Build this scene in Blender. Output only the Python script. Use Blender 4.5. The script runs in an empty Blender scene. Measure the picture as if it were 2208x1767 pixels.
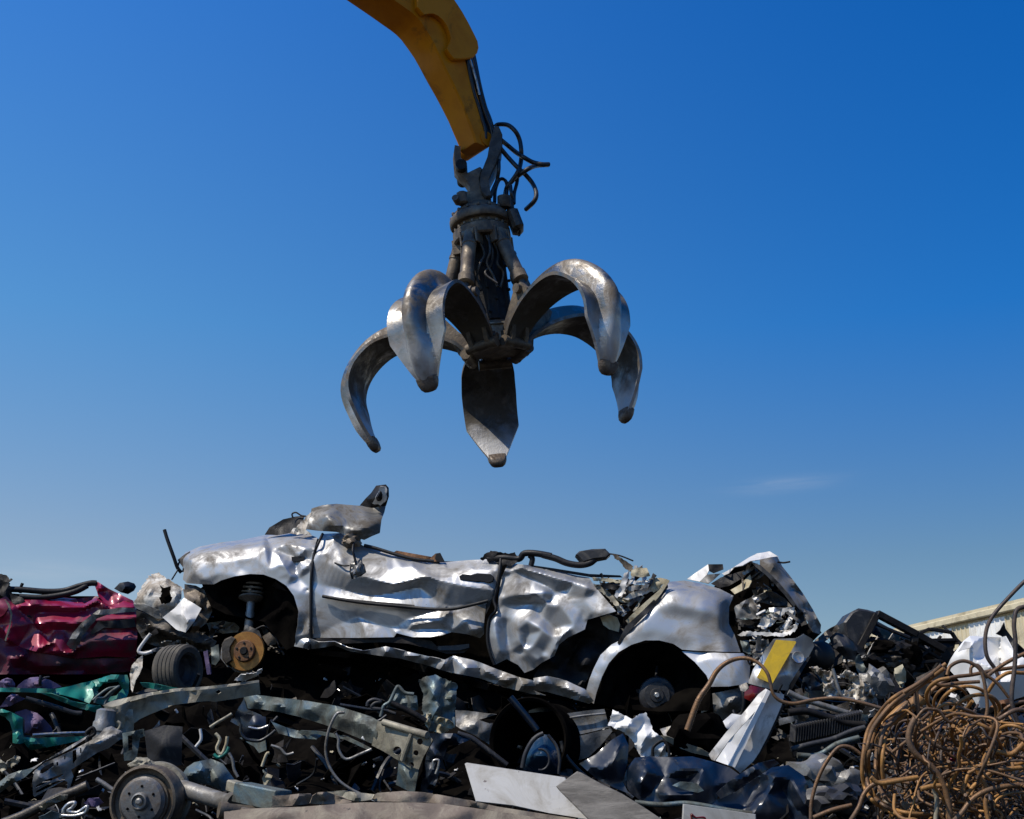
import bpy, bmesh, math, random
import numpy as np
from mathutils import Vector, Matrix, noise
from mathutils.geometry import delaunay_2d_cdt

sc = bpy.context.scene
COL = sc.collection
PI = math.pi
# ------------------------------------------------------------------ camera
F = 2600.0; W0, H0 = 2208.0, 1767.0
PITCH = math.radians(17.5); CH = 1.7
CP, SP = math.cos(PITCH), math.sin(PITCH)
def P(x, y, Y):
    """world point seen at photo pixel x, y on the vertical plane y = Y"""
    r = (x - W0/2)/F; u = (H0/2 - y)/F
    d = Vector((r, CP - u*SP, SP + u*CP))
    return Vector((0, 0, CH)) + d*(Y/d.y)
def Pplane(x, y, p0, n):
    r = (x - W0/2)/F; u = (H0/2 - y)/F
    d = Vector((r, CP - u*SP, SP + u*CP)); c = Vector((0, 0, CH))
    return c + d*((p0 - c).dot(n)/d.dot(n))
def crop(x0, y0, s):
    def f(*pts):
        out = []
        for p in pts:
            out.append((x0 + p[0]*s, y0 + p[1]*s) + tuple(p[2:]))
        return out
    return f
cA = crop(700, 0, .2782); cB = crop(720, 380, .3825); cC = crop(0, 1000, .3247); cD = crop(600, 1020, .2899)
cE = crop(1150, 1140, .3015); cF = crop(1700, 1220, .3171); cG = crop(0, 1400, .3247); cH = crop(600, 1400, .3247)
cI = crop(1200, 1400, .3247); cJ = crop(0, 1400, .2128); cK = crop(230, 1200, .1809)

cam = bpy.data.cameras.new('camera'); camo = bpy.data.objects.new('camera', cam); COL.objects.link(camo)
cam.sensor_width = 36; cam.lens = 36*F/W0; cam.clip_end = 6000; cam.clip_start = .05
camo.location = (0, 0, CH); camo.rotation_euler = (PI/2 + PITCH, 0, 0)
sc.camera = camo

# ------------------------------------------------------------------ materials
def nt(m): m.use_nodes = True; return m.node_tree
def mat(name, col, rough=.5, metal=0, col2=None, amt=.4, scale=6, dirt=None, damt=.35, dscale=3, bump=.15, bscale=40, coat=0, rvar=.15, spec=None, stretch=None, flake=None):
    m = bpy.data.materials.new(name); t = nt(m); N = t.nodes; L = t.links
    b = N['Principled BSDF']
    tc = N.new('ShaderNodeTexCoord'); mp = N.new('ShaderNodeMapping'); L.new(tc.outputs['Object'], mp.inputs[0])
    if stretch: mp.inputs['Scale'].default_value = stretch
    def nz(s, det=6, ro=.6, dist=0):
        n = N.new('ShaderNodeTexNoise'); n.inputs['Scale'].default_value = s; n.inputs['Detail'].default_value = det
        n.inputs['Roughness'].default_value = ro; n.inputs['Distortion'].default_value = dist
        L.new(mp.outputs[0], n.inputs['Vector']); return n
    def ramp(src, a, bb):
        r = N.new('ShaderNodeMapRange'); r.inputs[1].default_value = a; r.inputs[2].default_value = bb
        L.new(src, r.inputs[0]); return r.outputs[0]
    def mix(f, a, c):
        x = N.new('ShaderNodeMix'); x.data_type = 'RGBA'
        for s, v in ((x.inputs[0], f), (x.inputs[6], a), (x.inputs[7], c)):
            if hasattr(v, 'node'): L.new(v, s)
            elif isinstance(v, (int, float)): s.default_value = v
            else: s.default_value = tuple(v) + (1,)
        return x.outputs[2]
    cur = tuple(col)
    n1 = nz(scale, 8, .62, .4)
    if col2 is not None:
        cur = mix(ramp(n1.outputs[0], .62 - amt*.5, .72 - amt*.35), cur, col2)
    dm = None
    if dirt is not None:
        n2 = nz(dscale, 10, .7, .8)
        dm = ramp(n2.outputs[0], .66 - damt*.5, .84 - damt*.5)
        cur = mix(dm, cur, dirt)
    if flake is not None:                      # chipped paint: small hard edged spots
        n4 = nz(flake[1], 5, .65, .2)
        fm = ramp(n4.outputs[0], flake[2], flake[2] + .02)
        cur = mix(fm, cur, flake[0])
    n3 = nz(bscale*.5, 6, .6)
    cur2 = mix(ramp(n3.outputs[0], .35, .7), cur, cur)
    if hasattr(cur, 'node'): L.new(cur, b.inputs['Base Color'])
    else: b.inputs['Base Color'].default_value = cur + (1,)
    rr = N.new('ShaderNodeMapRange'); rr.inputs[1].default_value = .3; rr.inputs[2].default_value = .75
    rr.inputs[3].default_value = max(.05, rough - rvar); rr.inputs[4].default_value = min(1, rough + rvar)
    L.new(n1.outputs[0], rr.inputs[0])
    ro = rr.outputs[0]
    if dm is not None:
        mm = N.new('ShaderNodeMix'); L.new(dm, mm.inputs[0]); L.new(ro, mm.inputs[2]); mm.inputs[3].default_value = .85
        ro = mm.outputs[0]
        if metal > 0:
            m2 = N.new('ShaderNodeMix'); L.new(dm, m2.inputs[0]); m2.inputs[2].default_value = metal; m2.inputs[3].default_value = metal*.1
            L.new(m2.outputs[0], b.inputs['Metallic'])
    elif metal > 0: b.inputs['Metallic'].default_value = metal
    L.new(ro, b.inputs['Roughness'])
    if coat: b.inputs['Coat Weight'].default_value = coat; b.inputs['Coat Roughness'].default_value = .12
    if spec is not None: b.inputs['Specular IOR Level'].default_value = spec
    if bump:
        bp = N.new('ShaderNodeBump'); bp.inputs['Strength'].default_value = bump; bp.inputs['Distance'].default_value = .01
        n5 = nz(bscale, 8, .65)
        L.new(n5.outputs[0], bp.inputs['Height']); L.new(bp.outputs[0], b.inputs['Normal'])
    return m

M = {}
M['silver'] = mat('silver_paint', (.45, .455, .455), .43, .70, dirt=(.17, .145, .11), damt=.40, dscale=3.0, bump=.025, bscale=60, coat=.15, rvar=.06, flake=((.10, .09, .08), 26, .705))
M['silver_dirty'] = mat('dirty_silver_paint', (.25, .25, .24), .42, .7, dirt=(.09, .075, .055), damt=.55, dscale=5, bump=.06, bscale=50, flake=((.06, .05, .04), 22, .66))
M['white'] = mat('white_paint', (.62, .60, .56), .45, 0, dirt=(.2, .17, .13), damt=.32, dscale=5, bump=.03, flake=((.12, .09, .07), 24, .69))
M['board'] = mat('greyed_white_board', (.42, .41, .375), .45, 0, dirt=(.26, .24, .20), damt=.45, dscale=4, bump=.05, flake=((.12, .1, .09), 22, .67))
M['whiteclean'] = mat('white_enamel', (.70, .69, .66), .4, 0, dirt=(.36, .33, .28), damt=.2, dscale=3, bump=.05, flake=((.12, .1, .09), 30, .74))
M['whiterag'] = mat('chewed_white_plastic', (.66, .63, .56), .6, 0, col2=(.36, .30, .22), amt=.45, scale=9, dirt=(.12, .10, .08), damt=.4, dscale=11, bump=.5, bscale=30)
M['red'] = mat('magenta_red_paint', (.28, .008, .042), .40, .15, col2=(.19, .005, .03), amt=.4, scale=4, dirt=(.06, .03, .03), damt=.33, dscale=4, bump=.03, bscale=60, coat=.5, flake=((.45, .40, .40), 18, .71))
M['reddark'] = mat('dull_red_paint', (.13, .006, .025), .45, .1, dirt=(.05, .025, .03), damt=.4, dscale=5, bump=.2)
M['green'] = mat('teal_green_paint', (.014, .20, .145), .45, .1, dirt=(.05, .07, .055), damt=.42, dscale=5, bump=.03, bscale=60, coat=.1, flake=((.35, .4, .36), 25, .70))
M['blue'] = mat('dark_blue_paint', (.002, .007, .016), .42, .2, dirt=(.02, .022, .03), damt=.35, dscale=4, bump=.03, bscale=60, coat=.4, flake=((.15, .17, .2), 25, .72))
M['bluegrey'] = mat('weathered_blue_steel', (.10, .16, .19), .45, .5, col2=(.17, .19, .16), amt=.5, scale=5, dirt=(.045, .045, .035), damt=.5, dscale=6, bump=.3)
M['yellow'] = mat('yellow_machine_paint', (.58, .205, .002), .5, 0, spec=.15, col2=(.50, .16, .002), amt=.4, scale=3, dirt=(.10, .05, .015), damt=.26, dscale=2.5, bump=.08, flake=((.12, .06, .025), 14, .72))
M['black'] = mat('black_rubber', (.008, .008, .009), .55, 0, spec=.3, dirt=(.03, .027, .024), damt=.22, dscale=6, bump=.2)
M['hose'] = mat('black_hose', (.010, .012, .014), .4, 0, dirt=(.04, .035, .03), damt=.3, dscale=12, bump=.15)
M['dark'] = mat('oily_dark_metal', (.009, .0085, .0085), .55, .2, spec=.25, col2=(.024, .020, .017), amt=.3, scale=8, dirt=(.012, .010, .009), damt=.4, dscale=9, bump=.4)
M['void'] = mat('grimy_shade_black', (.003, .0027, .0026), .9, 0, col2=(.007, .006, .005), amt=.35, scale=6, bump=.4, bscale=14, spec=.0)  # grime taken near-black: deep shade of gaps and hollows put into its colour
M['grease'] = mat('greasy_brown_steel', (.19, .15, .10), .55, .35, col2=(.08, .062, .045), amt=.5, scale=7, dirt=(.17, .13, .085), damt=.35, dscale=10, bump=.4, bscale=35)
M['greasedark'] = mat('greasy_dark_steel', (.085, .070, .053), .5, .35, col2=(.035, .03, .024), amt=.5, scale=9, dirt=(.10, .08, .055), damt=.3, dscale=12, bump=.45, bscale=35)
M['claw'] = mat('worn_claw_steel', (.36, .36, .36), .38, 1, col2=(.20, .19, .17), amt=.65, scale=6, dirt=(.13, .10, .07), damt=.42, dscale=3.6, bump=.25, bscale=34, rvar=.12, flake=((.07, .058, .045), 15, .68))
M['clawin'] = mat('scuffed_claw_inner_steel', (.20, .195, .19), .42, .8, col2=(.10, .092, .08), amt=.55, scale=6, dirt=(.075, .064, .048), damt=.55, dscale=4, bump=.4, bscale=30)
def tip_sunlight(m, col, rough, z0, z1):
    # worn steel brightened towards the claw point, painting in sunlight on the tip
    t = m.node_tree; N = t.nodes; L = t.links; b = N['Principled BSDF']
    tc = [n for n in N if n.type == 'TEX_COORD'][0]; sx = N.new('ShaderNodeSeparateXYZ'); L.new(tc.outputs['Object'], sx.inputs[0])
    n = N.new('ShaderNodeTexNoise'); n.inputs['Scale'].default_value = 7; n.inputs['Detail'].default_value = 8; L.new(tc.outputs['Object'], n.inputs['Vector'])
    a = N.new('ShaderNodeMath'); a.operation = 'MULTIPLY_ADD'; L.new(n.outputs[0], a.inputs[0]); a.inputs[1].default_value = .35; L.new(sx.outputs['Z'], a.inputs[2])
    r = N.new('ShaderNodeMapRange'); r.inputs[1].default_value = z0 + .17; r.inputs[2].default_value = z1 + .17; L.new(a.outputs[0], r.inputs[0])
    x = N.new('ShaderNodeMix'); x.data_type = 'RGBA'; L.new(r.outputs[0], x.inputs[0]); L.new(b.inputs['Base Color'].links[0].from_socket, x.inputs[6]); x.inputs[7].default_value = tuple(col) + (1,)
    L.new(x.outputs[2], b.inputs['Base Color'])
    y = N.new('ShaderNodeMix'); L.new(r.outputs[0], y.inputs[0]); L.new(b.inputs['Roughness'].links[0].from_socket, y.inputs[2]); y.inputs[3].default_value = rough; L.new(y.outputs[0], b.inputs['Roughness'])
tip_sunlight(M['clawin'], (.42, .42, .42), .5, -.22, -.42); tip_sunlight(M['claw'], (.46, .46, .46), .38, -.1, -.4)
M['clawtip'] = mat('chipped_claw_tip', (.20, .17, .14), .45, .8, dirt=(.10, .07, .05), damt=.5, dscale=14, bump=.6, bscale=40)
M['steel'] = mat('bare_steel', (.45, .45, .44), .35, .9, dirt=(.14, .12, .09), damt=.4, dscale=9, bump=.25)
M['grey'] = mat('grey_galvanised_steel', (.28, .275, .26), .5, .5, col2=(.20, .19, .17), amt=.5, scale=7, dirt=(.075, .065, .05), damt=.45, dscale=7, bump=.3)
M['greydark'] = mat('dark_grey_plastic', (.028, .028, .030), .5, .1, spec=.35, dirt=(.10, .095, .085), damt=.35, dscale=6, bump=.2)
M['beige'] = mat('dusty_beige_steel', (.33, .30, .215), .6, .2, col2=(.22, .20, .15), amt=.5, scale=6, dirt=(.10, .085, .06), damt=.4, dscale=8, bump=.35)
M['cream'] = mat('cream_foam', (.46, .41, .28), .8, 0, col2=(.33, .27, .16), amt=.4, scale=9, dirt=(.14, .11, .07), damt=.3, dscale=9, bump=.5)
M['rust'] = mat('orange_rust_steel', (.20, .085, .026), .7, .25, col2=(.11, .05, .022), amt=.5, scale=14, dirt=(.28, .14, .05), damt=.3, dscale=20, bump=.4, bscale=60)
M['wire'] = mat('rusty_wire', (.135, .082, .048), .5, .45, col2=(.20, .105, .042), amt=.5, scale=5, dirt=(.085, .058, .04), damt=.45, dscale=7, bump=.35, bscale=60)
M['wireb'] = mat('orange_rusty_wire', (.36, .18, .048), .6, .2, col2=(.20, .10, .035), amt=.45, scale=6, dirt=(.11, .065, .035), damt=.35, dscale=8, bump=.35, bscale=60)
M['wiredark'] = mat('dark_wire', (.05, .04, .036), .5, .4, dirt=(.10, .07, .05), damt=.4, dscale=9, bump=.3)
M['disc'] = mat('gold_brake_rust', (.42, .20, .045), .42, .5, col2=(.30, .13, .03), amt=.5, scale=12, bump=.15, bscale=60)
M['discgrey'] = mat('scored_brake_iron', (.17, .165, .16), .45, .7, dirt=(.09, .07, .05), damt=.4, dscale=10, bump=.3)
M['purple'] = mat('purple_seat_cloth', (.085, .065, .15), .8, 0, col2=(.16, .10, .15), amt=.4, scale=4, bump=.3, bscale=80)
M['brown'] = mat('muddy_brown_tarp', (.19, .145, .105), .75, 0, col2=(.13, .10, .075), amt=.5, scale=2.2, dirt=(.27, .23, .17), damt=.40, dscale=9, bump=.35, bscale=40, flake=((.06, .05, .04), 20, .66))
M['plate'] = mat('yellow_plate', (.62, .40, .012), .35, 0, col2=(.48, .32, .02), amt=.35, scale=10, dirt=(.22, .15, .03), damt=.25, dscale=8, bump=.05)
M['lampred'] = mat('dark_red_lamp_plastic', (.12, .008, .008), .2, 0, dirt=(.05, .02, .02), damt=.3, dscale=10, bump=.05, coat=.4)
M['glassblue'] = mat('blue_tinted_plate', (.012, .035, .065), .2, .2, dirt=(.05, .06, .07), damt=.3, dscale=8, bump=.05)
M['wood'] = mat('grey_weathered_board', (.17, .155, .13), .75, 0, col2=(.10, .09, .075), amt=.5, scale=4, stretch=(1, 1, 5), dirt=(.22, .2, .17), damt=.3, dscale=6, bump=.4)
M['ground'] = mat('packed_dirt', (.05, .043, .034), .95, 0, col2=(.035, .03, .024), amt=.5, scale=.6, dirt=(.07, .06, .045), damt=.3, dscale=3, bump=.6, bscale=6)
M['tyre'] = mat('dusty_tyre_rubber', (.11, .095, .07), .9, 0, col2=(.06, .054, .044), amt=.5, scale=8, bump=.3)

# ------------------------------------------------------------------ object helpers
def link(name, me, m=None, parent=None):
    o = bpy.data.objects.new(name, me); COL.objects.link(o)
    if m is not None: me.materials.append(M[m] if isinstance(m, str) else m)
    if parent is not None:
        o.parent = parent
    return o
def wloc(o):
    v = Vector(o.location)
    while o.parent is not None: o = o.parent; v += o.location
    return v
def finish(name, verts, faces, m, parent=None, smooth=40, local=None):
    """one mesh object; verts in world coordinates (or in the parent's frame if local)"""
    me = bpy.data.meshes.new(name)
    vs = [Vector(v) for v in verts]
    c = Vector((0, 0, 0))
    if not local:
        lo = Vector([min(v[i] for v in vs) for i in range(3)]); hi = Vector([max(v[i] for v in vs) for i in range(3)])
        c = (lo + hi)/2; c.z = lo.z
    me.from_pydata([v - c for v in vs], [], faces); me.update()
    if smooth:
        me.polygons.foreach_set('use_smooth', [True]*len(me.polygons))
        me.set_sharp_from_angle(angle=math.radians(smooth))
    o = link(name, me, m, parent)
    if not local:
        if parent is not None: o.location = c - wloc(parent)
        else: o.location = c
    return o
def tag(o, label=None, cat=None, group=None, kind=None):
    if label: o['label'] = label
    if cat: o['category'] = cat
    if group: o['group'] = group
    if kind: o['kind'] = kind
    return o
def empty(name, loc, label, cat, group=None, rot=None):
    o = bpy.data.objects.new(name, None); COL.objects.link(o); o.location = loc; o.empty_display_size = .2
    if rot: o.rotation_euler = rot
    return tag(o, label, cat, group)

class MB:
    """collects simple solids into one mesh"""
    def __init__(s): s.v = []; s.f = []
    def add(s, vs, fs):
        b = len(s.v); s.v += [Vector(v) for v in vs]; s.f += [tuple(b + i for i in f) for f in fs]; return s
    def tube(s, path, r, n=8, cap=True):
        path = [Vector(p) for p in path]; k = len(path)
        rs = r if isinstance(r, (list, tuple)) else [r]*k
        vs = []; fs = []; up = None
        for i, p in enumerate(path):
            t = (path[min(i+1, k-1)] - path[max(i-1, 0)])
            if t.length < 1e-9: t = Vector((0, 0, 1))
            t.normalize()
            if up is None:
                up = t.orthogonal().normalized()
            else:
                up = up - t*up.dot(t)
                if up.length < 1e-6: up = t.orthogonal()
                up.normalize()
            w = t.cross(up)
            for j in range(n):
                a = 2*PI*j/n
                vs.append(p + (up*math.cos(a) + w*math.sin(a))*rs[i])
        for i in range(k-1):
            for j in range(n):
                fs.append((i*n + j, i*n + (j+1) % n, (i+1)*n + (j+1) % n, (i+1)*n + j))
        if cap:
            fs.append(tuple(range(n-1, -1, -1))); fs.append(tuple((k-1)*n + j for j in range(n)))
        return s.add(vs, fs)
    def lathe(s, prof, c=(0, 0, 0), axis=(0, 0, 1), n=32, up=None, ring=False):
        """prof: (radius, distance along axis)"""
        c = Vector(c); ax = Vector(axis).normalized(); u = Vector(up) if up else ax.orthogonal(); u = (u - ax*u.dot(ax)).normalized(); w = ax.cross(u)
        vs = []; fs = []; k = len(prof)
        for r, h in prof:
            r = max(r, 1e-4)
            for j in range(n):
                a = 2*PI*j/n
                vs.append(c + ax*h + (u*math.cos(a) + w*math.sin(a))*r)
        for i in range(k-1):
            for j in range(n):
                fs.append((i*n + j, i*n + (j+1) % n, (i+1)*n + (j+1) % n, (i+1)*n + j))
        if ring:
            for j in range(n): fs.append(((k-1)*n + j, (k-1)*n + (j+1) % n, (j+1) % n, j))
        else:
            fs.append(tuple(range(n-1, -1, -1))); fs.append(tuple((k-1)*n + j for j in range(n)))
        return s.add(vs, fs)
    def box(s, c, size, rot=None, bev=.0, taper=1.0):
        """bevelled box: chamfered along its z edges and at both ends"""
        c = Vector(c); x, y, z = [q/2 for q in size]; b = bev or min(x, y, z)*.12
        R = rot if rot is not None else Matrix.Identity(3)
        ring = lambda zz, k, ins: [Vector((sx*(x-ins)*k if i in (0, 3, 4, 7) else sx*(x-ins-b)*k, sy*(y-ins)*k if i in (1, 2, 5, 6) else sy*(y-ins-b)*k, zz)) for i, (sx, sy) in enumerate(((1, -1), (1, -1), (-1, -1), (-1, -1), (-1, 1), (-1, 1), (1, 1), (1, 1)))]
        def rg(zz, k, ins):
            X, Yy = (x-ins)*k, (y-ins)*k
            return [Vector(q) for q in ((X, -Yy+b, zz), (X, Yy-b, zz), (X-b, Yy, zz), (-X+b, Yy, zz), (-X, Yy-b, zz), (-X, -Yy+b, zz), (-X+b, -Yy, zz), (X-b, -Yy, zz))]
        vs = rg(-z, 1, b) + rg(-z+b, 1, 0) + rg(z-b, taper, 0) + rg(z, taper, b)
        fs = [tuple(range(7, -1, -1)), tuple(range(24, 32))]
        for i in range(3):
            for j in range(8): fs.append((i*8+j, i*8+(j+1) % 8, (i+1)*8+(j+1) % 8, (i+1)*8+j))
        return s.add([c + R @ v for v in vs], fs)
    def beam(s, a, b, w, h, up=(0, 0, 1), bev=.004):
        a = Vector(a); b = Vector(b); z = (b - a); Lh = z.length; z.normalize(); x = Vector(up).cross(z)
        if x.length < 1e-4: x = z.orthogonal()
        x.normalize(); y = z.cross(x)
        return s.box((a + b)/2, (w, h, Lh), Matrix((x, y, z)).transposed(), bev)
    def prism(s, front, back):
        """closed solid between two equal rings of points"""
        n = len(front)
        fs = [tuple(range(n)), tuple(range(2*n-1, n-1, -1))]
        for i in range(n): fs.append((i, i+n, (i+1) % n + n, (i+1) % n))
        return s.add(list(front) + list(back), fs)
    def obj(s, name, m, parent=None, smooth=40, local=None):
        me = finish(name, s.v, s.f, m, parent, smooth, local)
        return me

def catmull(pts, n=8, closed=False):
    pts = [Vector(p) for p in pts]; out = []; k = len(pts)
    rng = range(k if closed else k-1)
    for i in rng:
        p0 = pts[(i-1) % k] if (closed or i > 0) else pts[i]*2 - pts[i+1]
        p1 = pts[i]; p2 = pts[(i+1) % k]
        p3 = pts[(i+2) % k] if (closed or i+2 < k) else p2*2 - p1
        for j in range(n):
            t = j/n
            out.append(.5*((2*p1) + (p2-p0)*t + (2*p0-5*p1+4*p2-p3)*t*t + (-p0+3*p1-3*p2+p3)*t**3))
    if not closed: out.append(pts[-1])
    return out

def inside(x, y, poly):
    c = np.zeros(x.shape, bool); n = len(poly)
    for i in range(n):
        x1, y1 = poly[i][:2]; x2, y2 = poly[(i+1) % n][:2]
        if y1 == y2: continue
        k = ((y1 > y) != (y2 > y)) & (x < (x2-x1)*(y-y1)/(y2-y1) + x1)
        c ^= k
    return c
def tin(cx, cy, cz, qx, qy):
    """piecewise linear height through scattered points"""
    pts = [Vector((a, b)) for a, b in zip(cx, cy)]
    vo, eo, fo, ov, oe, of = delaunay_2d_cdt(pts, [], [], 0, 1e-4)
    src = [o[0] if o else 0 for o in ov]
    X = np.array([v.x for v in vo]); Yv = np.array([v.y for v in vo]); Z = np.array([cz[i] for i in src])
    out = np.full(qx.shape, np.nan)
    for f in fo:
        if len(f) != 3: continue
        a, b, c = f
        d = (Yv[b]-Yv[c])*(X[a]-X[c]) + (X[c]-X[b])*(Yv[a]-Yv[c])
        if abs(d) < 1e-9: continue
        l1 = ((Yv[b]-Yv[c])*(qx-X[c]) + (X[c]-X[b])*(qy-Yv[c]))/d
        l2 = ((Yv[c]-Yv[a])*(qx-X[c]) + (X[a]-X[c])*(qy-Yv[c]))/d
        l3 = 1-l1-l2
        k = (l1 >= -1e-6) & (l2 >= -1e-6) & (l3 >= -1e-6)
        out[k] = (l1*Z[a] + l2*Z[b] + l3*Z[c])[k]
    return out
def idw(cx, cy, cz, qx, qy, p=2.5):
    d = np.sqrt((qx[:, None]-cx[None])**2 + (qy[:, None]-cy[None])**2) + 1e-3
    w = 1/d**p
    return (w*cz[None]).sum(1)/w.sum(1)

def sheet(name, outline, m, Y, parent=None, ctrl=(), holes=(), sp=6.0, rnd=(28, .02), smooth=2, seed=1, thick=.004, jag=0, fine=.0002, shade=26, edge=0.0, zk=1.0, ridges=()):
    """a crumpled metal sheet: an outline with depth control points. Y: depth or function(x, y); third coordinate of a point = metres behind that depth."""
    rs = np.random.RandomState(seed)
    Yf = Y if callable(Y) else (lambda x, y: Y)
    dz = lambda p: (p[2] if len(p) > 2 else 0.0)
    def resample(poly):
        out = []
        n = len(poly)
        for i in range(n):
            a, b = poly[i], poly[(i+1) % n]
            L = math.hypot(b[0]-a[0], b[1]-a[1]); k = max(1, int(round(L/sp)))
            for j in range(k):
                t = j/k; q = [a[0]+(b[0]-a[0])*t, a[1]+(b[1]-a[1])*t]
                if jag and j: q[0] += rs.normal()*jag; q[1] += rs.normal()*jag
                out.append((q[0], q[1]))
        return out
    rings = [resample(outline)] + [resample(h) for h in holes]
    xs = [p[0] for p in outline]; ys = [p[1] for p in outline]
    x0, x1, y0, y1 = min(xs), max(xs), min(ys), max(ys)
    # control heights
    C = [(p[0], p[1], dz(p)*zk) for p in ctrl] + [(p[0], p[1], dz(p) + edge) for p in outline]
    cx = np.array([c[0] for c in C]); cy = np.array([c[1] for c in C]); cz = np.array([c[2] for c in C])
    for rl in ridges:                          # creases: closely spaced points along a line keep the fold sharp
        for a, b in zip(rl, rl[1:]):
            k = max(1, int(math.hypot(b[0]-a[0], b[1]-a[1])/9))
            for j in range(k + (b is rl[-1])):
                t = j/k; cx = np.append(cx, a[0]+(b[0]-a[0])*t); cy = np.append(cy, a[1]+(b[1]-a[1])*t); cz = np.append(cz, (a[2]+(b[2]-a[2])*t)*zk)
    if rnd and rnd[1] > 0:
        rnd = (rnd[0]*1.2, rnd[1]*.62); s = rnd[0]; gx, gy = np.meshgrid(np.arange(x0-s, x1+s, s), np.arange(y0-s, y1+s, s))
        gx = gx.ravel() + rs.uniform(-.45, .45, gx.size)*s; gy = gy.ravel() + rs.uniform(-.45, .45, gy.size)*s
        far = np.min((gx[:, None]-cx[None])**2 + (gy[:, None]-cy[None])**2, axis=1) > (s*.45)**2
        gx, gy = gx[far], gy[far]
        gz = tin(cx, cy, cz, gx, gy); q = np.isnan(gz)
        if q.any(): gz[q] = idw(cx, cy, cz, gx[q], gy[q])
        gz = gz + rs.normal(size=gx.size)*rnd[1]
        cx = np.concatenate([cx, gx]); cy = np.concatenate([cy, gy]); cz = np.concatenate([cz, gz])
    # far corners so that the hull covers everything
    mx = max(x1-x0, y1-y0)
    ex = np.array([x0-mx, x1+mx, x1+mx, x0-mx]); ey = np.array([y0-mx, y0-mx, y1+mx, y1+mx])
    ez = idw(cx, cy, cz, ex, ey)
    cx = np.concatenate([cx, ex]); cy = np.concatenate([cy, ey]); cz = np.concatenate([cz, ez])
    # fine points
    gx, gy = np.meshgrid(np.arange(x0, x1+sp, sp), np.arange(y0, y1+sp, sp*.87))
    gx = gx + (np.arange(gx.shape[0]) % 2)[:, None]*sp*.5
    gx = gx.ravel(); gy = gy.ravel()
    k = inside(gx, gy, rings[0])
    for h in rings[1:]: k &= ~inside(gx, gy, h)
    allr = np.array([p for r in rings for p in r])
    k2 = np.min((gx[:, None]-allr[None, :, 0])**2 + (gy[:, None]-allr[None, :, 1])**2, axis=1) > (sp*.5)**2
    k &= k2
    gx, gy = gx[k], gy[k]
    pts = [Vector(p) for r in rings for p in r] + [Vector((a, b)) for a, b in zip(gx, gy)]
    edges = []; b = 0
    for r in rings:
        n = len(r); edges += [(b+i, b+(i+1) % n) for i in range(n)]; b += n
    vo, eo, fo, ov, oe, of = delaunay_2d_cdt(pts, edges, [], 0, 1e-4)
    V = np.array([(v.x, v.y) for v in vo])
    fc = [f for f in fo]
    mid = np.array([[sum(V[i, 0] for i in f)/len(f), sum(V[i, 1] for i in f)/len(f)] for f in fc])
    ok = inside(mid[:, 0], mid[:, 1], rings[0])
    for h in rings[1:]: ok &= ~inside(mid[:, 0], mid[:, 1], h)
    fc = [f for f, q in zip(fc, ok) if q]
    z = tin(cx, cy, cz, V[:, 0], V[:, 1])
    bad = np.isnan(z)
    if bad.any(): z[bad] = idw(cx, cy, cz, V[bad, 0], V[bad, 1])
    # smoothing
    n = len(V)
    nb = [set() for _ in range(n)]
    ec = {}
    for f in fc:
        for i in range(len(f)):
            a, c = f[i], f[(i+1) % len(f)]
            nb[a].add(c); nb[c].add(a); e = (min(a, c), max(a, c)); ec.setdefault(e, []).append((a, c))
    ii = np.array([i for i in range(n) for _ in nb[i]]); jj = np.array([j for i in range(n) for j in nb[i]])
    deg = np.bincount(ii, minlength=n).astype(float); deg[deg == 0] = 1
    for _ in range(smooth if smooth > 2 else min(smooth, 1)):
        z = .55*z + .45*np.bincount(ii, weights=z[jj], minlength=n)/deg
    if fine:
        z = z + np.array([noise.noise(Vector((v[0]*.06, v[1]*.06, seed*7.3))) for v in V])*fine*2
    front = [P(V[i, 0], V[i, 1], Yf(V[i, 0], V[i, 1]) + z[i]) for i in range(n)]
    # make front faces look at the camera
    fcs = []
    for f in fc:
        a, b2, c = front[f[0]], front[f[1]], front[f[2]]
        nn = (b2-a).cross(c-a)
        fcs.append(tuple(f) if nn.dot(Vector((0, 0, CH)) - a) > 0 else tuple(reversed(f)))
    used = sorted({i for f in fcs for i in f}); mp = {a: i for i, a in enumerate(used)}
    nu = len(used)
    # vertex normals for thickness
    nr = [Vector((0, 0, 0)) for _ in range(n)]
    for f in fcs:
        a, b2, c = front[f[0]], front[f[1]], front[f[2]]
        q = (b2-a).cross(c-a)
        for i in f: nr[i] += q
    vs = [front[i] for i in used]
    for i in used:
        q = nr[i].normalized() if nr[i].length > 0 else Vector((0, -1, 0))
        vs.append(front[i] - q*thick)
    faces = [tuple(mp[i] for i in f) for f in fcs] + [tuple(mp[i]+nu for i in reversed(f)) for f in fcs]
    seen = {}
    for f in fcs:
        for i in range(len(f)):
            a, c = f[i], f[(i+1) % len(f)]
            e = (min(a, c), max(a, c)); seen[e] = None if e in seen else (a, c)
    for e, q in seen.items():
        if q: a, c = q; faces.append((mp[c], mp[a], mp[a]+nu, mp[c]+nu))
    return finish(name, vs, faces, m, parent, shade)

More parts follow.
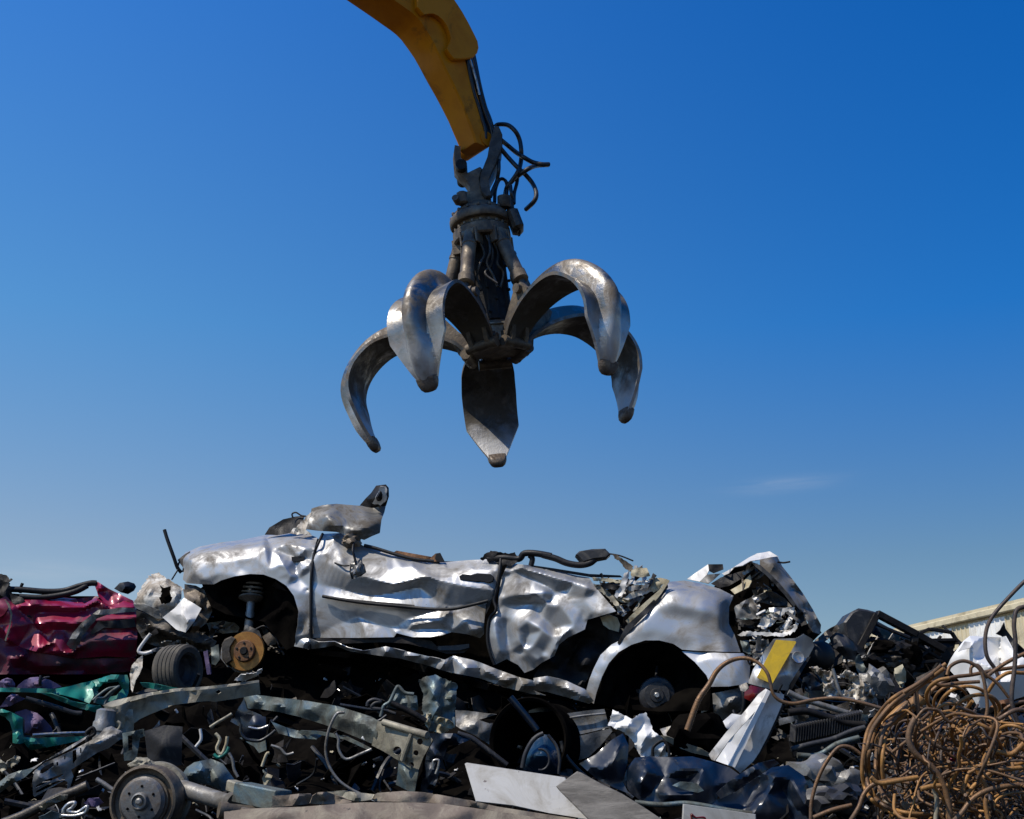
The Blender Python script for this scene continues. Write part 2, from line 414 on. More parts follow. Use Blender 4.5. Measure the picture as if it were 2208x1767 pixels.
def slab(name, outline, m, Y, depth, parent=None, smooth=40, bev=.0, mb=None):
    """solid with a photographed outline and a real depth (metres behind Y)"""
    Yf = Y if callable(Y) else (lambda x, y: Y)
    fr = [P(p[0], p[1], Yf(p[0], p[1]) + (p[2] if len(p) > 2 else 0)) for p in outline]
    bk = [q + Vector((0, depth, 0)) for q in fr]
    if bev:
        c = sum(fr, Vector())/len(fr)
        f2 = [q + (c-q).normalized()*bev for q in fr]; fr = [q + Vector((0, bev, 0)) for q in fr]
        x = mb or MB(); n = len(fr)
        fs = [tuple(range(n)), tuple(range(3*n-1, 2*n-1, -1))]
        for k in range(2):
            for i in range(n): fs.append((k*n+i, k*n+i+n, k*n+(i+1) % n+n, k*n+(i+1) % n))
        x.add(f2 + fr + bk, fs)
    else:
        x = mb or MB(); x.prism(fr, bk)
    if mb: return None
    return x.obj(name, m, parent, smooth)
def line(pts, Y, n=6):
    """smooth 3D path through photo points (x, y[, offset])"""
    Yf = Y if callable(Y) else (lambda x, y: Y)
    return catmull([P(p[0], p[1], Yf(p[0], p[1]) + (p[2] if len(p) > 2 else 0)) for p in pts], n)
def cable(name, pts, Y, r, m, parent=None, n=6, seg=8):
    return MB().tube(line(pts, Y, n), r, seg).obj(name, m, parent, 60)
# ------------------------------------------------------------------ sky, sun, ground
SUN = Vector((-.50, -.27, .82)).normalized()
w = bpy.data.worlds.new('World'); sc.world = w; w.use_nodes = True
N = w.node_tree.nodes; L = w.node_tree.links; bg = N['Background']
sky = N.new('ShaderNodeTexSky'); sky.sky_type = 'NISHITA'; sky.sun_disc = False
sky.sun_elevation = math.asin(SUN.z); sky.sun_rotation = math.atan2(SUN.x, SUN.y)
sky.altitude = 0; sky.air_density = 1.0; sky.dust_density = 0; sky.ozone_density = 6.0
# deepen the blue: the clear dry air of the photograph, deeper away from the sun's side
GL = [(.03, (.95, .74, .58)), (.19, (.90, .79, .70)), (.36, (.54, .92, 1.02)), (.58, (.32, .83, 1.25))]
GR = [(.03, (.62, .50, .40)), (.175, (.41, .49, .50)), (.36, (.085, .53, .89)), (.58, (.03, .52, 1.02))]
tc = N.new('ShaderNodeTexCoord'); sx = N.new('ShaderNodeSeparateXYZ'); L.new(tc.outputs['Generated'], sx.inputs[0])
def ramp(stops):
    r = N.new('ShaderNodeValToRGB'); e = r.color_ramp.elements
    while len(e) < len(stops): e.new(.5)
    for q, (p, c) in zip(e, stops): q.position = p; q.color = tuple(c) + (1,)
    L.new(sx.outputs['Z'], r.inputs[0]); return r.outputs[0]
a_, b_ = ramp(GL), ramp(GR)
mr = N.new('ShaderNodeMapRange'); mr.interpolation_type = 'SMOOTHSTEP'; mr.inputs[1].default_value = -.5; mr.inputs[2].default_value = .5; L.new(sx.outputs['X'], mr.inputs[0])
mx = N.new('ShaderNodeMix'); mx.data_type = 'RGBA'; L.new(mr.outputs[0], mx.inputs[0]); L.new(a_, mx.inputs[6]); L.new(b_, mx.inputs[7])
ml = N.new('ShaderNodeMix'); ml.data_type = 'RGBA'; ml.blend_type = 'MULTIPLY'; ml.inputs[0].default_value = 1; L.new(sky.outputs[0], ml.inputs[6]); L.new(mx.outputs[2], ml.inputs[7])
# two faint wisps of cloud low in the sky, each at its own compass direction
def mth(op, a, b=None):
    n = N.new('ShaderNodeMath'); n.operation = op
    for k, v in enumerate((a, b)):
        if v is None: continue
        if hasattr(v, 'node'): L.new(v, n.inputs[k])
        else: n.inputs[k].default_value = v
    return n.outputs[0]
yy = mth('MAXIMUM', sx.outputs['Y'], .02); uu = mth('DIVIDE', sx.outputs['X'], yy); vv = mth('DIVIDE', sx.outputs['Z'], yy)
mp = N.new('ShaderNodeMapping'); mp.inputs['Scale'].default_value = (7, 7, 60); mp.inputs['Rotation'].default_value = (0, .10, 0); L.new(tc.outputs['Generated'], mp.inputs[0])
cn = N.new('ShaderNodeTexNoise'); cn.inputs['Scale'].default_value = 2; cn.inputs['Detail'].default_value = 8; cn.inputs['Roughness'].default_value = .6; cn.inputs['Distortion'].default_value = .6; L.new(mp.outputs[0], cn.inputs['Vector'])
tot = None
for (px_, py_, w1, w2, slope, amt) in ((1690, 1045, .040, .0065, .10, .16), (80, 1238, .07, .010, -.02, .16)):
    q = P(px_, py_, 1.0) - Vector((0, 0, CH)); u0, v0 = q.x/q.y, q.z/q.y
    du = mth('SUBTRACT', uu, u0); dv = mth('SUBTRACT', mth('SUBTRACT', vv, v0), mth('MULTIPLY', du, slope))
    e = mth('ADD', mth('POWER', mth('ABSOLUTE', mth('DIVIDE', du, w1)), 2), mth('POWER', mth('ABSOLUTE', mth('DIVIDE', dv, w2)), 2))
    g_ = mth('MULTIPLY', mth('EXPONENT', mth('MULTIPLY', e, -1)), amt)
    tot = g_ if tot is None else mth('ADD', tot, g_)
c1 = N.new('ShaderNodeMapRange'); c1.inputs[1].default_value = .3; c1.inputs[2].default_value = .7; L.new(cn.outputs[0], c1.inputs[0])
c3 = N.new('ShaderNodeMath'); c3.operation = 'MULTIPLY'; L.new(c1.outputs[0], c3.inputs[0]); L.new(tot, c3.inputs[1])
cm = N.new('ShaderNodeMix'); cm.data_type = 'RGBA'; L.new(c3.outputs[0], cm.inputs[0]); L.new(ml.outputs[2], cm.inputs[6]); cm.inputs[7].default_value = (4.2, 4.4, 4.7, 1)
L.new(cm.outputs[2], bg.inputs['Color'])
bg.inputs['Strength'].default_value = .15
sl = bpy.data.lights.new('sun', 'SUN'); sl.energy = 4.6; sl.angle = math.radians(.5); sl.color = (1, .92, .80)
so = bpy.data.objects.new('sun', sl); COL.objects.link(so); so.rotation_euler = (-SUN).to_track_quat('-Z', 'Y').to_euler(); so.location = (-20, -10, 30)
sc.view_settings.view_transform = 'Standard'; sc.view_settings.look = 'None'; sc.view_settings.exposure = 0; sc.view_settings.gamma = 1
g = MB(); g.add([(-2500, -2500, 0), (2500, -2500, 0), (2500, 2500, 0), (-2500, 2500, 0)], [(0, 1, 2, 3)])
tag(g.obj('ground', 'ground', smooth=0), kind='structure')
# ------------------------------------------------------------------ grapple
GY = 9.5
hub = P(1071, 764, GY)
gr = empty('scrap_grapple', hub, 'open five clawed steel scrap grapple hanging from the yellow arm', 'grapple', rot=(0, math.radians(-7), 0))
ROT = 7
AZ = {'R': 18+ROT, 'B': 90+ROT-3, 'L': 162+ROT, 'FL': 234+ROT, 'FR': 306+ROT}
# claw: profile (r, z), lofted cross sections
prof = catmull([(.22, 0, .00), (.33, 0, .13), (.52, 0, .225), (.76, 0, .26), (.98, 0, .215), (1.15, 0, .07), (1.225, 0, -.10), (1.205, 0, -.29), (1.165, 0, -.46), (1.115, 0, -.59)], 5)
S = [0]
for a, b in zip(prof, prof[1:]): S.append(S[-1] + (b-a).length)
S = [x/S[-1] for x in S]
def lerp(tab, s):
    for (a, va), (b, vb) in zip(tab, tab[1:]):
        if s <= b: return va + (vb-va)*(s-a)/(b-a)
    return tab[-1][1]
def claw_mesh():
    J = 29; vs = []; fs = []; K = len(prof)
    for i, p in enumerate(prof):
        t = (prof[min(i+1, K-1)] - prof[max(i-1, 0)]).normalized(); n = Vector((-t.z, 0, t.x)); s = S[i]
        w = lerp([(0, .11), (.15, .145), (.3, .185), (.5, .245), (.62, .255), (.80, .245), (.805, .24), (1, .07)], s)
        h = lerp([(0, .05), (.15, .12), (.4, .165), (.7, .14), (.9, .085), (1, .04)], s)
        rw = lerp([(0, .5), (.3, .40), (.6, .34), (.8, .36), (1, .9)], s)
        cc = lerp([(0, .0), (.15, .01), (.4, -.005), (.6, -.02), (.8, -.015), (1, .0)], s)
        for side in (1, -1):
            for j in range(J):
                q = -1 + 2*j/(J-1); a = abs(q)/rw
                bump = h*(1-a**2.6)**.75 if a < 1 else 0
                if side > 0: d = .016 + bump - cc*q*q
                else: d = -.012 - cc*q*q
                if a >= 1 and side > 0: d += .018*math.sin(min(1, (a-1)*1.5)*PI)*0
                vs.append(p + n*d + Vector((0, w*q, 0)))
    R = 2*J
    for i in range(K-1):
        for j in range(J-1):
            fs.append((i*R+j, i*R+j+1, (i+1)*R+j+1, (i+1)*R+j))
            fs.append((i*R+J+j+1, i*R+J+j, (i+1)*R+J+j, (i+1)*R+J+j+1))
        fs.append((i*R+J, i*R, (i+1)*R, (i+1)*R+J)); fs.append((i*R+J-1, i*R+2*J-1, (i+1)*R+2*J-1, (i+1)*R+J-1))
    for i in (0, K-1):
        c = [i*R+j for j in range(J)] + [i*R+J+j for j in range(J-1, -1, -1)]
        fs.append(tuple(c if i == 0 else reversed(c)))
    me = bpy.data.meshes.new('claw'); me.from_pydata(vs, [], fs); me.update()
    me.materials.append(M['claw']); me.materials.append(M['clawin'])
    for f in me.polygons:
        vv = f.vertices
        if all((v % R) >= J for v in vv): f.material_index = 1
        f.use_smooth = True
    me.set_sharp_from_angle(angle=math.radians(38))
    return me
cme = claw_mesh()
tp = prof[-1]; td = (prof[-1]-prof[-3]).normalized(); tn = Vector((-td.z, 0, td.x))
tm = MB()
ringv = []
for k, (d, ww, hh) in enumerate(((-.045, .088, .045), (.0, .082, .046), (.04, .066, .040), (.062, .045, .026), (.068, .02, .012))):
    for j in range(16):
        a = 2*PI*j/16; ca, sa = math.cos(a), math.sin(a)
        sq = (abs(ca)**4 + abs(sa)**4)**-.25
        ringv.append(tp + td*d + Vector((0, ww*ca*sq, 0)) + tn*(hh*sa*sq + .018))
tf = [tuple(range(15, -1, -1)), tuple(range(64, 80))]
for i in range(4):
    for j in range(16): tf.append((i*16+j, i*16+(j+1) % 16, (i+1)*16+(j+1) % 16, (i+1)*16+j))
tm.add(ringv, tf)
tipo = tm.obj('claw_tip', 'clawtip', None, 45, local=True); tme = tipo.data; bpy.data.objects.remove(tipo)
# claw lug (knuckle at the pivot and cylinder eye)
lug = MB()
for sy in (-1, 1):
    y = sy*.075
    o2 = [(.19, .0), (.25, -.05), (.31, .03), (.34, .15), (.52, .26), (.56, .34), (.50, .42), (.42, .40), (.29, .23), (.20, .12)]
    lug.prism([Vector((r, y-.018, z)) for r, z in o2], [Vector((r, y+.018, z)) for r, z in o2])
lug.lathe([(.045, -.14), (.045, .14)], (.24, 0, .0), (0, 1, 0), 16); lug.lathe([(.04, -.13), (.04, .13)], (.47, 0, .37), (0, 1, 0), 16)
lo_ = lug.obj('lug', 'grease', None, 40, local=True); lme = lo_.data; bpy.data.objects.remove(lo_)
# hydraulic cylinder
cyl = MB(); a = Vector((.205, 0, 1.04)); b = Vector((.45, 0, .36)); ax = (b-a).normalized(); Lc = (b-a).length
cyl.lathe([(.05, -.03), (.058, 0), (.058, .10), (.064, .105), (.064, .13), (.058, .135), (.058, .46), (.068, .47), (.068, .55), (.05, .56)], a, ax, 20)
cyl.lathe([(.05, -.06), (.05, .06)], a, (0, 1, 0), 16)
co_ = cyl.obj('cylinder', 'grease', None, 35, local=True); yme = co_.data; bpy.data.objects.remove(co_)
rod = MB(); rod.lathe([(.03, .54), (.03, Lc-.03), (.05, Lc-.03), (.05, Lc+.04)], a, ax, 16)
ro_ = rod.obj('cylinder_rod', 'greasedark', None, 35, local=True); rme = ro_.data; bpy.data.objects.remove(ro_)
OPEN = {'R': -4, 'B': 1, 'L': 0, 'FL': -3, 'FR': -4}
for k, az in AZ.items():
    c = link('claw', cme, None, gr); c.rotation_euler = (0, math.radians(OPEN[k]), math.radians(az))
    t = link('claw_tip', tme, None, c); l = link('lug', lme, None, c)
    y = link('cylinder', yme, None, gr); y.rotation_euler = (0, 0, math.radians(az))
    link('cylinder_rod', rme, None, y)
# hub
hb = MB()
for i, az in enumerate(AZ.values()):
    a = math.radians(az); R = Matrix.Rotation(a, 3, 'Z')
    for sy in (-1, 1):
        o2 = [(.0, -.05), (.27, -.06), (.30, -.02), (.26, .05), (.12, .10), (0, .12)]
        hb.prism([R @ Vector((r, sy*.11-.017, z)) for r, z in o2], [R @ Vector((r, sy*.11+.017, z)) for r, z in o2])
    hb.box(R @ Vector((.16, 0, -.068)), (.26, .20, .025), R, .006)
    hb.lathe([(.03, -.02), (.03, .02)], R @ Vector((.24, .14, 0)), R @ Vector((0, 1, 0)), 12)
hb.lathe([(.13, -.085), (.17, -.07), (.17, .16), (.2, .17), (.2, .21), (.14, .22)], (0, 0, 0), (0, 0, 1), 20)
ho = hb.obj('hub', 'grease', gr, 35, local=True); ho.location = (0, 0, .075); ho.scale = (.86, .86, .8)
dk = MB()
for i, az in enumerate(AZ.values()):
    R = Matrix.Rotation(math.radians(az+36), 3, 'Z')
    dk.box(R @ Vector((.235, 0, .06)), (.012, .20, .15), R, .004)
    dk.box(R @ Vector((.245, .085, .06)), (.03, .02, .17), R, .004); dk.box(R @ Vector((.245, -.085, .06)), (.03, .02, .17), R, .004)
    dk.box(R @ Vector((.245, 0, .145)), (.03, .2, .02), R, .004)
do_ = dk.obj('hub_bracket', 'beige', gr, 35, local=True); do_.location = (0, 0, .06); do_.scale = (.9, .9, .9)
# housing column
hs_ = MB(); hs_.lathe([(.14, .2), (.15, .3), (.14, .7), (.16, .98), (.17, 1.04)], n=10)
for i in range(5):
    R = Matrix.Rotation(math.radians(list(AZ.values())[0]+36+72*i), 3, 'Z')
    hs_.box(R @ Vector((.145, 0, .62)), (.05, .09, .74), R, .01)
    for q in range(6): hs_.lathe([(.014, 0), (.014, .018), (.008, .022)], R @ Vector((.17, .035*(1 if q % 2 else -1), .32+.11*q)), R @ Vector((1, 0, 0)), 8)
hs_.obj('housing', 'dark', gr, 35, local=True)
rn = MB(); rn.lathe([(.17, 1.03), (.235, 1.02), (.25, 1.035), (.25, 1.12), (.235, 1.135), (.21, 1.14), (.21, 1.19), (.17, 1.19)], n=40)
for i in range(20):
    a = 2*PI*i/20; rn.lathe([(.014, 0), (.014, .02), (.009, .024)], (.23*math.cos(a), .23*math.sin(a), 1.135), (0, 0, 1), 6)
for i, az in enumerate(AZ.values()):
    R = Matrix.Rotation(math.radians(az), 3, 'Z')
    for sy in (-1, 1): rn.box(R @ Vector((.20, sy*.075, 1.0)), (.11, .02, .14), R, .006)
rn.obj('slew_ring', 'grease', gr, 35, local=True)
rv = MB(); rv.lathe([(.17, 1.185), (.255, 1.185), (.265, 1.2), (.265, 1.245), (.25, 1.27), (.23, 1.285), (.23, 1.30), (.19, 1.335), (.15, 1.37), (.12, 1.375)], n=40)
for i in range(16):
    a = 2*PI*i/16; rv.lathe([(.015, 0), (.015, .02), (.01, .025)], (.242*math.cos(a), .242*math.sin(a), 1.275), (0, 0, 1), 6)
rv.box((-.13, -.14, 1.40), (.09, .09, .12), None, .015); rv.lathe([(.03, 0), (.03, .08)], (-.17, -.15, 1.36), (-.3, -1, .2), 12)
rv.box((.05, .12, 1.38), (.18, .12, .1), None, .015)
rv.obj('rotator', 'grease', gr, 35, local=True)
mt = MB(); mt.box((.30, -.05, 1.17), (.10, .2, .22), Matrix.Rotation(math.radians(-12), 3, 'Y'), .03)
mt.box((.28, -.08, 1.32), (.07, .08, .18), Matrix.Rotation(math.radians(8), 3, 'Y'), .02, .6)
mt.lathe([(.05, 0), (.06, .02), (.06, .1), (.03, .11)], (.22, -.12, 1.28), (.1, -.1, 1), 14)
mt.obj('swivel_motor', 'greasedark', gr, 35, local=True)
# small hoses inside the frame
sm = MB()
rr = random.Random(4)
for k in range(9):
    a = math.radians(-90 + rr.uniform(-75, 75)); r0 = .2
    p = [Vector((math.cos(a)*.2, math.sin(a)*.2, 1.0))]
    for q in range(4):
        p.append(Vector((math.cos(a+rr.uniform(-.25, .25))*rr.uniform(.19, .27), math.sin(a+rr.uniform(-.25, .25))*rr.uniform(.2, .27), .95-.11*(q+1)+rr.uniform(-.02, .02))))
    sm.tube(catmull(p, 6), .011, 6)
sm.obj('feed_hose', 'greasedark', gr, 60, local=True)
# ------------------------------------------------------------------ yoke hanging under the arm tip (own part of the grapple)
lk = lambda *p: cA(*p)
yk = lk((1008, 1120), (993, 1230), (1000, 1305), (1040, 1352), (1085, 1390), (1120, 1440), (1128, 1490), (1078, 1500), (1070, 1560), (1045, 1640), (1275, 1640), (1275, 1570), (1240, 1500), (1210, 1440), (1203, 1380), (1225, 1310), (1205, 1290), (1110, 1335), (1062, 1300), (1042, 1240), (1050, 1180), (1052, 1130))
def gslab(name, out, m, Y, dep, bev=.012):
    o = slab(name, out, m, Y, dep, None, 35, bev)
    o.parent = gr; bpy.context.view_layer.update(); o.matrix_parent_inverse = gr.matrix_world.inverted(); return o
gslab('yoke', yk, 'grease', GY-.09, .16)
gslab('yoke_arm', lk((1318, 975), (1280, 1100), (1262, 1210), (1232, 1285), (1205, 1350), (1200, 1420), (1215, 1490), (1248, 1530), (1290, 1522), (1268, 1400), (1325, 1290), (1368, 1150), (1378, 1040), (1350, 975)), 'greasedark', GY-.14, .2)
pinm = MB(); pinm.lathe([(.05, -.04), (.05, .3)], P(*cA((1060, 1290))[0], GY-.12), (0, 1, 0), 18)
gp = pinm.obj('pin', 'dark', None, 35); gp.parent = gr; gp.matrix_parent_inverse = gr.matrix_world.inverted()
# ------------------------------------------------------------------ arm
n0 = Vector((.62, -.78, 0)).normalized(); back = -n0
p0 = P(*cA((1150, 1150))[0], GY) + n0*.16
arm = empty('crane_arm', P(1040, 320, GY), 'curved yellow machine arm reaching down from the top of the picture', 'crane arm')
upper = cA((720, -330), (820, -140), (900, 0), (950, 90), (1000, 190), (1040, 290), (1060, 340), (1075, 390), (1090, 440), (1112, 510), (1135, 570), (1155, 630), (1175, 690), (1200, 770), (1225, 860), (1240, 930), (1248, 1010), (1255, 1080), (1252, 1140))
far_px = cA((-260, -330), (-40, -140), (160, 0), (250, 60), (340, 120), (420, 175), (500, 230), (545, 265), (585, 305), (640, 380), (685, 445), (735, 535), (790, 640), (850, 745), (900, 840), (950, 940), (990, 1035), (1030, 1130), (1050, 1182))
K = len(far_px); wd = [.33 - .10*max(0, i-7)/(K-8) for i in range(K)]
far3 = [Pplane(x, y, p0 + back*w_, n0) for (x, y), w_ in zip(far_px, wd)]
lo3 = [q + n0*w_ for q, w_ in zip(far3, wd)]
up3 = [Pplane(x, y, p0, n0) for x, y in upper]
am = MB(); vs = []; fs = []; bev = .015
for i in range(K):
    u = (up3[i]-lo3[i]).normalized()
    fu = up3[i] + back*wd[i]
    vs += [lo3[i]+u*bev, up3[i]-u*bev, up3[i]+back*bev, fu-back*bev, fu-u*bev, far3[i]+u*bev, far3[i]-back*bev, lo3[i]+back*bev]
for i in range(K-1):
    for j in range(8): fs.append((i*8+j, i*8+(j+1) % 8, (i+1)*8+(j+1) % 8, (i+1)*8+j))
fs += [tuple(range(7, -1, -1)), tuple((K-1)*8+j for j in range(8))]
am.add(vs, fs); am.obj('boom', 'yellow', arm, 30)
# side cover plate, proud of the near face
cov = cA((720, -330), (716, -200), (718, 0), (720, 55), (742, 85), (768, 112), (800, 104), (840, 104), (880, 122), (915, 155), (945, 200), (968, 250), (980, 300), (974, 335), (948, 382), (975, 425), (1003, 458), (1060, 460), (1120, 452), (1160, 440), (1186, 410), (1197, 370), (1190, 325), (1165, 270), (1120, 180), (1070, 90), (1010, 0), (880, -200), (800, -330))
cf = [Pplane(x, y, p0 + n0*.05, n0) for x, y in cov]
cbk = [q + back*.045 for q in cf]
cc = sum(cf, Vector())/len(cf)
ci = [q + (cc-q).normalized()*.008 + n0*.0 for q in cf]; cf2 = [q + back*.008 for q in cf]
n = len(cf); x = MB(); fs = [tuple(range(n)), tuple(range(3*n-1, 2*n-1, -1))]
for k in range(2):
    for i in range(n): fs.append((k*n+i, k*n+i+n, k*n+(i+1) % n+n, k*n+(i+1) % n))
x.add(ci + cf2 + cbk, fs); x.obj('side_cover', 'yellow', arm, 30)
tipb = MB(); tipb.lathe([(.07, -.17), (.07, .17)], P(*cA((1170, 1135))[0], GY+.02), n0, 20)
tipb.obj('tip_boss', 'yellow', arm, 35)
hosep = []
for k in range(7):
    d = (k % 4)*.03
    pts = cA((1090+k*10, 420), (1110+k*10, 520), (1134+k*10, 620), (1162+k*10, 730), (1192+k*10, 830), (1218+k*10, 920), (1238+k*11, 1000), (1250+k*12, 1080))
    rr = random.Random(k)
    pp = [Pplane(a, b, p0 + back*(.0+d), n0) + Vector((rr.uniform(-.008, .008), 0, 0)) for a, b in pts]
    MB().tube(catmull(pp, 5), .017, 8).obj('hose', 'hose', arm, 60)
stl = MB(); pp = [Pplane(a, b, p0 + n0*.01, n0) for a, b in cA((1125, 455), (1150, 540), (1178, 640), (1200, 740))]
stl.tube(pp, .012, 8).obj('steel_pipe', 'steel', arm, 60)
# loose hydraulic hoses between arm and rotator
HZ = [((1318, 985), (1350, 966), (1420, 972), (1478, 1020), (1512, 1090), (1524, 1170), (1522, 1250), (1500, 1330), (1455, 1400), (1415, 1450), (1400, 1510), (1395, 1580)),
      ((1365, 1085), (1420, 1130), (1480, 1180), (1545, 1222), (1610, 1258), (1680, 1275), (1740, 1276)),
      ((1735, 1280), (1660, 1284), (1600, 1300), (1540, 1335), (1470, 1390), (1425, 1440), (1408, 1500), (1420, 1570)),
      ((1362, 1150), (1420, 1220), (1490, 1295), (1560, 1360), (1615, 1430), (1640, 1500), (1625, 1560), (1560, 1625)),
      ((1350, 1240), (1350, 1320), (1335, 1400), (1305, 1470), (1285, 1530)),
      ((1318, 1570), (1322, 1480), (1345, 1410), (1375, 1388), (1408, 1415), (1412, 1480), (1385, 1560)),
      ((1500, 1340), (1490, 1420), (1470, 1500), (1468, 1580)),
      ((1440, 1440), (1448, 1510), (1460, 1590))]
for i, h in enumerate(HZ):
    rr = random.Random(i)
    pts = [(a, b, rr.uniform(-.08, .08) - .05) for a, b in cA(*h)]
    MB().tube(line(pts, GY, 6), .0205 if i < 4 else .016, 8).obj('loop_hose', 'hose', arm, 60)
# ------------------------------------------------------------------ silver crushed car
YC = lambda x, y=0: 7.85 - .9*(x-1000)/1300
car = empty('crushed_car', P(1000, 1500, 8.5), 'crushed silver saloon car without wheels lying on top of the scrap pile', 'car')
def S(name, out, m='silver', **k):
    k.setdefault('parent', car); return sheet(name, out, m, YC, **k)
# dark inside of the body
core = cC((1330, 830), (1560, 640), (1900, 520), (2110, 500)) + cD((460, 480), (640, 560), (1000, 660), (1600, 655), (1900, 700)) + cE((400, 400), (600, 400), (840, 420), (960, 420), (1300, 440), (1500, 500), (1800, 520), (1900, 700), (1750, 800), (1560, 900), (1480, 1100), (1250, 1120), (430, 1250), (0, 1180)) + cD((1700, 1590), (1250, 1470), (900, 1370), (640, 1330), (230, 1300)) + cC((1950, 1240), (1800, 1230), (1500, 1180), (1350, 1130))
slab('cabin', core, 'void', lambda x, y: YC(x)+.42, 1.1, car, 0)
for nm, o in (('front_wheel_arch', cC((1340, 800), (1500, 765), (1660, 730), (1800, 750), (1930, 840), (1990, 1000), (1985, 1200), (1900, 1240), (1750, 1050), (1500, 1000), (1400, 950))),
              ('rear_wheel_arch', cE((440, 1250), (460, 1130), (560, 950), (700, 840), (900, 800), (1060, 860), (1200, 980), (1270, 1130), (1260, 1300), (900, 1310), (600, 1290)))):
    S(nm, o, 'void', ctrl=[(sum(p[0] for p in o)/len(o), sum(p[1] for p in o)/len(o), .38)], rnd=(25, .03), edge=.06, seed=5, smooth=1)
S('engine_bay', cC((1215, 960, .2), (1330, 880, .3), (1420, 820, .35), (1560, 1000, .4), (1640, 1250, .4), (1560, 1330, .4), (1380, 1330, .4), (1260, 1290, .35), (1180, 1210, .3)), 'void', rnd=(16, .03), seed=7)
# front fender
S('front_fender', cC((1185, 640, .42), (1230, 590, .40), (1330, 550, .42), (1460, 525, .44), (1600, 508, .44), (1760, 475, .42), (1900, 465, .40), (2040, 465, .34), (2108, 492, .22), (2088, 560, .04), (2075, 700, .0), (2065, 850, 0), (2060, 1000, .01), (2060, 1160, .02), (2052, 1238, .04), (1962, 1205, .03), (1960, 1150, .0), (1975, 1080, -.02), (1982, 980, -.02), (1952, 880, -.02), (1902, 812, -.02), (1832, 767, -.02), (1750, 737, -.02), (1660, 733, -.02), (1560, 748, -.02), (1470, 775, 0), (1420, 802, .02), (1330, 802, .05), (1240, 795, .14), (1214, 770, .20), (1222, 700, .26)),
  ctrl=cC((1260, 640, .16), (1340, 590, .20), (1480, 570, .18), (1620, 560, .16), (1740, 545, .10), (1280, 720, .06), (1400, 660, .04), (1560, 640, .0), (1680, 620, -.02), (1760, 560, .02), (1840, 600, .06), (1980, 620, .05), (1900, 530, .13), (2040, 560, .06), (1860, 690, -.05), (1930, 760, -.04), (1970, 722, .05), (2050, 660, .0), (1600, 700, -.01), (1460, 730, -.01), (1340, 770, .02), (2000, 860, -.03), (2040, 840, .03), (2020, 950, -.01), (2020, 1080, .03), (2050, 1130, .0)), ridges=[cC((1752, 548, .08), (1830, 580, .12), (1930, 615, .14), (2068, 640, .11)), cC((1790, 700, -.05), (1880, 672, -.07), (1935, 745, -.05)), cC((1968, 720, .10), (1988, 765, .05)), cC((2058, 662, -.03), (2010, 700, -.02)), cC((1990, 850, -.03), (2060, 830, .01))], sp=4, rnd=(50, .002), zk=0.45, seed=3, smooth=2)
sl_ = slab('side_marker_hole', cC((1935, 618), (2020, 620), (2018, 652), (1938, 648)), 'black', lambda x, y: YC(x)+.035, .03, car)
# front door
dout = cD((322, 455, .16), (460, 448, .18), (520, 470, .16), (640, 548, .14), (700, 560, .14), (850, 610, .13), (1000, 640, .13), (1120, 665, .14), (1230, 665, .15), (1400, 650, .13), (1600, 640, .12), (1648, 662, .08), (1640, 740, .03), (1620, 850, .02), (1595, 945, .03), (1545, 990, .04), (1532, 1100, .03), (1530, 1200, .05), (1500, 1228, .07), (1400, 1200, .05), (1290, 1185, .03), (1220, 1207, .0), (1130, 1222, .0), (1000, 1222, .01), (880, 1192, .01), (860, 1222, .02), (600, 1227, .02), (270, 1227, .03), (248, 1232, .03), (243, 1100, .0), (243, 850, .0), (268, 600, .03))
drid = [cD((262, 650, .0), (350, 668, .0), (430, 700, -.015), (560, 775, -.03), (640, 768, -.04), (760, 806, -.042), (860, 828, -.045), (980, 800, -.045), (1110, 765, -.055)), cD((1110, 765, -.055), (1200, 800, -.04), (1400, 845, -.032), (1595, 872, -.02)),
  cD((300, 830, .01), (400, 850, .025), (520, 880, .035), (620, 905, .04), (720, 915, .04), (860, 892, .035), (940, 872, .032), (1055, 850, .035)), cD((1055, 850, .035), (1150, 930, .022), (1250, 1000, .012)), cD((1250, 1003, .03), (1400, 982, .03), (1570, 940, .022)),
  cD((330, 925, -.002), (640, 968, -.008), (980, 1000, -.004), (1160, 1012, .012)),
  cD((250, 1010, .004), (450, 1010, .012), (700, 1015, .004), (960, 1030, .012)),
  cD((258, 1140, .012), (420, 1135, .03), (590, 1072, .032), (740, 1132, .026), (870, 1150, .03)), cD((590, 1072, .032), (640, 1150, .004), (660, 1218, -.012)),
  cD((960, 1090, .03), (1100, 1046, .03), (1235, 1018, .02)), cD((1000, 1135, -.004), (1100, 1112, -.022), (1200, 1096, -.028), (1262, 1042, -.022)), cD((880, 1180, .02), (1000, 1165, .028), (1130, 1162, .03), (1290, 1170, .022)),
  cD((1300, 1050, .02), (1400, 1110, -.016), (1440, 1170, -.02)), cD((1400, 1030, .02), (1480, 1080, .026), (1520, 1150, .01)),
  cD((400, 470, .08), (440, 560, .05), (470, 640, .0)), cD((300, 600, .0), (420, 610, .02), (560, 620, .05), (700, 690, .02), (850, 720, .02), (1000, 690, .035), (1050, 740, -.02)), cD((1130, 720, .04), (1240, 690, .06), (1300, 740, .02), (1450, 720, .02), (1630, 730, .02))]
door = S('front_door', dout, ridges=drid, rnd=(60, .0035), zk=.9, sp=3.5, seed=11, smooth=2, holes=[cD((535, 680), (575, 655), (640, 680), (655, 740), (615, 770), (545, 795), (530, 740))])
slab('door_handle', cD((1345, 768), (1370, 752), (1430, 758), (1480, 745), (1580, 752), (1606, 775), (1600, 805), (1570, 818), (1510, 806), (1480, 812), (1400, 800), (1352, 792)), 'black', lambda x, y: YC(x)-.02, .06, door, 30, .006)
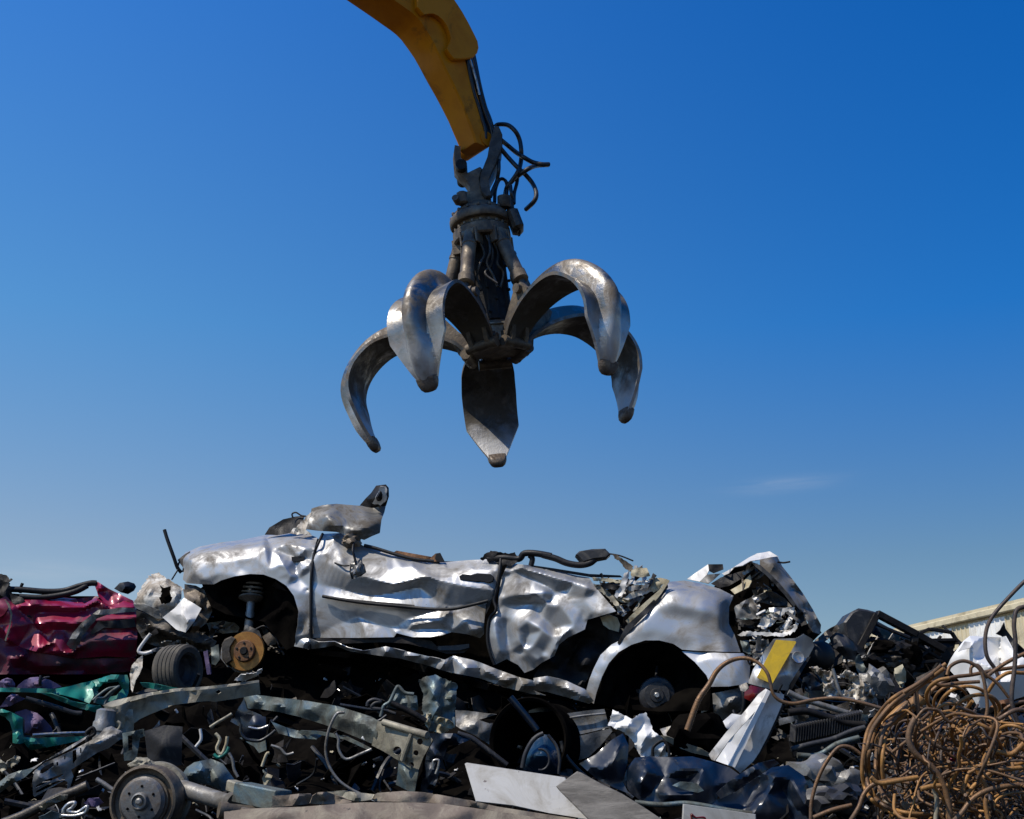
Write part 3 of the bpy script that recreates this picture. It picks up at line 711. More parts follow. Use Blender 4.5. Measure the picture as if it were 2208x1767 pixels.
cable('trim_strip', cD((330, 918, -.03), (480, 945, -.035), (640, 968, -.03), (820, 985, -.035), (980, 1000, -.03), (1160, 1015, -.05), (1300, 1012, -.05), (1430, 985, -.04), (1560, 952, -.03)), YC, .011, 'black', door)
cable('trim_strip', cD((400, 928, -.03), (640, 955, -.028), (980, 985, -.028), (1000, 992, -.03)), YC, .006, 'greydark', door)
S('door_crease', cD((1520, 1010, .05), (1545, 950, .03), (1592, 935, .02), (1570, 1000, .03), (1545, 1050, .04)), 'black', rnd=(20, .01))
for pts in (cD((330, 455, .10), (300, 520, .02), (268, 600, .02), (250, 720, -.01), (243, 850, -.01), (243, 1100, -.01), (246, 1230, .02), (232, 1310, .03)),
            cD((1655, 640, .05), (1645, 740, .01), (1625, 860, .01), (1605, 950, .01), (1620, 1020, .0), (1570, 1090, .01), (1555, 1230, .01), (1575, 1340, .01), (1608, 1428, .02))):
    cable('door_seal', pts, YC, .010, 'black', car)
# mirror remains and torn rubber on the door
def lump(name, c, r, m, parent, seed, n=14, sx=1, sz=1):
    rs = random.Random(seed); bm = bmesh.new(); bmesh.ops.create_icosphere(bm, subdivisions=3, radius=1)
    for v in bm.verts:
        d = v.co.normalized(); k = 1 + .45*noise.noise(d*1.7 + Vector((seed, 0, 0))) + .30*noise.noise(d*4.1 + Vector((0, seed, 0))) + .16*noise.noise(d*9 + Vector((0, 0, seed)))
        v.co = Vector((d.x*sx, d.y, d.z*sz))*k*r
    vs = [v.co + Vector(c) for v in bm.verts]; fs = [tuple(q.index for q in f.verts) for f in bm.faces]; bm.free()
    return finish(name, vs, fs, m, parent, 28)
lump('mirror_mount', P(*cD((540, 505))[0], YC(755)+.05), .045, 'grease', car, 3, sx=1.5)
lump('mirror_mount', P(*cD((590, 725))[0], YC(770)+.02), .05, 'grey', car, 8, sz=1.3)
cable('mirror_cable', cD((560, 520, .02), (555, 580, -.02), (570, 640, -.02), (580, 700, -.02)), YC, .008, 'black', car)
cable('mirror_cable', cD((420, 670, -.0), (480, 690, -.03), (530, 690, -.03)), YC, .006, 'black', car)
# window rail with rusty remains
cable('window_rail', cD((640, 540, .10), (720, 560, .10), (850, 600, .10), (1000, 640, .10), (1120, 655, .11), (1200, 662, .12)), YC, .012, 'black', car)
S('window_rail', cD((790, 580, .1), (860, 590, .1), (880, 578, .12), (1000, 600, .12), (1140, 625, .12), (1170, 600, .1), (1205, 595, .1), (1235, 655, .1), (1160, 660, .1), (1000, 632, .1), (850, 604, .1)), 'rust', rnd=(12, .01))
S('window_seal', cD((1165, 640, .09), (1175, 600, .09), (1205, 596, .09), (1238, 660, .09), (1180, 660, .09)), 'black', rnd=(12, .01))
# rear door
S('rear_door', cD((1702, 688, .08), (1760, 676, .10)) + cE((20, 268, .10), (150, 300, .09), (300, 335, .08), (400, 352, .07), (430, 400, .04), (470, 450, .0), (530, 520, -.03), (592, 592, -.05), (480, 625, -.03), (388, 652, .0), (368, 722, .0), (250, 778, .02), (182, 832, .02), (150, 912, .05), (60, 960, .05), (0, 1008, .06)) + cD((1832, 1488, .06), (1785, 1430, .05), (1700, 1385, .05), (1612, 1428, .05), (1580, 1330, .03), (1562, 1230, .02), (1575, 1100, .02), (1630, 1015, .03), (1640, 900, .03), (1660, 780, .04)),
  ridges=[cD((1770, 702, -.01), (1900, 725, -.02)) + cE((150, 342, -.03), (300, 388, -.02), (390, 418, -.035)), cD((1690, 725, .0), (1800, 745, .03), (1900, 795, .038), (2060, 885, .03)) + cE((150, 470, .03)),
   cD((1650, 930, .0), (1720, 915, -.02), (1850, 905, -.035), (1980, 885, -.03)) + cE((60, 520, -.02), (200, 560, -.01)), cD((1650, 985, .02), (1780, 985, .04), (1900, 975, .04), (2040, 960, .02)),
   cD((1620, 1060, .0), (1700, 1085, .03), (1830, 1090, -.01), (1940, 1150, -.03), (2070, 1235, -.01)), cD((1690, 1120, .05), (1700, 1220, .06), (1720, 1330, .05), (1760, 1400, .05)), cD((1605, 1130, -.02), (1625, 1230, -.025), (1645, 1330, -.01)), cD((1770, 1130, .0), (1790, 1240, .0), (1850, 1340, .01)), cD((1860, 1200, .03), (1830, 1290, .05), (1800, 1370, .05)),
   cE((340, 600, .0), (360, 500, -.005), (385, 420, -.04)), cE((240, 380, -.02), (235, 440, .04), (250, 520, .01)), cE((592, 590, -.05), (480, 602, -.045), (350, 608, .008)), cE((390, 655, .02), (290, 690, -.02), (200, 770, -.03), (160, 860, -.02), (120, 920, .0)), cE((70, 640, .03), (150, 720, .04), (230, 700, .02)),
   cD((1900, 1280, .0), (1980, 1330, .03), (1940, 1400, .02))], rnd=(44, .004), zk=.9, seed=21, sp=3.5, smooth=3)
S('rear_window_trim', cE((-10, 262, .06), (150, 285, .06), (400, 325, .07), (620, 335, .1), (640, 350, .1), (420, 350, .07), (150, 306, .06), (-10, 278, .06)), 'black', rnd=(20, .004))
# quarter panel
S('rear_quarter_panel', cE((958, 382, .14), (1080, 372, .22), (1200, 392, .26), (1330, 430, .26), (1432, 482, .25), (1400, 560, .20), (1398, 680, .16), (1440, 762, .12), (1482, 884, .10), (1380, 882, .0), (1200, 876, -.02), (1064, 866, -.01), (1000, 824, -.01), (900, 800, -.02), (800, 800, -.02), (700, 832, -.02), (610, 884, -.01), (540, 962, -.01), (490, 1062, .0), (452, 1172, .01), (432, 1254, .02), (365, 1205, .03), (400, 1080, .02), (432, 1000, .02), (480, 905, .02), (560, 830, .02), (620, 800, .01), (700, 685, .04), (800, 565, .06), (900, 445, .09)),
  ctrl=cE((960, 470, .02), (1060, 450, .06), (1200, 470, .10), (1320, 520, .11), (1000, 530, -.06), (1100, 560, -.05), (1220, 580, -.03), (1340, 620, .05), (860, 580, -.02), (940, 620, -.02), (1080, 640, .0), (1200, 680, .01), (1340, 740, .05), (780, 650, -.05), (720, 720, -.06), (800, 740, -.07), (880, 720, -.06), (960, 750, -.055), (1060, 780, -.05), (1180, 800, -.03), (1100, 840, -.03), (1300, 820, .03), (640, 790, -.05), (560, 890, -.03), (500, 980, -.02), (455, 1080, -.01), (860, 770, -.05), (1000, 800, -.04)), rnd=0, zk=0.4, seed=31, smooth=3)
S('rear_bumper', cE((1062, 878, .0), (1250, 886, .0), (1400, 892, .0), (1502, 892, .02), (1552, 950, .04), (1545, 1100, .0), (1480, 1118, -.03), (1400, 1130, -.05), (1272, 1132, -.05), (1238, 1050, -.04), (1155, 955, -.02)),
  ctrl=cE((1250, 915, -.05), (1400, 920, -.05), (1500, 950, -.02), (1340, 1010, -.09), (1450, 1050, -.08), (1300, 1090, -.11)), rnd=0, zk=0.5, seed=33, smooth=2)
# lower sill
S('sill', cD((118, 1290, .04), (138, 1225, .03), (246, 1236, .0), (300, 1258, -.02), (420, 1255, -.02), (520, 1300, -.02), (640, 1325, -.02), (800, 1290, -.02), (960, 1330, -.02), (1130, 1368, -.02), (1240, 1390, -.02), (1300, 1360, .03), (1440, 1390, .02), (1520, 1418, .0), (1620, 1458, -.01), (1790, 1520, -.02), (1900, 1545, -.02)) + cE((0, 1070, -.02), (100, 1055, -.02), (240, 1090, -.02), (370, 1150, -.02), (432, 1235, .0), (400, 1255, .04), (250, 1210, .05), (100, 1170, .05), (0, 1160, .05)) + cD((1990, 1655, .06), (1880, 1645, .06), (1700, 1600, .06), (1500, 1528, .06), (1250, 1478, .06), (1130, 1438, .06), (900, 1380, .06), (640, 1345, .06), (520, 1325, .06), (420, 1285, .06), (300, 1305, .06), (232, 1312, .05)),
  ctrl=cD((200, 1265, -.02), (360, 1265, -.05), (560, 1315, -.05), (800, 1330, -.05), (960, 1355, -.05), (1100, 1390, -.03), (1240, 1420, -.07), (1400, 1450, -.05), (1550, 1480, -.07), (1700, 1540, -.06), (1820, 1580, -.07), (1900, 1590, -.01), (1650, 1470, .01), (1500, 1440, .02)) + cE((60, 1100, -.06), (150, 1120, .0), (250, 1150, -.06), (340, 1190, -.05)), m='silver', rnd=(26, .008), seed=41, smooth=1, sp=5)
S('sill_trim', cD((246, 1230, .03), (600, 1228, .03), (860, 1225, .03), (960, 1215, .05), (1140, 1250, .05), (1180, 1290, .05), (1420, 1275, .08), (1425, 1300, .08), (1380, 1340, .08), (1250, 1345, .06), (1130, 1310, .04), (960, 1270, .03), (760, 1260, .02), (500, 1270, .02), (300, 1255, .01)), 'dark', rnd=(18, .012), seed=43)
S('sill_trim', cD((1150, 1290, .05), (1300, 1285, .06), (1420, 1272, .06), (1418, 1300, .06), (1350, 1320, .06), (1200, 1320, .05)), 'greydark', rnd=(18, .008), seed=44)
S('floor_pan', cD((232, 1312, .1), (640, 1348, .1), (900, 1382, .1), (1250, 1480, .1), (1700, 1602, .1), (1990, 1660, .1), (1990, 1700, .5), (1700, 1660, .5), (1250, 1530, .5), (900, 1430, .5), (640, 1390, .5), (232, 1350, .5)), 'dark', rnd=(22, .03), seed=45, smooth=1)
# gap between rear door and wheel arch: torn inner metal
S('inner_panel', cE((592, 560, .06), (640, 620, .1), (660, 700, .1), (610, 800, .08), (560, 850, .1), (470, 930, .1), (400, 1050, .1), (360, 1140, .12), (240, 1090, .12), (0, 1060, .12), (60, 960, .14), (150, 912, .14), (182, 832, .12), (368, 722, .1), (390, 650, .1)), 'dark', ctrl=cE((300, 850, .2), (350, 980, .03), (330, 1020, .14), (450, 800, .16), (420, 880, .08), (240, 980, .2)), rnd=(16, .03), seed=51, smooth=1)
S('inner_panel', cE((480, 640, .0), (540, 615, .0), (600, 640, .0), (620, 690, .02), (610, 740, .04), (540, 720, .04), (500, 690, .03)), 'cream', rnd=(12, .025), seed=52, smooth=1)
S('torn_strip', cE((660, 660, .02), (740, 580, .0), (830, 500, .0), (900, 440, .0), (952, 362, .02), (975, 372, .02), (920, 460, .0), (840, 560, .0), (760, 640, .0), (680, 690, .02)), 'cream', rnd=(16, .01), seed=53)
S('torn_strip', cE((600, 820, .0), (660, 700, .0), (780, 590, -.02), (930, 440, .02), (960, 400, .04), (965, 420, .04), (900, 520, .0), (800, 620, -.03), (700, 720, -.03), (640, 790, -.01), (615, 832, .0)), 'black', rnd=(16, .01), seed=54)
# torn pieces over the rear window
for i, (o, m) in enumerate(((((590, 450), (620, 400), (650, 320), (690, 300), (672, 380), (640, 470), (600, 500), (580, 480)), 'white'),
    (((640, 500), (700, 460), (780, 430), (850, 420), (850, 450), (770, 480), (690, 510)), 'white'),
    (((420, 350), (520, 355), (640, 370), (640, 395), (520, 380), (430, 375)), 'cream'),
    (((430, 390), (530, 440), (600, 520), (640, 600), (610, 590), (540, 500), (440, 420)), 'beige'),
    (((700, 300), (760, 278), (812, 282), (835, 340), (780, 350), (700, 340)), 'cream'),
    (((826, 360), (880, 352), (952, 362), (900, 440), (860, 460), (830, 420)), 'cream'),
    (((690, 370), (780, 372), (850, 370), (840, 390), (760, 395), (680, 400)), 'white'),
    (((640, 420), (760, 405), (830, 400), (820, 425), (700, 450)), 'grey'),
    (((470, 380), (620, 410), (600, 440), (500, 430)), 'dark'),
    (((600, 540), (640, 560), (670, 610), (640, 630), (600, 600)), 'white'),
    (((560, 180), (600, 190), (660, 230), (715, 270), (700, 310), (660, 290), (620, 240), (580, 215)), 'grease'))):
    S('torn_strip', cE(*[p + (-.02 + .05*((i*7) % 4)/3,) for p in o]), m, rnd=(10, .02), seed=60+i, smooth=1, sp=4, jag=.8)
cable('roof_rail', cD((1560, 640, .08), (1680, 632, .06), (1790, 640, .06), (1830, 600, .05), (1920, 600, .04), (2030, 620, .04)) + cE((70, 190, .04), (160, 215, .04), (240, 248, .04), (330, 262, .04), (400, 250, .04), (440, 222, .05)), YC, .022, 'black', car)
cable('roof_rail', cD((1880, 690, .06), (1890, 640, .06), (1870, 615, .06)), YC, .018, 'black', car)
slab('roof_bracket', cE((303, 185), (330, 160), (420, 145), (515, 142), (555, 182), (530, 205), (440, 222), (350, 240)), 'greydark', lambda x, y: YC(x)+.02, .10, car, 30, .012)
cable('loose_wire', cE((540, 180, .05), (620, 195, .03), (715, 232, .03)), YC, .005, 'dark', car)
cable('loose_wire', cE((1745, 240, .1), (1790, 245, .1), (1835, 238, .08)), YC, .006, 'dark', car)
S('pillar_stub', cD((1500, 640, .06), (1540, 600, .06), (1580, 578, .06), (1640, 590, .04), (1700, 600, .04), (1760, 590, .05), (1790, 640, .05), (1740, 690, .03), (1660, 690, .03), (1600, 650, .05)), 'dark', rnd=(10, .03), seed=75, smooth=1, sp=4, jag=1)
# peeled scuttle panel with horn at the windscreen
S('windscreen_panel', cD((248, 265, .16), (330, 240, .2), (430, 230, .24), (520, 238, .26), (610, 245, .28), (700, 262, .3), (802, 238, .34), (790, 290, .28), (768, 350, .22), (756, 448, .18), (700, 470, .12), (640, 500, .08), (560, 478, .08), (430, 440, .08), (300, 432, .08), (205, 420, .08), (235, 340, .1)), 'silver_dirty', ctrl=cD((300, 330, .08), (360, 320, .02), (440, 400, .0), (430, 280, .12), (540, 330, .1), (600, 420, .02), (680, 400, .06), (640, 300, .18), (330, 410, .04), (520, 440, .03)), rnd=(16, .014), seed=81, smooth=1)
S('windscreen_panel', cD((606, 242, .3), (650, 190, .3), (690, 150, .28), (728, 95, .26), (800, 86, .26), (822, 112, .26), (824, 175, .28), (802, 245, .32), (700, 264, .3)), 'dark', ctrl=cD((740, 180, .12), (770, 130, .16)), rnd=(16, .015), seed=82)
S('windscreen_panel', cD((700, 228, .22), (725, 180, .16), (760, 100, .14), (800, 104, .16), (808, 140, .16), (802, 205, .2), (760, 244, .24)), 'white', rnd=(12, .03), seed=83, smooth=1, jag=1)
S('wiper_cowl', cC((1758, 472, .3), (1788, 425, .3), (1880, 370, .32), (1960, 352, .32), (2022, 346, .3), (2010, 382, .28), (1960, 430, .26), (1920, 462, .26), (1840, 474, .28)), 'dark', rnd=(16, .02), seed=84)
S('wiper_cowl', cC((1915, 465, .22), (1990, 400, .22), (2058, 325, .22), (2078, 345, .2), (2060, 410, .18), (2030, 440, .18), (2070, 470, .16), (2000, 470, .2)), 'whiterag', rnd=(10, .03), seed=85, smooth=1, sp=4, jag=1)
cable('loose_wire', cC((1945, 360, .28), (1940, 335, .28), (1965, 325, .28), (2000, 345, .28), (2030, 350, .28)), YC, .006, 'black', car)
# nose: torn white bumper skin
S('front_bumper', cC((888, 932, .1), (925, 840, .14), (960, 790, .16), (985, 742, .2), (1055, 722, .22), (1130, 770, .2), (1212, 830, .16), (1205, 900, .12), (1150, 980, .08), (1085, 1022, .05), (1010, 960, .05)), 'whiterag', ctrl=cC((1000, 850, .02), (960, 900, .03), (1100, 800, .08), (1170, 870, .05), (1060, 960, .02)), holes=[cC((1058, 800), (1085, 825), (1135, 812), (1130, 860), (1145, 890), (1110, 930), (1075, 935), (1055, 890), (1075, 860))], rnd=(13, .028), seed=91, smooth=1, sp=4, jag=1.4)
S('front_bumper', cC((1080, 1022, .04), (1160, 960, .03), (1222, 890, .04), (1290, 930, .02), (1338, 962, .02), (1290, 1050, -.02), (1232, 1122, -.03), (1170, 1102, .0)), 'white', ctrl=cC((1200, 1000, -.05), (1180, 1080, .02), (1250, 1040, -.08), (1210, 920, .02)), rnd=(26, .012), seed=92, smooth=1)
S('front_bumper', cC((885, 935, .05), (960, 935, .03), (1060, 975, .02), (1090, 1030, .04), (1040, 1030, .05), (960, 985, .05), (900, 960, .06)), 'grey', rnd=(10, .02), seed=93, smooth=1)
S('undertray', cC((900, 990, .16), (960, 1005, .12), (1090, 1030, .1), (1170, 1105, .12), (1300, 1190, .2), (1180, 1215, .25), (1060, 1210, .3), (980, 1170, .3), (930, 1080, .25)), 'greasedark', rnd=(18, .03), seed=94, smooth=1)
S('headlamp_mount', cC((1225, 800, .2), (1300, 810, .14), (1380, 850, .12), (1395, 960, .12), (1350, 1010, .14), (1330, 950, .1), (1270, 900, .12), (1225, 880, .16)), 'greasedark', rnd=(10, .035), seed=95, smooth=1, sp=4)
S('headlamp_mount', cC((1178, 640, .3), (1230, 600, .3), (1262, 582, .3), (1240, 640, .28), (1215, 690, .28)), 'greasedark', rnd=(14, .02), seed=96)
cable('bonnet_stay', cC((1092, 440, .25), (1110, 500, .25), (1135, 570, .25), (1155, 625, .26), (1178, 690, .28), (1205, 725, .3)), YC, .013, 'black', car)
cable('bonnet_stay', cC((1185, 700, .28), (1160, 740, .26), (1140, 772, .25)), YC, .006, 'black', car)
cable('bonnet_stay', cC((1178, 690, .28), (1195, 650, .3), (1225, 655, .3), (1215, 720, .3)), YC, .007, 'black', car)
S('front_bumper', cC((1060, 800, .3), (1140, 800, .3), (1160, 880, .28), (1120, 945, .26), (1060, 940, .26), (1040, 870, .28)), 'void', rnd=0, seed=191)  # added near-black sheet so the hole in the bumper skin looks shaded
S('front_bumper', cC((1215, 835, .14), (1290, 840, .12), (1390, 880, .12), (1410, 980, .12), (1370, 1060, .1), (1310, 1110, .1), (1250, 1150, .12), (1290, 1050, .06), (1330, 965, .06), (1225, 890, .08)), 'grease', ridges=[cC((1240, 860, .1), (1330, 920, .02), (1380, 1000, .1)), cC((1340, 970, .1), (1290, 1080, .0))], rnd=(10, .03), seed=192, sp=3.5)
S('front_bumper', cC((905, 975, .1), (980, 1000, .06), (1080, 1025, .06), (1170, 1105, .08), (1235, 1125, .08), (1320, 1110, .12), (1440, 1180, .16), (1400, 1260, .2), (1250, 1230, .2), (1080, 1225, .2), (960, 1190, .2), (905, 1090, .18)), 'greasedark', ridges=[cC((930, 1040, .14), (1060, 1100, .02), (1250, 1170, .06), (1380, 1210, .14)), cC((960, 1120, .16), (1100, 1170, .16), (1250, 1210, .18))], rnd=(12, .03), seed=193, sp=4)
# front suspension
cx_, cz_ = cC((1635, 1248))[0]
dc = P(cx_, cz_, YC(cx_)+.02); ax = Vector((-.14, -1, .0)).normalized()
d = MB(); d.lathe([(.075, -.008), (.128, -.008), (.130, -.003), (.130, .016), (.128, .02), (.03, .02)], dc, ax, 48); disc = d.obj('brake_disc', 'disc', car, 35)
d = MB(); d.lathe([(.074, -.02), (.076, .006), (.072, .040), (.066, .046), (.028, .047), (.027, .038), (.006, .038)], dc, ax, 40)
u = ax.cross(Vector((0, 0, 1))).normalized(); v = u.cross(ax)
d.obj('disc_hat', 'rust', car, 35)
d = MB(); d.lathe([(.027, .03), (.027, .052), (.022, .058), (.012, .058)], dc, ax, 20); d.obj('hub_nut', 'dark', car, 35)
for k in range(5):
    a = 2*PI*k/5 + .3; d = MB(); d.lathe([(.008, .04), (.008, .051), (.006, .052)], dc + u*(.051*math.cos(a)) + v*(.051*math.sin(a)), ax, 8); d.obj('wheel_bolt', 'dark', car, 35)
slab('brake_caliper', cC((1470, 1200), (1490, 1165), (1535, 1145), (1560, 1160), (1530, 1210), (1525, 1260), (1540, 1310), (1500, 1335), (1475, 1300)), 'greasedark', lambda x, y: YC(x)-.03, .10, car, 30, .01)
S('disc_guard', cC((1462, 1290, .06), (1470, 1220, .06), (1500, 1190, .06), (1500, 1330, .05), (1560, 1380, .05), (1640, 1400, .05), (1700, 1390, .05), (1640, 1370, .04), (1560, 1350, .04), (1510, 1350, .05)), 'grey', rnd=(12, .01), seed=97)
sc_ = MB()
cp = []
for k in range(90):
    a = k/90*2*PI*3.6; x_, y_ = cC((1675 + 68*math.cos(a), 775 + k*1.15 + 6*math.sin(a)))[0]
    cp.append(P(x_, y_, YC(x_)+.20 + .07*math.sin(a)))
sc_.tube(cp, .008, 8); sc_.obj('coil_spring', 'grey', car, 60)
sc_ = MB(); t0 = P(*cC((1668, 895))[0], YC(540)+.2); t1 = P(*cC((1650, 1110))[0], YC(535)+.16); ad = (t1-t0).normalized()
sc_.lathe([(.03, -.02), (.085, -.012), (.088, .0), (.05, .02), (.028, .03), (.028, .10), (.031, .10), (.031, (t1-t0).length), (.02, (t1-t0).length+.02)], t0, ad, 20); sc_.obj('damper', 'grey', car, 35)
sc_ = MB(); sc_.lathe([(.02, -.08), (.02, .3)], P(*cC((1668, 760))[0], YC(540)+.2), Vector((.02, 0, -1)), 12); sc_.obj('damper_rod', 'steel', car, 35)
S('steering_knuckle', cC((1600, 1120, .1), (1660, 1080, .1), (1720, 1110, .1), (1740, 1160, .1), (1690, 1150, .08), (1640, 1170, .08)), 'greasedark', rnd=(10, .02), seed=98)
S('gearbox_casing', cC((1370, 1060, .3), (1440, 1050, .26), (1480, 1045, .22), (1560, 1060, .22), (1590, 1090, .24), (1580, 1120, .26), (1480, 1130, .24), (1400, 1110, .28)), 'beige', rnd=(12, .025), seed=99, smooth=1)
S('gearbox_casing', cC((1380, 1080, .24), (1420, 1070, .22), (1440, 1120, .22), (1400, 1140, .24)), 'grey', rnd=(10, .02), seed=100)
S('control_arm', cC((1740, 1150, .12), (1790, 1120, .1), (1840, 1170, .1), (1830, 1200, .12), (1780, 1210, .1)), 'grease', rnd=(10, .03), seed=101)
cable('brake_hose', cC((1700, 1100, .1), (1760, 1080, .1), (1820, 1130, .1), (1850, 1200, .1)), YC, .007, 'black', car)
S('arch_lining', cC((1830, 780, .06), (1910, 850, .06), (1960, 950, .06), (1972, 1080, .06), (1955, 1210, .06), (1880, 1150, .2), (1880, 1000, .22), (1850, 900, .22), (1790, 830, .2)), 'black', rnd=(20, .02), seed=102)
# rear hub
cx_, cz_ = cE((885, 1195))[0]; dc = P(cx_, cz_, YC(cx_)+.12); ax = Vector((-.12, -1, -.03)).normalized()
d = MB(); d.lathe([(.02, -.06), (.112, -.06), (.116, -.05), (.116, -.01), (.108, .005), (.085, .012), (.078, .02), (.045, .022), (.04, .035), (.01, .036)], dc, ax, 40); d.obj('brake_drum', 'greydark', car, 35)
d = MB(); d.lathe([(.018, .03), (.018, .044), (.012, .05)], dc, ax, 16); d.obj('hub_nut', 'steel', car, 35)
d = MB(); d.beam(P(*cE((500, 1190))[0], YC(1300)+.3), P(*cE((880, 1200))[0], YC(1416)+.25), .09, .08); d.beam(P(*cE((900, 1200))[0], YC(1420)+.3), P(*cE((1280, 1230))[0], YC(1530)+.35), .08, .08); d.obj('rear_axle', 'dark', car, 35)
cable('handbrake_cable', cE((885, 990, .2), (880, 1060, .15), (890, 1130, .12)), YC, .01, 'black', car)
S('exhaust_box', cE((1280, 1180, .05), (1380, 1160, .03), (1470, 1140, .03), (1500, 1200, .03), (1490, 1290, .05), (1440, 1330, .08), (1350, 1370, .1), (1290, 1330, .12)), 'grey', ctrl=cE((1400, 1240, -.06), (1460, 1200, -.03), (1330, 1280, .0)), rnd=(16, .012), seed=103)
cable('exhaust_pipe', cE((1475, 1130, -.02), (1500, 1180, -.04), (1505, 1250, -.04), (1490, 1320, -.03), (1445, 1335, -.03), (1430, 1300, -.02)), YC, .011, 'black', car)
S('mud_flap', cE((1200, 1240, .08), (1262, 1230, .08), (1260, 1300, .08), (1200, 1320, .08)), 'glassblue', rnd=(20, .01), seed=104)
# tail: raised boot lid, cavity and torn metal
YT = lambda x, y=0: YC(1600) - .25*(x-1600)/300
def T_(name, out, m='silver', **k):
    k.setdefault('parent', car); return sheet(name, out, m, YT, **k)
T_('boot_lid', cE((1350, 322, .3), (1420, 285, .3), (1490, 240, .3), (1545, 205, .3), (1600, 178, .3), (1690, 165, .28), (1745, 200, .22), (1700, 215, .12), (1620, 222, .06), (1550, 232, .06), (1500, 262, .1), (1440, 275, .14), (1400, 320, .18), (1365, 335, .24)), 'white', rnd=(16, .012), seed=111, smooth=1)
T_('boot_lid', cE((1620, 222, .06), (1700, 205, .08), (1745, 200, .2), (1780, 270, .2), (1840, 345, .2), (1930, 465, .18), (2000, 580, .16), (2058, 690, .14), (2050, 760, .1), (2000, 740, .04), (1960, 660, .02), (1890, 560, .0), (1830, 470, .0), (1760, 390, .0), (1690, 320, .0), (1620, 262, .02)), 'silver_dirty', ctrl=cE((1720, 260, .02), (1760, 310, .06), (1830, 400, .05), (1900, 500, .05), (1980, 620, .05), (1850, 430, .1)), rnd=(22, .008), seed=112, smooth=2)
T_('boot_lid', cE((1600, 180, .27), (1690, 163, .25), (1748, 198, .2), (1770, 260, .19), (1735, 245, .17), (1690, 195, .19), (1620, 200, .22)), 'white', rnd=(14, .008), seed=113)
T_('boot_seal', cE((1560, 240, .06), (1620, 262, .0), (1690, 322, -.02), (1760, 395, -.02), (1830, 475, -.02), (1880, 545, -.02), (1860, 560, .0), (1800, 480, .0), (1730, 400, .0), (1660, 330, .0), (1590, 275, .04)), 'greydark', rnd=(14, .01), seed=114)
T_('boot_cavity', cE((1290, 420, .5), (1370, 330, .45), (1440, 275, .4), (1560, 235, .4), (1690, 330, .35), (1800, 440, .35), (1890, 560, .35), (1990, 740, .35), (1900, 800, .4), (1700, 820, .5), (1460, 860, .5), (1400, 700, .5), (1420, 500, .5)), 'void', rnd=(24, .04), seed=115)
T_('boot_hinge', cE((1410, 440, .2), (1480, 400, .18), (1550, 330, .18), (1560, 380, .15), (1540, 420, .12), (1440, 470, .14)), 'cream', rnd=(12, .02), seed=116)
T_('boot_hinge', cE((1270, 395, .3), (1340, 350, .3), (1540, 290, .26), (1555, 320, .24), (1400, 410, .22), (1330, 425, .24)), 'dark', rnd=(12, .03), seed=117)
T_('boot_lining', cE((1560, 440, .28), (1680, 430, .26), (1800, 500, .25), (1850, 560, .22), (1760, 560, .22), (1600, 520, .26)), 'greasedark', rnd=(12, .03), seed=118)
T_('roof_corner', cE((1098, 362, .36), (1170, 310, .36), (1250, 256, .36), (1256, 300, .32), (1240, 330, .3), (1190, 380, .3)), 'white', rnd=(20, .006), seed=119)
T_('roof_corner', cE((1250, 256, .36), (1355, 255, .38), (1360, 290, .36), (1290, 320, .34), (1250, 300, .34)), 'dark', rnd=(14, .012), seed=120)
T_('roof_corner', cE((1190, 382, .3), (1240, 330, .3), (1340, 322, .34), (1300, 360, .3), (1250, 395, .28)), 'silver_dirty', rnd=(12, .02), seed=121)
for i, (o, m) in enumerate(((((1440, 560), (1520, 510), (1560, 490), (1600, 560), (1620, 640), (1540, 650), (1450, 640)), 'silver_dirty'),
    (((1600, 700), (1640, 640), (1720, 600), (1790, 570), (1870, 560), (1860, 600), (1780, 620), (1720, 680), (1660, 720)), 'white'),
    (((1780, 700), (1820, 640), (1860, 570), (1880, 600), (1840, 690), (1800, 740)), 'white'),
    (((1640, 600), (1720, 560), (1760, 590), (1700, 650), (1640, 660)), 'bluegrey'),
    (((1460, 760), (1500, 735), (1640, 740), (1780, 750), (1850, 720), (1880, 660), (1900, 680), (1870, 740), (1790, 775), (1620, 765), (1480, 770)), 'white'),
    (((1480, 800), (1540, 800), (1560, 870), (1540, 900), (1500, 880)), 'bluegrey'),
    (((1560, 930), (1600, 800), (1680, 790), (1690, 830), (1640, 900), (1610, 960), (1570, 980)), 'silver_dirty'),
    (((1440, 640), (1530, 650), (1620, 680), (1600, 720), (1480, 700)), 'dark'),
    (((1880, 560), (1930, 600), (1960, 680), (1920, 700), (1890, 640)), 'dark'))):
    T_('torn_metal', cE(*[p + (.02 + .06*((i*5) % 4)/3,) for p in o]), m, rnd=(9, .028), seed=130+i, smooth=1, sp=4, jag=1)
T_('tail_panel', cE((1720, 790, -.02), (1880, 785, .0), (1935, 755, .02), (1995, 790, .1), (2010, 840, .14), (1965, 925, .1), (1900, 1010, .06), (1830, 1160, .04), (1700, 1150, .0), (1600, 1125, -.02), (1535, 1108, .0), (1570, 1010, .0), (1640, 900, .0)), 'silver', ctrl=cE((1900, 900, .02), (1850, 1050, .0), (1600, 1080, -.03)), rnd=(26, .010), seed=141)
slab('number_plate', cE((1738, 796), (1874, 806), (1880, 815), (1712, 1106), (1700, 1108), (1602, 1068), (1605, 1055), (1690, 890)), 'plate', lambda x, y: YT(x)-.05, .012, car, 30)
lm = MB(); lm.lathe([(.01, 0), (.032, .0), (.038, .01), (.034, .018), (.02, .012), (.004, .012)], P(*cE((1890, 925))[0], YT(1720)-.03), (.1, -1, .1), 24); lm.obj('lock_ring', 'steel', car, 40)
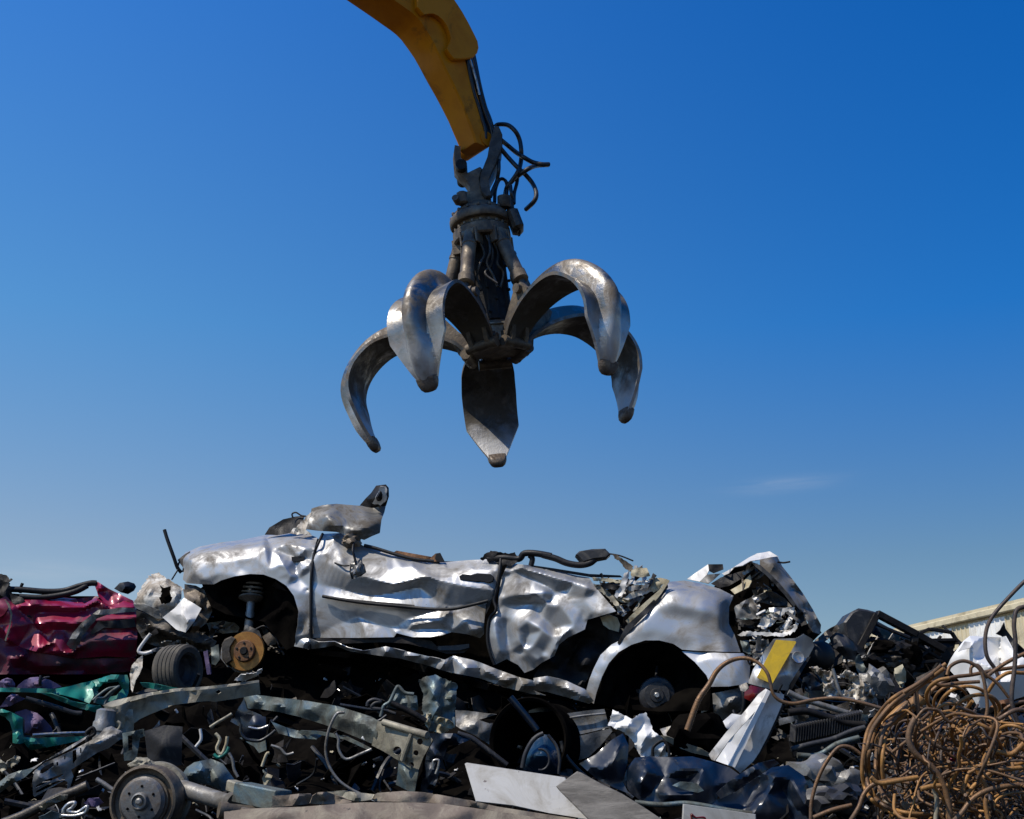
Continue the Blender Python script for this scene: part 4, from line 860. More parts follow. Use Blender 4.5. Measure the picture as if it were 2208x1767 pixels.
T_('tail_edge', cE((1960, 920, .02), (1985, 915, .02), (1900, 1060, -.02), (1850, 1150, .0), (1820, 1170, .02), (1830, 1120, .0), (1890, 1020, -.02)), 'black', rnd=(14, .008), seed=143)

# shredded strips hanging in the torn openings
def strips(parent, fn, Yf, region, n, seed, mats, smin, smax, name):
    r_ = random.Random(seed)
    xs = [p[0] for p in region]; ys = [p[1] for p in region]
    k = 0
    while k < n:
        x = r_.uniform(min(xs), max(xs)); y = r_.uniform(min(ys), max(ys))
        if not inside(np.array([x]), np.array([y]), region)[0]: continue
        k += 1; L_ = r_.uniform(smin, smax); w_ = L_*r_.uniform(.10, .45); a = r_.choice([r_.uniform(-.7, .2), r_.uniform(-1.6, 1.6)]); ca, sa = math.cos(a), math.sin(a)
        o = []
        m_ = r_.randint(3, 4)
        for i in range(m_): t = -1 + 2*i/(m_-1); o.append((t*L_, -w_*r_.uniform(.5, 1.1)))
        for i in range(m_): t = 1 - 2*i/(m_-1); o.append((t*L_*r_.uniform(.9, 1.05), w_*r_.uniform(.4, 1.1)))
        d0 = r_.uniform(.0, .14)
        pts = [(x + (px*ca - py*sa)/2, y + (px*sa + py*ca)/2, d0 + r_.uniform(-.04, .04)) for px, py in o]
        sheet(name, pts, r_.choice(mats), Yf, parent, rnd=(12, .012), seed=seed*100 + k, smooth=1, sp=4, jag=.4)
strips(car, cE, YC, cE((430, 350), (620, 350), (700, 300), (830, 330), (880, 420), (760, 560), (640, 620), (560, 520)), 26, 61, ['white', 'cream', 'silver_dirty', 'dark', 'grease', 'greydark', 'beige', 'silver'], 14, 46, 'torn_strip')
strips(car, cE, YT, cE((1440, 540), (1600, 480), (1800, 540), (1900, 620), (1880, 760), (1680, 780), (1460, 760)), 26, 62, ['white', 'whiterag', 'silver_dirty', 'bluegrey', 'dark', 'grease', 'silver'], 14, 44, 'torn_metal')
strips(car, cE, lambda x, y: YT(x)+.15, cE((1400, 330), (1600, 250), (1800, 440), (1880, 540), (1600, 520), (1430, 440)), 16, 63, ['dark', 'greasedark', 'cream', 'grease', 'silver_dirty', 'greydark'], 14, 44, 'boot_lining')
strips(car, cE, lambda x, y: YT(x)-.02, cE((1480, 770), (1700, 790), (1620, 960), (1540, 1090), (1500, 900)), 14, 64, ['silver_dirty', 'bluegrey', 'dark', 'silver', 'white'], 12, 34, 'torn_metal')
strips(car, cC, lambda x, y: YC(x)+.12, cC((1370, 1000), (1500, 1030), (1600, 1120), (1480, 1200), (1400, 1300), (1340, 1150)), 12, 65, ['grease', 'greasedark', 'dark', 'grey', 'beige'], 12, 34, 'torn_metal')
strips(car, cC, lambda x, y: YC(x)+.10, cC((1700, 1120), (1880, 1080), (1930, 1230), (1850, 1290), (1720, 1240)), 10, 66, ['grease', 'greasedark', 'dark', 'grey'], 12, 34, 'torn_metal')
strips(car, cC, lambda x, y: YC(x)+.06, cC((900, 960), (1100, 1020), (1300, 1110), (1380, 1200), (1150, 1220), (960, 1180)), 14, 67, ['grease', 'greasedark', 'dark', 'grey', 'whiterag'], 12, 40, 'undertray')
# ------------------------------------------------------------------ red wreck on the left
YR = lambda x, y=0: 8.75 + .0006*(x-150)
red = empty('crushed_car', P(150, 1450, 9.2), 'crushed magenta red car body wedged beside the silver car at the left edge', 'car')
def R_(name, out, m='red', Y=YR, p=red, **k): return sheet(name, out, m, Y, p, **k)
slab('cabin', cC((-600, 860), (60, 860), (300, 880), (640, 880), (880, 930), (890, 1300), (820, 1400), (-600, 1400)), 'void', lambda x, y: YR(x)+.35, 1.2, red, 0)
R_('body_side', cC((-620, 900, .05), (0, 900, .02), (40, 880, .04), (90, 930, .06), (160, 905, .08), (330, 905, .1), (420, 890, .14), (520, 900, .14), (560, 930, .06), (640, 890, .06), (690, 920, .05), (730, 945, .04), (820, 905, .05), (890, 920, .05), (908, 960, .03), (912, 1130, .03), (905, 1280, .05), (880, 1290, .06), (700, 1280, .05), (500, 1296, .05), (440, 1285, .04), (270, 1258, .05), (120, 1215, .06), (30, 1185, .06), (-620, 1150, .06)),
   ridges=[cC(*l) for l in (((150, 940, -.02), (330, 935, -.03), (480, 960, -.05), (560, 950, -.04), (650, 905, -.05)), ((200, 1000, .04), (360, 985, .04), (520, 985, .03), (640, 945, .03)), ((262, 1068, -.06), (350, 1045, -.05), (485, 1062, -.06)), ((270, 1100, .03), (400, 1105, .03), (500, 1110, .02)),
     ((260, 1230, -.03), (360, 1190, -.04), (440, 1275, -.06)), ((440, 1275, -.06), (600, 1180, -.02), (900, 1165, -.04)), ((480, 1235, .02), (640, 1250, .02), (880, 1240, .02)), ((90, 940, .0), (160, 1000, .05), (220, 1060, .06), (300, 1140, .06), (330, 1205, .03)), ((60, 980, -.05), (80, 1060, -.04), (45, 1170, -.05)),
     ((650, 1000, .0), (800, 990, .02), (905, 985, .02)), ((650, 1040, -.03), (900, 1020, -.03)), ((660, 1110, .0), (900, 1095, .02)), ((680, 925, -.03), (760, 960, -.02), (890, 950, -.03)), ((-600, 960, -.03), (0, 985, -.02)), ((-600, 1060, .05), (20, 1070, .02)))],
   rnd=(46, .005), seed=201, smooth=1, zk=.85, sp=4)
R_('body_side', cC((622, 790, .1), (650, 785, .1), (720, 830, .08), (800, 870, .06), (888, 912, .04), (880, 930, .03), (820, 915, .04), (760, 930, .04), (720, 945, .04), (690, 920, .05), (655, 880, .06), (640, 840, .08)), ctrl=cC((680, 850, .10), (740, 880, .10), (800, 900, .03), (665, 830, .02)), rnd=(10, .015), seed=202, smooth=1, sp=4)
R_('roof_edge', cC((180, 910, .12), (330, 900, .1), (470, 905, .1), (640, 880, .1), (660, 890, .08), (520, 940, .06), (360, 960, .05), (210, 950, .08)), 'reddark', rnd=(12, .03), seed=203, smooth=1)
R_('pillar', cC((30, 900, -.06), (62, 930, -.06), (82, 1000, -.05), (70, 1080, -.04), (40, 1180, -.03), (30, 1175, -.03), (62, 1070, -.04), (70, 1000, -.05), (50, 940, -.06)), 'beige', rnd=(14, .006), seed=204)
R_('front_door', cC((-620, 900, .0), (0, 905, -.02), (40, 900, -.04), (60, 950, -.05), (30, 1000, -.04), (0, 1020, -.02), (-620, 1020, -.02)), 'red', rnd=(12, .025), seed=205, smooth=1)
R_('lower_panel', cC((-620, 1150, .05), (0, 1150, .05), (120, 1210, .06), (270, 1260, .06), (500, 1298, .06), (900, 1290, .06), (880, 1380, .14), (640, 1400, .16), (300, 1400, .16), (-620, 1400, .15)), 'reddark', ctrl=cC((150, 1275, -.02), (230, 1290, .06), (60, 1300, .02), (400, 1340, .0), (560, 1320, .08), (700, 1350, .05)), rnd=(22, .03), seed=206, smooth=1)
R_('bumper_strip', cC((442, 1200, -.02), (480, 1130, -.05), (540, 1060, -.08), (600, 1010, -.09), (652, 972, -.08), (740, 965, -.07), (820, 955, -.06), (905, 965, -.05), (900, 985, -.05), (800, 990, -.07), (720, 1002, -.08), (645, 1030, -.08), (600, 1080, -.06), (545, 1150, -.05), (530, 1200, -.02), (492, 1245, .0), (462, 1222, -.01)), 'grey', ctrl=cC((560, 1080, -.11), (660, 1000, -.12), (500, 1160, -.08)), rnd=(14, .012), seed=207, smooth=1)
R_('bumper_strip', cC((650, 1050, -.03), (720, 1045, -.05), (890, 1030, -.04), (905, 1085, -.02), (800, 1095, -.03), (690, 1090, -.03), (610, 1140, -.02), (600, 1120, -.03)), 'greydark', ctrl=cC((760, 1065, -.07)), rnd=(14, .012), seed=208, smooth=1)
cable('roof_rail', cC((60, 835, .1), (150, 838, .1), (300, 850, .1), (420, 845, .1), (520, 815, .1), (600, 795, .1), (640, 795, .1)), YR, .022, 'black', red)
cable('roof_rail', cC((130, 885, .08), (260, 890, .08), (380, 878, .08), (500, 850, .08), (580, 810, .1)), YR, .022, 'black', red)
R_('door_mirror', cC((758, 830, .12), (795, 792, .12), (850, 783, .14), (892, 796, .16), (905, 818, .16), (890, 845, .14), (850, 868, .12), (800, 855, .1)), 'black', ctrl=cC((830, 820, .02)), rnd=(12, .01), seed=209)
cable('loose_wire', cC((135, 860, .1), (140, 820, .1), (150, 795, .1)), YR, .012, 'dark', red)
R_('roof_pillar', cC((-60, 735, .1), (0, 732, .1), (45, 742, .1), (60, 770, .08), (85, 768, .08), (60, 790, .06), (80, 830, .06), (75, 900, .06), (40, 890, .04), (0, 870, .04), (-60, 860, .04)), 'dark', rnd=(10, .03), seed=210, smooth=1, sp=4, jag=1)
R_('roof_pillar', cC((60, 860, .05), (150, 890, .05), (200, 960, .05), (220, 1030, .06), (170, 1010, .05), (120, 960, .04), (80, 920, .04)), 'dark', rnd=(10, .03), seed=211, smooth=1)

# ------------------------------------------------------------------ tyre and torn pieces under the silver car's nose
tyr = empty('tyre_assembly', P(*cC((1170, 1470))[0], 7.9), 'worn tyre standing on its tread under the silver car by the brake disc', 'tyre')
tc_ = P(*cC((1180, 1372))[0], 8.05); ax = Vector((.92, -.38, .03)).normalized()
d = MB(); Rw = .165
prof_ = [(Rw*.62, -.085), (Rw*.86, -.094), (Rw*.96, -.082), (Rw*.985, -.062)]
for k in range(4):
    z0 = -.062 + k*.031; prof_ += [(Rw*.995, z0+.002), (Rw*1.0, z0+.012), (Rw*1.0, z0+.024), (Rw*.972, z0+.026), (Rw*.972, z0+.030)]
prof_ += [(Rw*.985, .066), (Rw*.96, .085), (Rw*.86, .095), (Rw*.66, .088), (Rw*.62, .07)]
d.lathe(prof_, tc_, ax, 64, ring=True); d.obj('rubber_casing', 'tyre', tyr, 30)
d = MB(); d.lathe([(.02, .02), (Rw*.3, .02), (Rw*.5, .04), (Rw*.58, .075), (Rw*.66, .08), (Rw*.66, .07), (Rw*.6, .0)], tc_, ax, 40); d.obj('rim', 'greydark', tyr, 30)
tag(sheet('torn_fender', cC((862, 1395, .1), (875, 1340, .06), (910, 1300, .04), (948, 1272, .04), (946, 1350, .0), (925, 1400, .0), (900, 1440, .0), (880, 1520, .02), (870, 1500, .04)), 'whiterag', 8.1, None, rnd=(9, .02), seed=221, smooth=1, sp=4), 'curved chip of dirty white bumper skin standing left of the worn tyre', 'scrap piece')
tag(cable('bent_bracket', cC((1000, 1130), (960, 1180), (920, 1245), (960, 1262), (1010, 1248)), 8.15, .012, 'white'), 'thin white bent bracket hanging under the silver car front bumper', 'bracket')
tag(sheet('dented_sheet', cC((940, 1250, .1), (1040, 1225, .05), (1180, 1215, .05), (1260, 1205, .05), (1320, 1250, .1), (1250, 1240, .12), (1120, 1250, .14)), 'grey', 8.1, None, rnd=(10, .03), seed=222, smooth=1), 'grey dented metal edge lying just above the worn tyre', 'scrap piece')
tag(sheet('blue_pipe_bracket', cC((1350, 1250, .0), (1378, 1240, .0), (1400, 1400, .0), (1375, 1402, .0)), 'purple', 7.95, None, rnd=(12, .01), seed=223, thick=.02), 'dull purple strut standing between tyre and brake disc', 'strut')
tag(sheet('bent_plate', cC((1400, 1220, .05), (1450, 1200, .0), (1460, 1300, .0), (1430, 1340, .02), (1405, 1330, .05)), 'bluegrey', 8.05, None, rnd=(12, .015), seed=224), 'pale blue grey bent plate behind the brake caliper', 'scrap piece')
tag(sheet('crumpled_foil', cC((1555, 1440, .0), (1600, 1400, -.03), (1680, 1395, -.04), (1740, 1360, -.05), (1738, 1390, -.02), (1690, 1420, .0), (1620, 1445, .03)), 'white', 7.6, None, rnd=(7, .03), seed=225, smooth=1, sp=3.5, jag=1), 'crumpled white foil scrap lying just below the brake disc', 'scrap piece')

# ------------------------------------------------------------------ green wreck, lower left
YG = lambda x, y=0: 7.2 + .0012*(x-100)
grn = empty('crushed_car', P(100, 1640, 7.6), 'flattened teal green car body with open window frame under the red wreck', 'car')
def G_(name, out, m='green', **k): return sheet(name, out, m, YG, grn, **k)
G_('roof_panel', cJ((-200, 385, .08), (0, 392, .05), (380, 398, .05), (560, 402, .06), (700, 378, .08), (820, 345, .12), (930, 322, .14), (962, 345, .1), (935, 400, .06), (952, 470, .04), (905, 552, .02), (780, 502, .02), (620, 462, .02), (400, 442, .03), (0, 432, .03), (-200, 430, .04)), ctrl=cJ((200, 415, -.02), (500, 425, -.01), (700, 430, .07), (850, 400, .10), (850, 500, .06)), rnd=(18, .012), seed=231, smooth=2)
G_('window_pillar', cJ((400, 442, .0), (520, 450, -.02), (640, 490, -.03), (800, 545, -.03), (1020, 575, -.02), (1050, 610, -.01), (1190, 632, .0), (1185, 668, .02), (960, 640, .0), (800, 600, .01), (640, 540, .01), (500, 480, .02)), ctrl=cJ((700, 530, -.05), (900, 595, -.05)), rnd=(12, .012), seed=232, smooth=1)
G_('roof_panel', cJ((930, 322, .12), (1030, 290, .12), (1130, 258, .14), (1290, 262, .16), (1310, 330, .14), (1300, 450, .14), (1250, 560, .12), (1120, 580, .08), (1000, 560, .06), (950, 540, .05), (955, 470, .05), (938, 400, .07), (960, 345, .1)), 'green', ctrl=cJ((1050, 330, .02), (1180, 300, .06), (1000, 420, .12), (1100, 420, .16), (1220, 400, .18), (1100, 500, .14)), rnd=(11, .035), seed=233, smooth=1, holes=[cJ((990, 420), (1040, 350), (1200, 330), (1240, 400), (1180, 470), (1020, 500))])
cable('torn_strip', cJ((960, 545, .0), (980, 500, .0), (1060, 490, .0), (1130, 430, -.02), (1205, 380, -.02), (1150, 430, .0), (1090, 500, .0), (1060, 560, .0)), YG, .009, 'bluegrey', grn)
cable('torn_strip', cJ((940, 520, .0), (1010, 460, .0), (1100, 400, .0), (1200, 385, .0)), YG, .008, 'bluegrey', grn)
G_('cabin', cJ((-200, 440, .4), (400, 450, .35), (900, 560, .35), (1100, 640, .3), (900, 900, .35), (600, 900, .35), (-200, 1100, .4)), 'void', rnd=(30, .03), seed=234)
G_('door_frame', cJ((-200, 570, .0), (-60, 590, .0), (20, 605, .0), (130, 645, -.02), (235, 700, .0), (228, 800, .0), (240, 890, -.01), (340, 902, -.02), (640, 892, -.02), (885, 880, -.01), (820, 920, .0), (700, 952, .0), (500, 992, .0), (400, 1010, .02), (250, 1042, .03), (110, 1062, .03), (62, 1112, .03), (75, 1030, .02), (128, 950, .0), (128, 840, .0), (100, 740, .0), (50, 690, .02), (-60, 650, .02), (-200, 640, .02)), ctrl=cJ((180, 720, -.05), (175, 860, -.05), (190, 960, -.05), (350, 950, -.06), (560, 935, -.05), (140, 1030, .0), (40, 640, -.04)), rnd=(24, .01), seed=235, smooth=2)
G_('window_seal', cJ((232, 690, .02), (250, 720, .01), (250, 870, .01), (340, 882, .01), (640, 872, .01), (880, 850, .01), (882, 880, .0), (640, 894, .0), (340, 904, .0), (236, 892, .0), (226, 800, .0)), 'black', rnd=(14, .006), seed=236)
cable('window_rail', cJ((330, 872, -.02), (500, 862, -.02), (700, 852, -.02), (860, 848, -.02)), YG, .009, 'steel', grn)
cable('window_rail', cJ((520, 660, .1), (545, 700, .08), (570, 770, .06), (600, 850, .04)), YG, .014, 'greydark', grn)
cable('drip_rail', cJ((260, 500, .06), (420, 545, .05), (600, 600, .04), (740, 645, .03), (830, 652, .02)), YG, .014, 'greydark', grn)
G_('door_seam', cJ((60, 1110, .0), (75, 1040, -.02), (125, 960, -.03), (135, 965, -.02), (100, 1050, .0), (75, 1110, .02)), 'beige', rnd=(10, .01), seed=237)
G_('torn_strip', cJ((380, 515, .1), (430, 520, .08), (470, 560, .08), (440, 580, .08), (400, 550, .1)), 'cream', rnd=(9, .02), seed=238)
G_('torn_strip', cJ((525, 560, .08), (600, 575, .08), (640, 600, .08), (570, 590, .08)), 'cream', rnd=(9, .02), seed=239)
# seats
for i, (o, c, b) in enumerate(((((165, 392), (190, 360), (240, 318), (310, 288), (380, 282), (440, 292), (510, 315), (570, 345), (625, 382), (500, 410), (300, 410)), (380, 350), 'head'), (((-40, 390), (-10, 335), (20, 310), (75, 290), (125, 305), (152, 345), (155, 392), (60, 405)), (70, 350), 'h'), (((0, 590, .0), (60, 500, .0), (200, 480, .0), (260, 500, .0), (180, 540, .0), (100, 580, .0)), (140, 520), 'h'), (((150, 640), (260, 610), (380, 650), (460, 720), (520, 790), (545, 850), (330, 870), (250, 850), (245, 720)), (380, 740), 'b'))):
    G_('seat', cJ(*[tuple(p[:2]) + (.26,) for p in o]), 'purple', ctrl=cJ(c + (.06,)), rnd=(26, .012), seed=240+i, smooth=3, thick=.05)
cable('loose_wire', cJ((410, 370, .04), (405, 320, .03), (415, 270, .03), (412, 300, .03)), YG, .009, 'black', grn)
cable('loose_wire', cJ((412, 320, .03), (450, 292, .03), (500, 285, .03)), YG, .006, 'greydark', grn)
tag(sheet('green_strip', cG((930, 455, .0), (1000, 460, .0), (1080, 480, .0), (1180, 500, .0), (1180, 515, .0), (1060, 505, .0), (960, 480, .0)), 'green', 7.5, None, rnd=(8, .02), seed=246, smooth=1), 'thin teal green metal strip lying left of the worn tyre base', 'scrap piece') if False else None
tag(sheet('dented_strip', cC((930, 1455, .0), (1010, 1458, .0), (1090, 1475, .0), (1190, 1495, .0), (1180, 1515, .02), (1060, 1505, .02), (950, 1485, .02)), 'green', 7.5, None, rnd=(8, .02), seed=246, smooth=1), 'thin teal green metal strip lying at the foot of the worn tyre', 'scrap piece')

# ------------------------------------------------------------------ beige rail, stamped panel, bracket
YB = lambda x, y=0: 6.35 + .0009*(x-250)
rail = empty('chassis_rail', P(300, 1600, 6.6), 'dusty beige bent chassis rail running from the stamped front panel under the tyre', 'chassis rail')
sheet('rail_top', cG((682, 374, .0), (740, 345, .05), (800, 332, .05), (1000, 288, .05), (1160, 262, .05), (1372, 248, .05), (1560, 228, .06), (1720, 205, .08), (1720, 222, .04), (1560, 246, .0), (1375, 268, -.02), (1160, 285, -.03), (1000, 312, -.03), (860, 350, -.03), (790, 378, -.03), (740, 384, -.02)), 'beige', YB, rail, rnd=(20, .006), seed=251)
sheet('rail_web', cG((745, 384, -.01), (800, 372, -.03), (860, 345, -.03), (1000, 308, -.03), (1160, 282, -.03), (1375, 266, -.02), (1560, 244, .0), (1720, 220, .04), (1730, 300, .06), (1560, 330, .03), (1430, 350, .02), (1380, 345, .0), (1300, 352, .0), (1150, 372, .0), (1080, 400, .01), (1000, 432, .01), (930, 465, .02), (880, 500, .02), (820, 525, .0), (770, 520, .0), (760, 450, -.01)), 'beige', YB, rail, ctrl=cG((900, 410, .02), (1100, 340, .025), (1250, 310, .025), (1400, 300, -.02), (1600, 280, .03), (820, 450, -.02)), rnd=(22, .010), seed=252, smooth=1, holes=[cG((1430, 285), (1455, 270), (1470, 285), (1450, 300))])
sheet('rail_end', cG((640, 660, .0), (655, 560, .0), (700, 540, -.01), (722, 470, -.01), (700, 420, .0), (690, 378, .0), (745, 384, -.02), (790, 400, -.03), (880, 400, -.02), (890, 470, -.02), (888, 540, .0), (815, 560, -.02), (805, 590, -.02), (740, 640, .0), (700, 650, .0)), 'beige', YB, rail, ctrl=cG((720, 600, -.03), (790, 480, .02), (840, 450, -.03)), rnd=(14, .016), seed=253, smooth=1)
d = MB(); a_p = P(*cG((700, 450))[0], 6.3); b_p = P(*cG((672, 615))[0], 6.3)
d.lathe([(.03, -.04), (.048, -.03), (.048, .02), (.055, .03), (.055, .07), (.045, .08), (.045, (b_p-a_p).length)], a_p, (b_p-a_p), 20); d.obj('bush_tube', 'grey', rail, 35)
cable('rail_clip', cG((735, 540), (760, 545), (790, 530), (800, 500), (780, 480)), 6.25, .008, 'beige', rail)
tag(sheet('slotted_bracket', cG((812, 558, .0), (880, 545, -.03), (955, 530, -.02), (962, 578, -.01), (930, 590, .0), (905, 738, .0), (824, 742, .0)), 'bluegrey', 6.2, None, ctrl=cG((890, 560, -.05), (865, 650, -.02)), rnd=(14, .01), seed=255, holes=[cG((848, 575), (880, 572), (878, 668), (852, 676)), cG((938, 556), (948, 553), (948, 568), (940, 570))]), 'pale grey slotted bracket hanging below the beige chassis rail', 'bracket')
YPn = lambda x, y=0: 6.0 + .0007*(x-150)
pan = empty('stamped_panel', P(150, 1700, 6.2), 'grey stamped car front panel with slots slanting up to the beige rail', 'car panel')
sheet('panel_face', cJ((328, 1345, .0), (350, 1232, -.01), (440, 1158, -.01), (600, 1090, -.01), (730, 1028, -.01), (782, 998, -.01), (985, 890, -.01), (1060, 800, .0), (1130, 780, .0), (1240, 835, -.01), (1232, 905, .0), (1100, 1005, .0), (985, 1050, .0), (770, 1192, .0), (722, 1222, .0), (745, 1290, .0), (722, 1360, .0), (702, 1445, .01), (680, 1452, .01), (684, 1345, .0), (650, 1330, .0), (352, 1498, .02), (335, 1480, .02)), 'grey', YPn, pan,
   ctrl=cJ((400, 1300, -.03), (600, 1180, -.03), (850, 1030, -.03), (1000, 960, -.03), (1150, 880, -.03), (560, 1250, .01)), rnd=(18, .008), seed=261, smooth=1, sp=4,
   holes=[cJ((405, 1255), (410, 1222), (450, 1190), (535, 1148), (548, 1160), (540, 1190), (490, 1225), (430, 1262)), cJ((735, 1030), (772, 1016), (776, 1115), (738, 1165)), cJ((650, 1085), (664, 1080), (664, 1115), (650, 1120)), cJ((810, 1005), (825, 995), (825, 1050), (812, 1058)), cJ((360, 1388), (480, 1320), (640, 1262), (648, 1275), (500, 1345), (362, 1408)), cJ((362, 1440), (500, 1365), (655, 1308), (662, 1320), (520, 1388), (364, 1462)), cJ((570, 1150), (590, 1140), (592, 1180), (574, 1190))])
sheet('upper_flange', cJ((200, 1240, .1), (330, 1200, .06), (480, 1115, .04), (700, 985, .03), (900, 870, .03), (905, 885, .0), (730, 1000, -.02), (600, 1068, -.02), (440, 1140, -.02), (350, 1212, -.02), (210, 1262, .04)), 'grey', YPn, pan, rnd=(16, .006), seed=262)
cable('panel_clip', cJ((880, 940), (890, 900), (930, 880), (960, 850), (940, 800), (890, 830), (870, 860)), lambda x, y: YPn(x)-.04, .009, 'dark', pan)
tag(sheet('blue_fender', cJ((-200, 1400, .0), (0, 1340, .0), (90, 1270, .0), (190, 1235, .0), (310, 1210, .0), (345, 1215, .0), (250, 1300, .0), (120, 1370, .0), (60, 1410, .0), (0, 1460, .0), (-200, 1560, .0)), 'bluegrey', 5.7, None, ctrl=cJ((120, 1300, -.06), (20, 1380, -.06)), rnd=(20, .012), seed=263, smooth=2), 'weathered blue wing panel at the lower left corner of the pile', 'car panel')
tag(sheet('torn_grille', cJ((0, 1100, .0), (40, 1150, -.02), (80, 1130, .0), (150, 1080, -.02), (205, 1090, .0), (180, 1170, .0), (100, 1200, .03), (60, 1220, .0), (20, 1260, .0), (0, 1230, .0)), 'beige', 6.3, None, rnd=(6, .035), seed=264, smooth=1, sp=3.5, jag=1.2), 'shredded dusty bits of grille under the green door frame', 'scrap piece')
tag(cable('scaffold_pipe', cJ((-40, 1790), (200, 1700), (420, 1590), (620, 1490), (760, 1440), (890, 1380)), 5.7, .022, 'greasedark'), 'dark greasy pipe slanting below the stamped front panel', 'pipe')
tag(sheet('mud_strip', cJ((390, 1600, .0), (480, 1540, -.02), (600, 1480, -.02), (690, 1480, .0), (680, 1520, .02), (560, 1560, .0), (420, 1640, .02)), 'beige', 5.62, None, rnd=(8, .025), seed=265, smooth=1), 'lumpy beige mud strip caked on the greasy pipe', 'mud')
tag(sheet('purple_rag', cJ((850, 1560, .0), (900, 1510, -.03), (1000, 1510, -.03), (1050, 1560, .0), (980, 1600, -.02), (900, 1590, .0)), 'purple', 5.65, None, rnd=(7, .03), seed=266, smooth=1), 'scrunched purple rag just left of the big brake drum', 'rag')
tag(cable('wire_loop', cJ((640, 1660), (650, 1620), (700, 1570), (760, 1560), (730, 1610), (690, 1640), (780, 1660), (860, 1610), (885, 1600), (860, 1660), (760, 1690), (640, 1690), (560, 1680), (480, 1690)), 5.55, .009, 'steel'), 'pale steel wire looped beside the big brake drum', 'wire')
tag(sheet('pale_green_scrap', cJ((390, 1700, .0), (450, 1680, -.02), (520, 1640, -.03), (600, 1660, 0), (640, 1700, 0), (560, 1725, 0), (400, 1730, 0)), 'bluegrey', 5.5, None, rnd=(8, .025), seed=267, smooth=1), 'pale blue crumpled scrap in the bottom left foreground', 'scrap piece')

# ------------------------------------------------------------------ big brake drum with axle
drm = empty('brake_drum', P(*cG((945, 1240))[0], 5.8), 'large rusty brake drum facing the viewer at the bottom left', 'brake drum')
dc = P(*cG((945, 1012))[0], 5.55); ax = Vector((.13, 1, .02)).normalized(); k_ = .1535/235*1.0
q = lambda r: r*k_
d = MB(); d.lathe([(q(100), .12), (q(225), .12), (q(236), .10), (q(238), .02), (q(232), .0), (q(216), -.004), (q(208), .004), (q(204), .02), (q(178), .024), (q(172), .012), (q(160), .010)], dc, ax, 64); d.obj('drum_rim', 'grease', drm, 28)
d = MB(); d.lathe([(q(162), .03), (q(160), -.002), (q(150), -.008), (q(140), -.016), (q(128), -.018), (q(60), -.020), (q(58), -.02)], dc, ax, 56)
u = ax.cross(Vector((0, 0, 1))).normalized(); v = u.cross(ax)
d.obj('drum_face', 'discgrey', drm, 28)
d = MB(); d.lathe([(q(62), -.01), (q(60), .03), (q(54), .042), (q(46), .044), (q(42), .03), (q(24), .028), (q(23), .04), (q(12), .044)], dc, -ax, 40); d.obj('hub_cap', 'grey', drm, 28)
for k in range(6):
    a = 2*PI*k/6 + .5; d = MB(); d.lathe([(q(9), .0), (q(9), .004)], dc + u*q(98)*math.cos(a) + v*q(98)*math.sin(a) - ax*.0215, ax, 10); d.obj('stud_hole', 'void', drm, 28)
d = MB(); d.lathe([(q(200), .02), (q(245), .03), (q(248), .06), (q(238), .09)], dc + Vector((0, .13, .01)), ax, 40); d.obj('back_plate', 'beige', drm, 28)
lump('rust_lump', P(*cG((940, 765))[0], 5.62), .028, 'beige', drm, 5, sx=1.8)
d = MB(); a_p = P(*cG((1130, 905))[0], 5.75); b_p = P(*cG((1560, 1035))[0], 5.5)
d.lathe([(.05, -.05), (.046, .0), (.040, .1), (.036, (b_p-a_p).length*.9), (.048, (b_p-a_p).length*.92), (.05, (b_p-a_p).length)], a_p, b_p-a_p, 20); d.obj('axle_tube', 'grey', drm, 35)
d = MB(); a_p = P(*cG((1500, 1072))[0], 5.35); d.lathe([(.01, -.03), (.034, -.03), (.036, .0), (.03, .01), (.03, .12)], a_p, (.9, .4, -.1), 20); d.lathe([(.03, 0), (.034, .01), (.034, .14)], P(*cG((1590, 1100))[0], 5.3), (.9, .3, -.2), 18); d.obj('axle_joint', 'grease', drm, 35)
tag(cable('control_rod', cG((640, 865), (690, 895), (740, 930), (800, 960)), 5.75, .011, 'grey'), 'thin grey rod ending behind the big brake drum', 'rod')
tag(sheet('blue_housing', cG((1190, 905, .1), (1205, 840, .06), (1240, 785, .05), (1290, 752, .05), (1400, 728, .08), (1480, 760, .06), (1560, 870, .05), (1545, 950, .05), (1470, 940, .0), (1380, 900, .0), (1310, 890, -.01)), 'bluegrey', 5.9, None, ctrl=cG((1260, 830, -.06), (1340, 800, -.06), (1440, 850, -.06), (1400, 790, .0), (1320, 880, -.02)), rnd=(22, .012), seed=271, smooth=2), 'rounded dark blue housing lying right of the big brake drum', 'housing')
bb = MB(); bb.beam(P(*cG((1545, 905))[0], 5.6), P(*cG((1650, 945))[0], 5.55), .05, .05); bb.obj
bx = MB(); bx.beam(P(*cG((1600, 950))[0], 5.5), P(*cG((1880, 1010))[0], 5.35), .10, .085, bev=.006); o = bx.obj('box_beam', 'bluegrey'); tag(o, 'short dark blue box beam lying right of the axle tube', 'beam')
bx = MB(); bx.beam(P(*cG((1530, 905))[0], 5.62), P(*cG((1640, 940))[0], 5.52), .05, .05, bev=.006); o = bx.obj('link_rod', 'beige'); tag(o, 'short dusty beige link rod stuck into the blue box beam', 'rod')
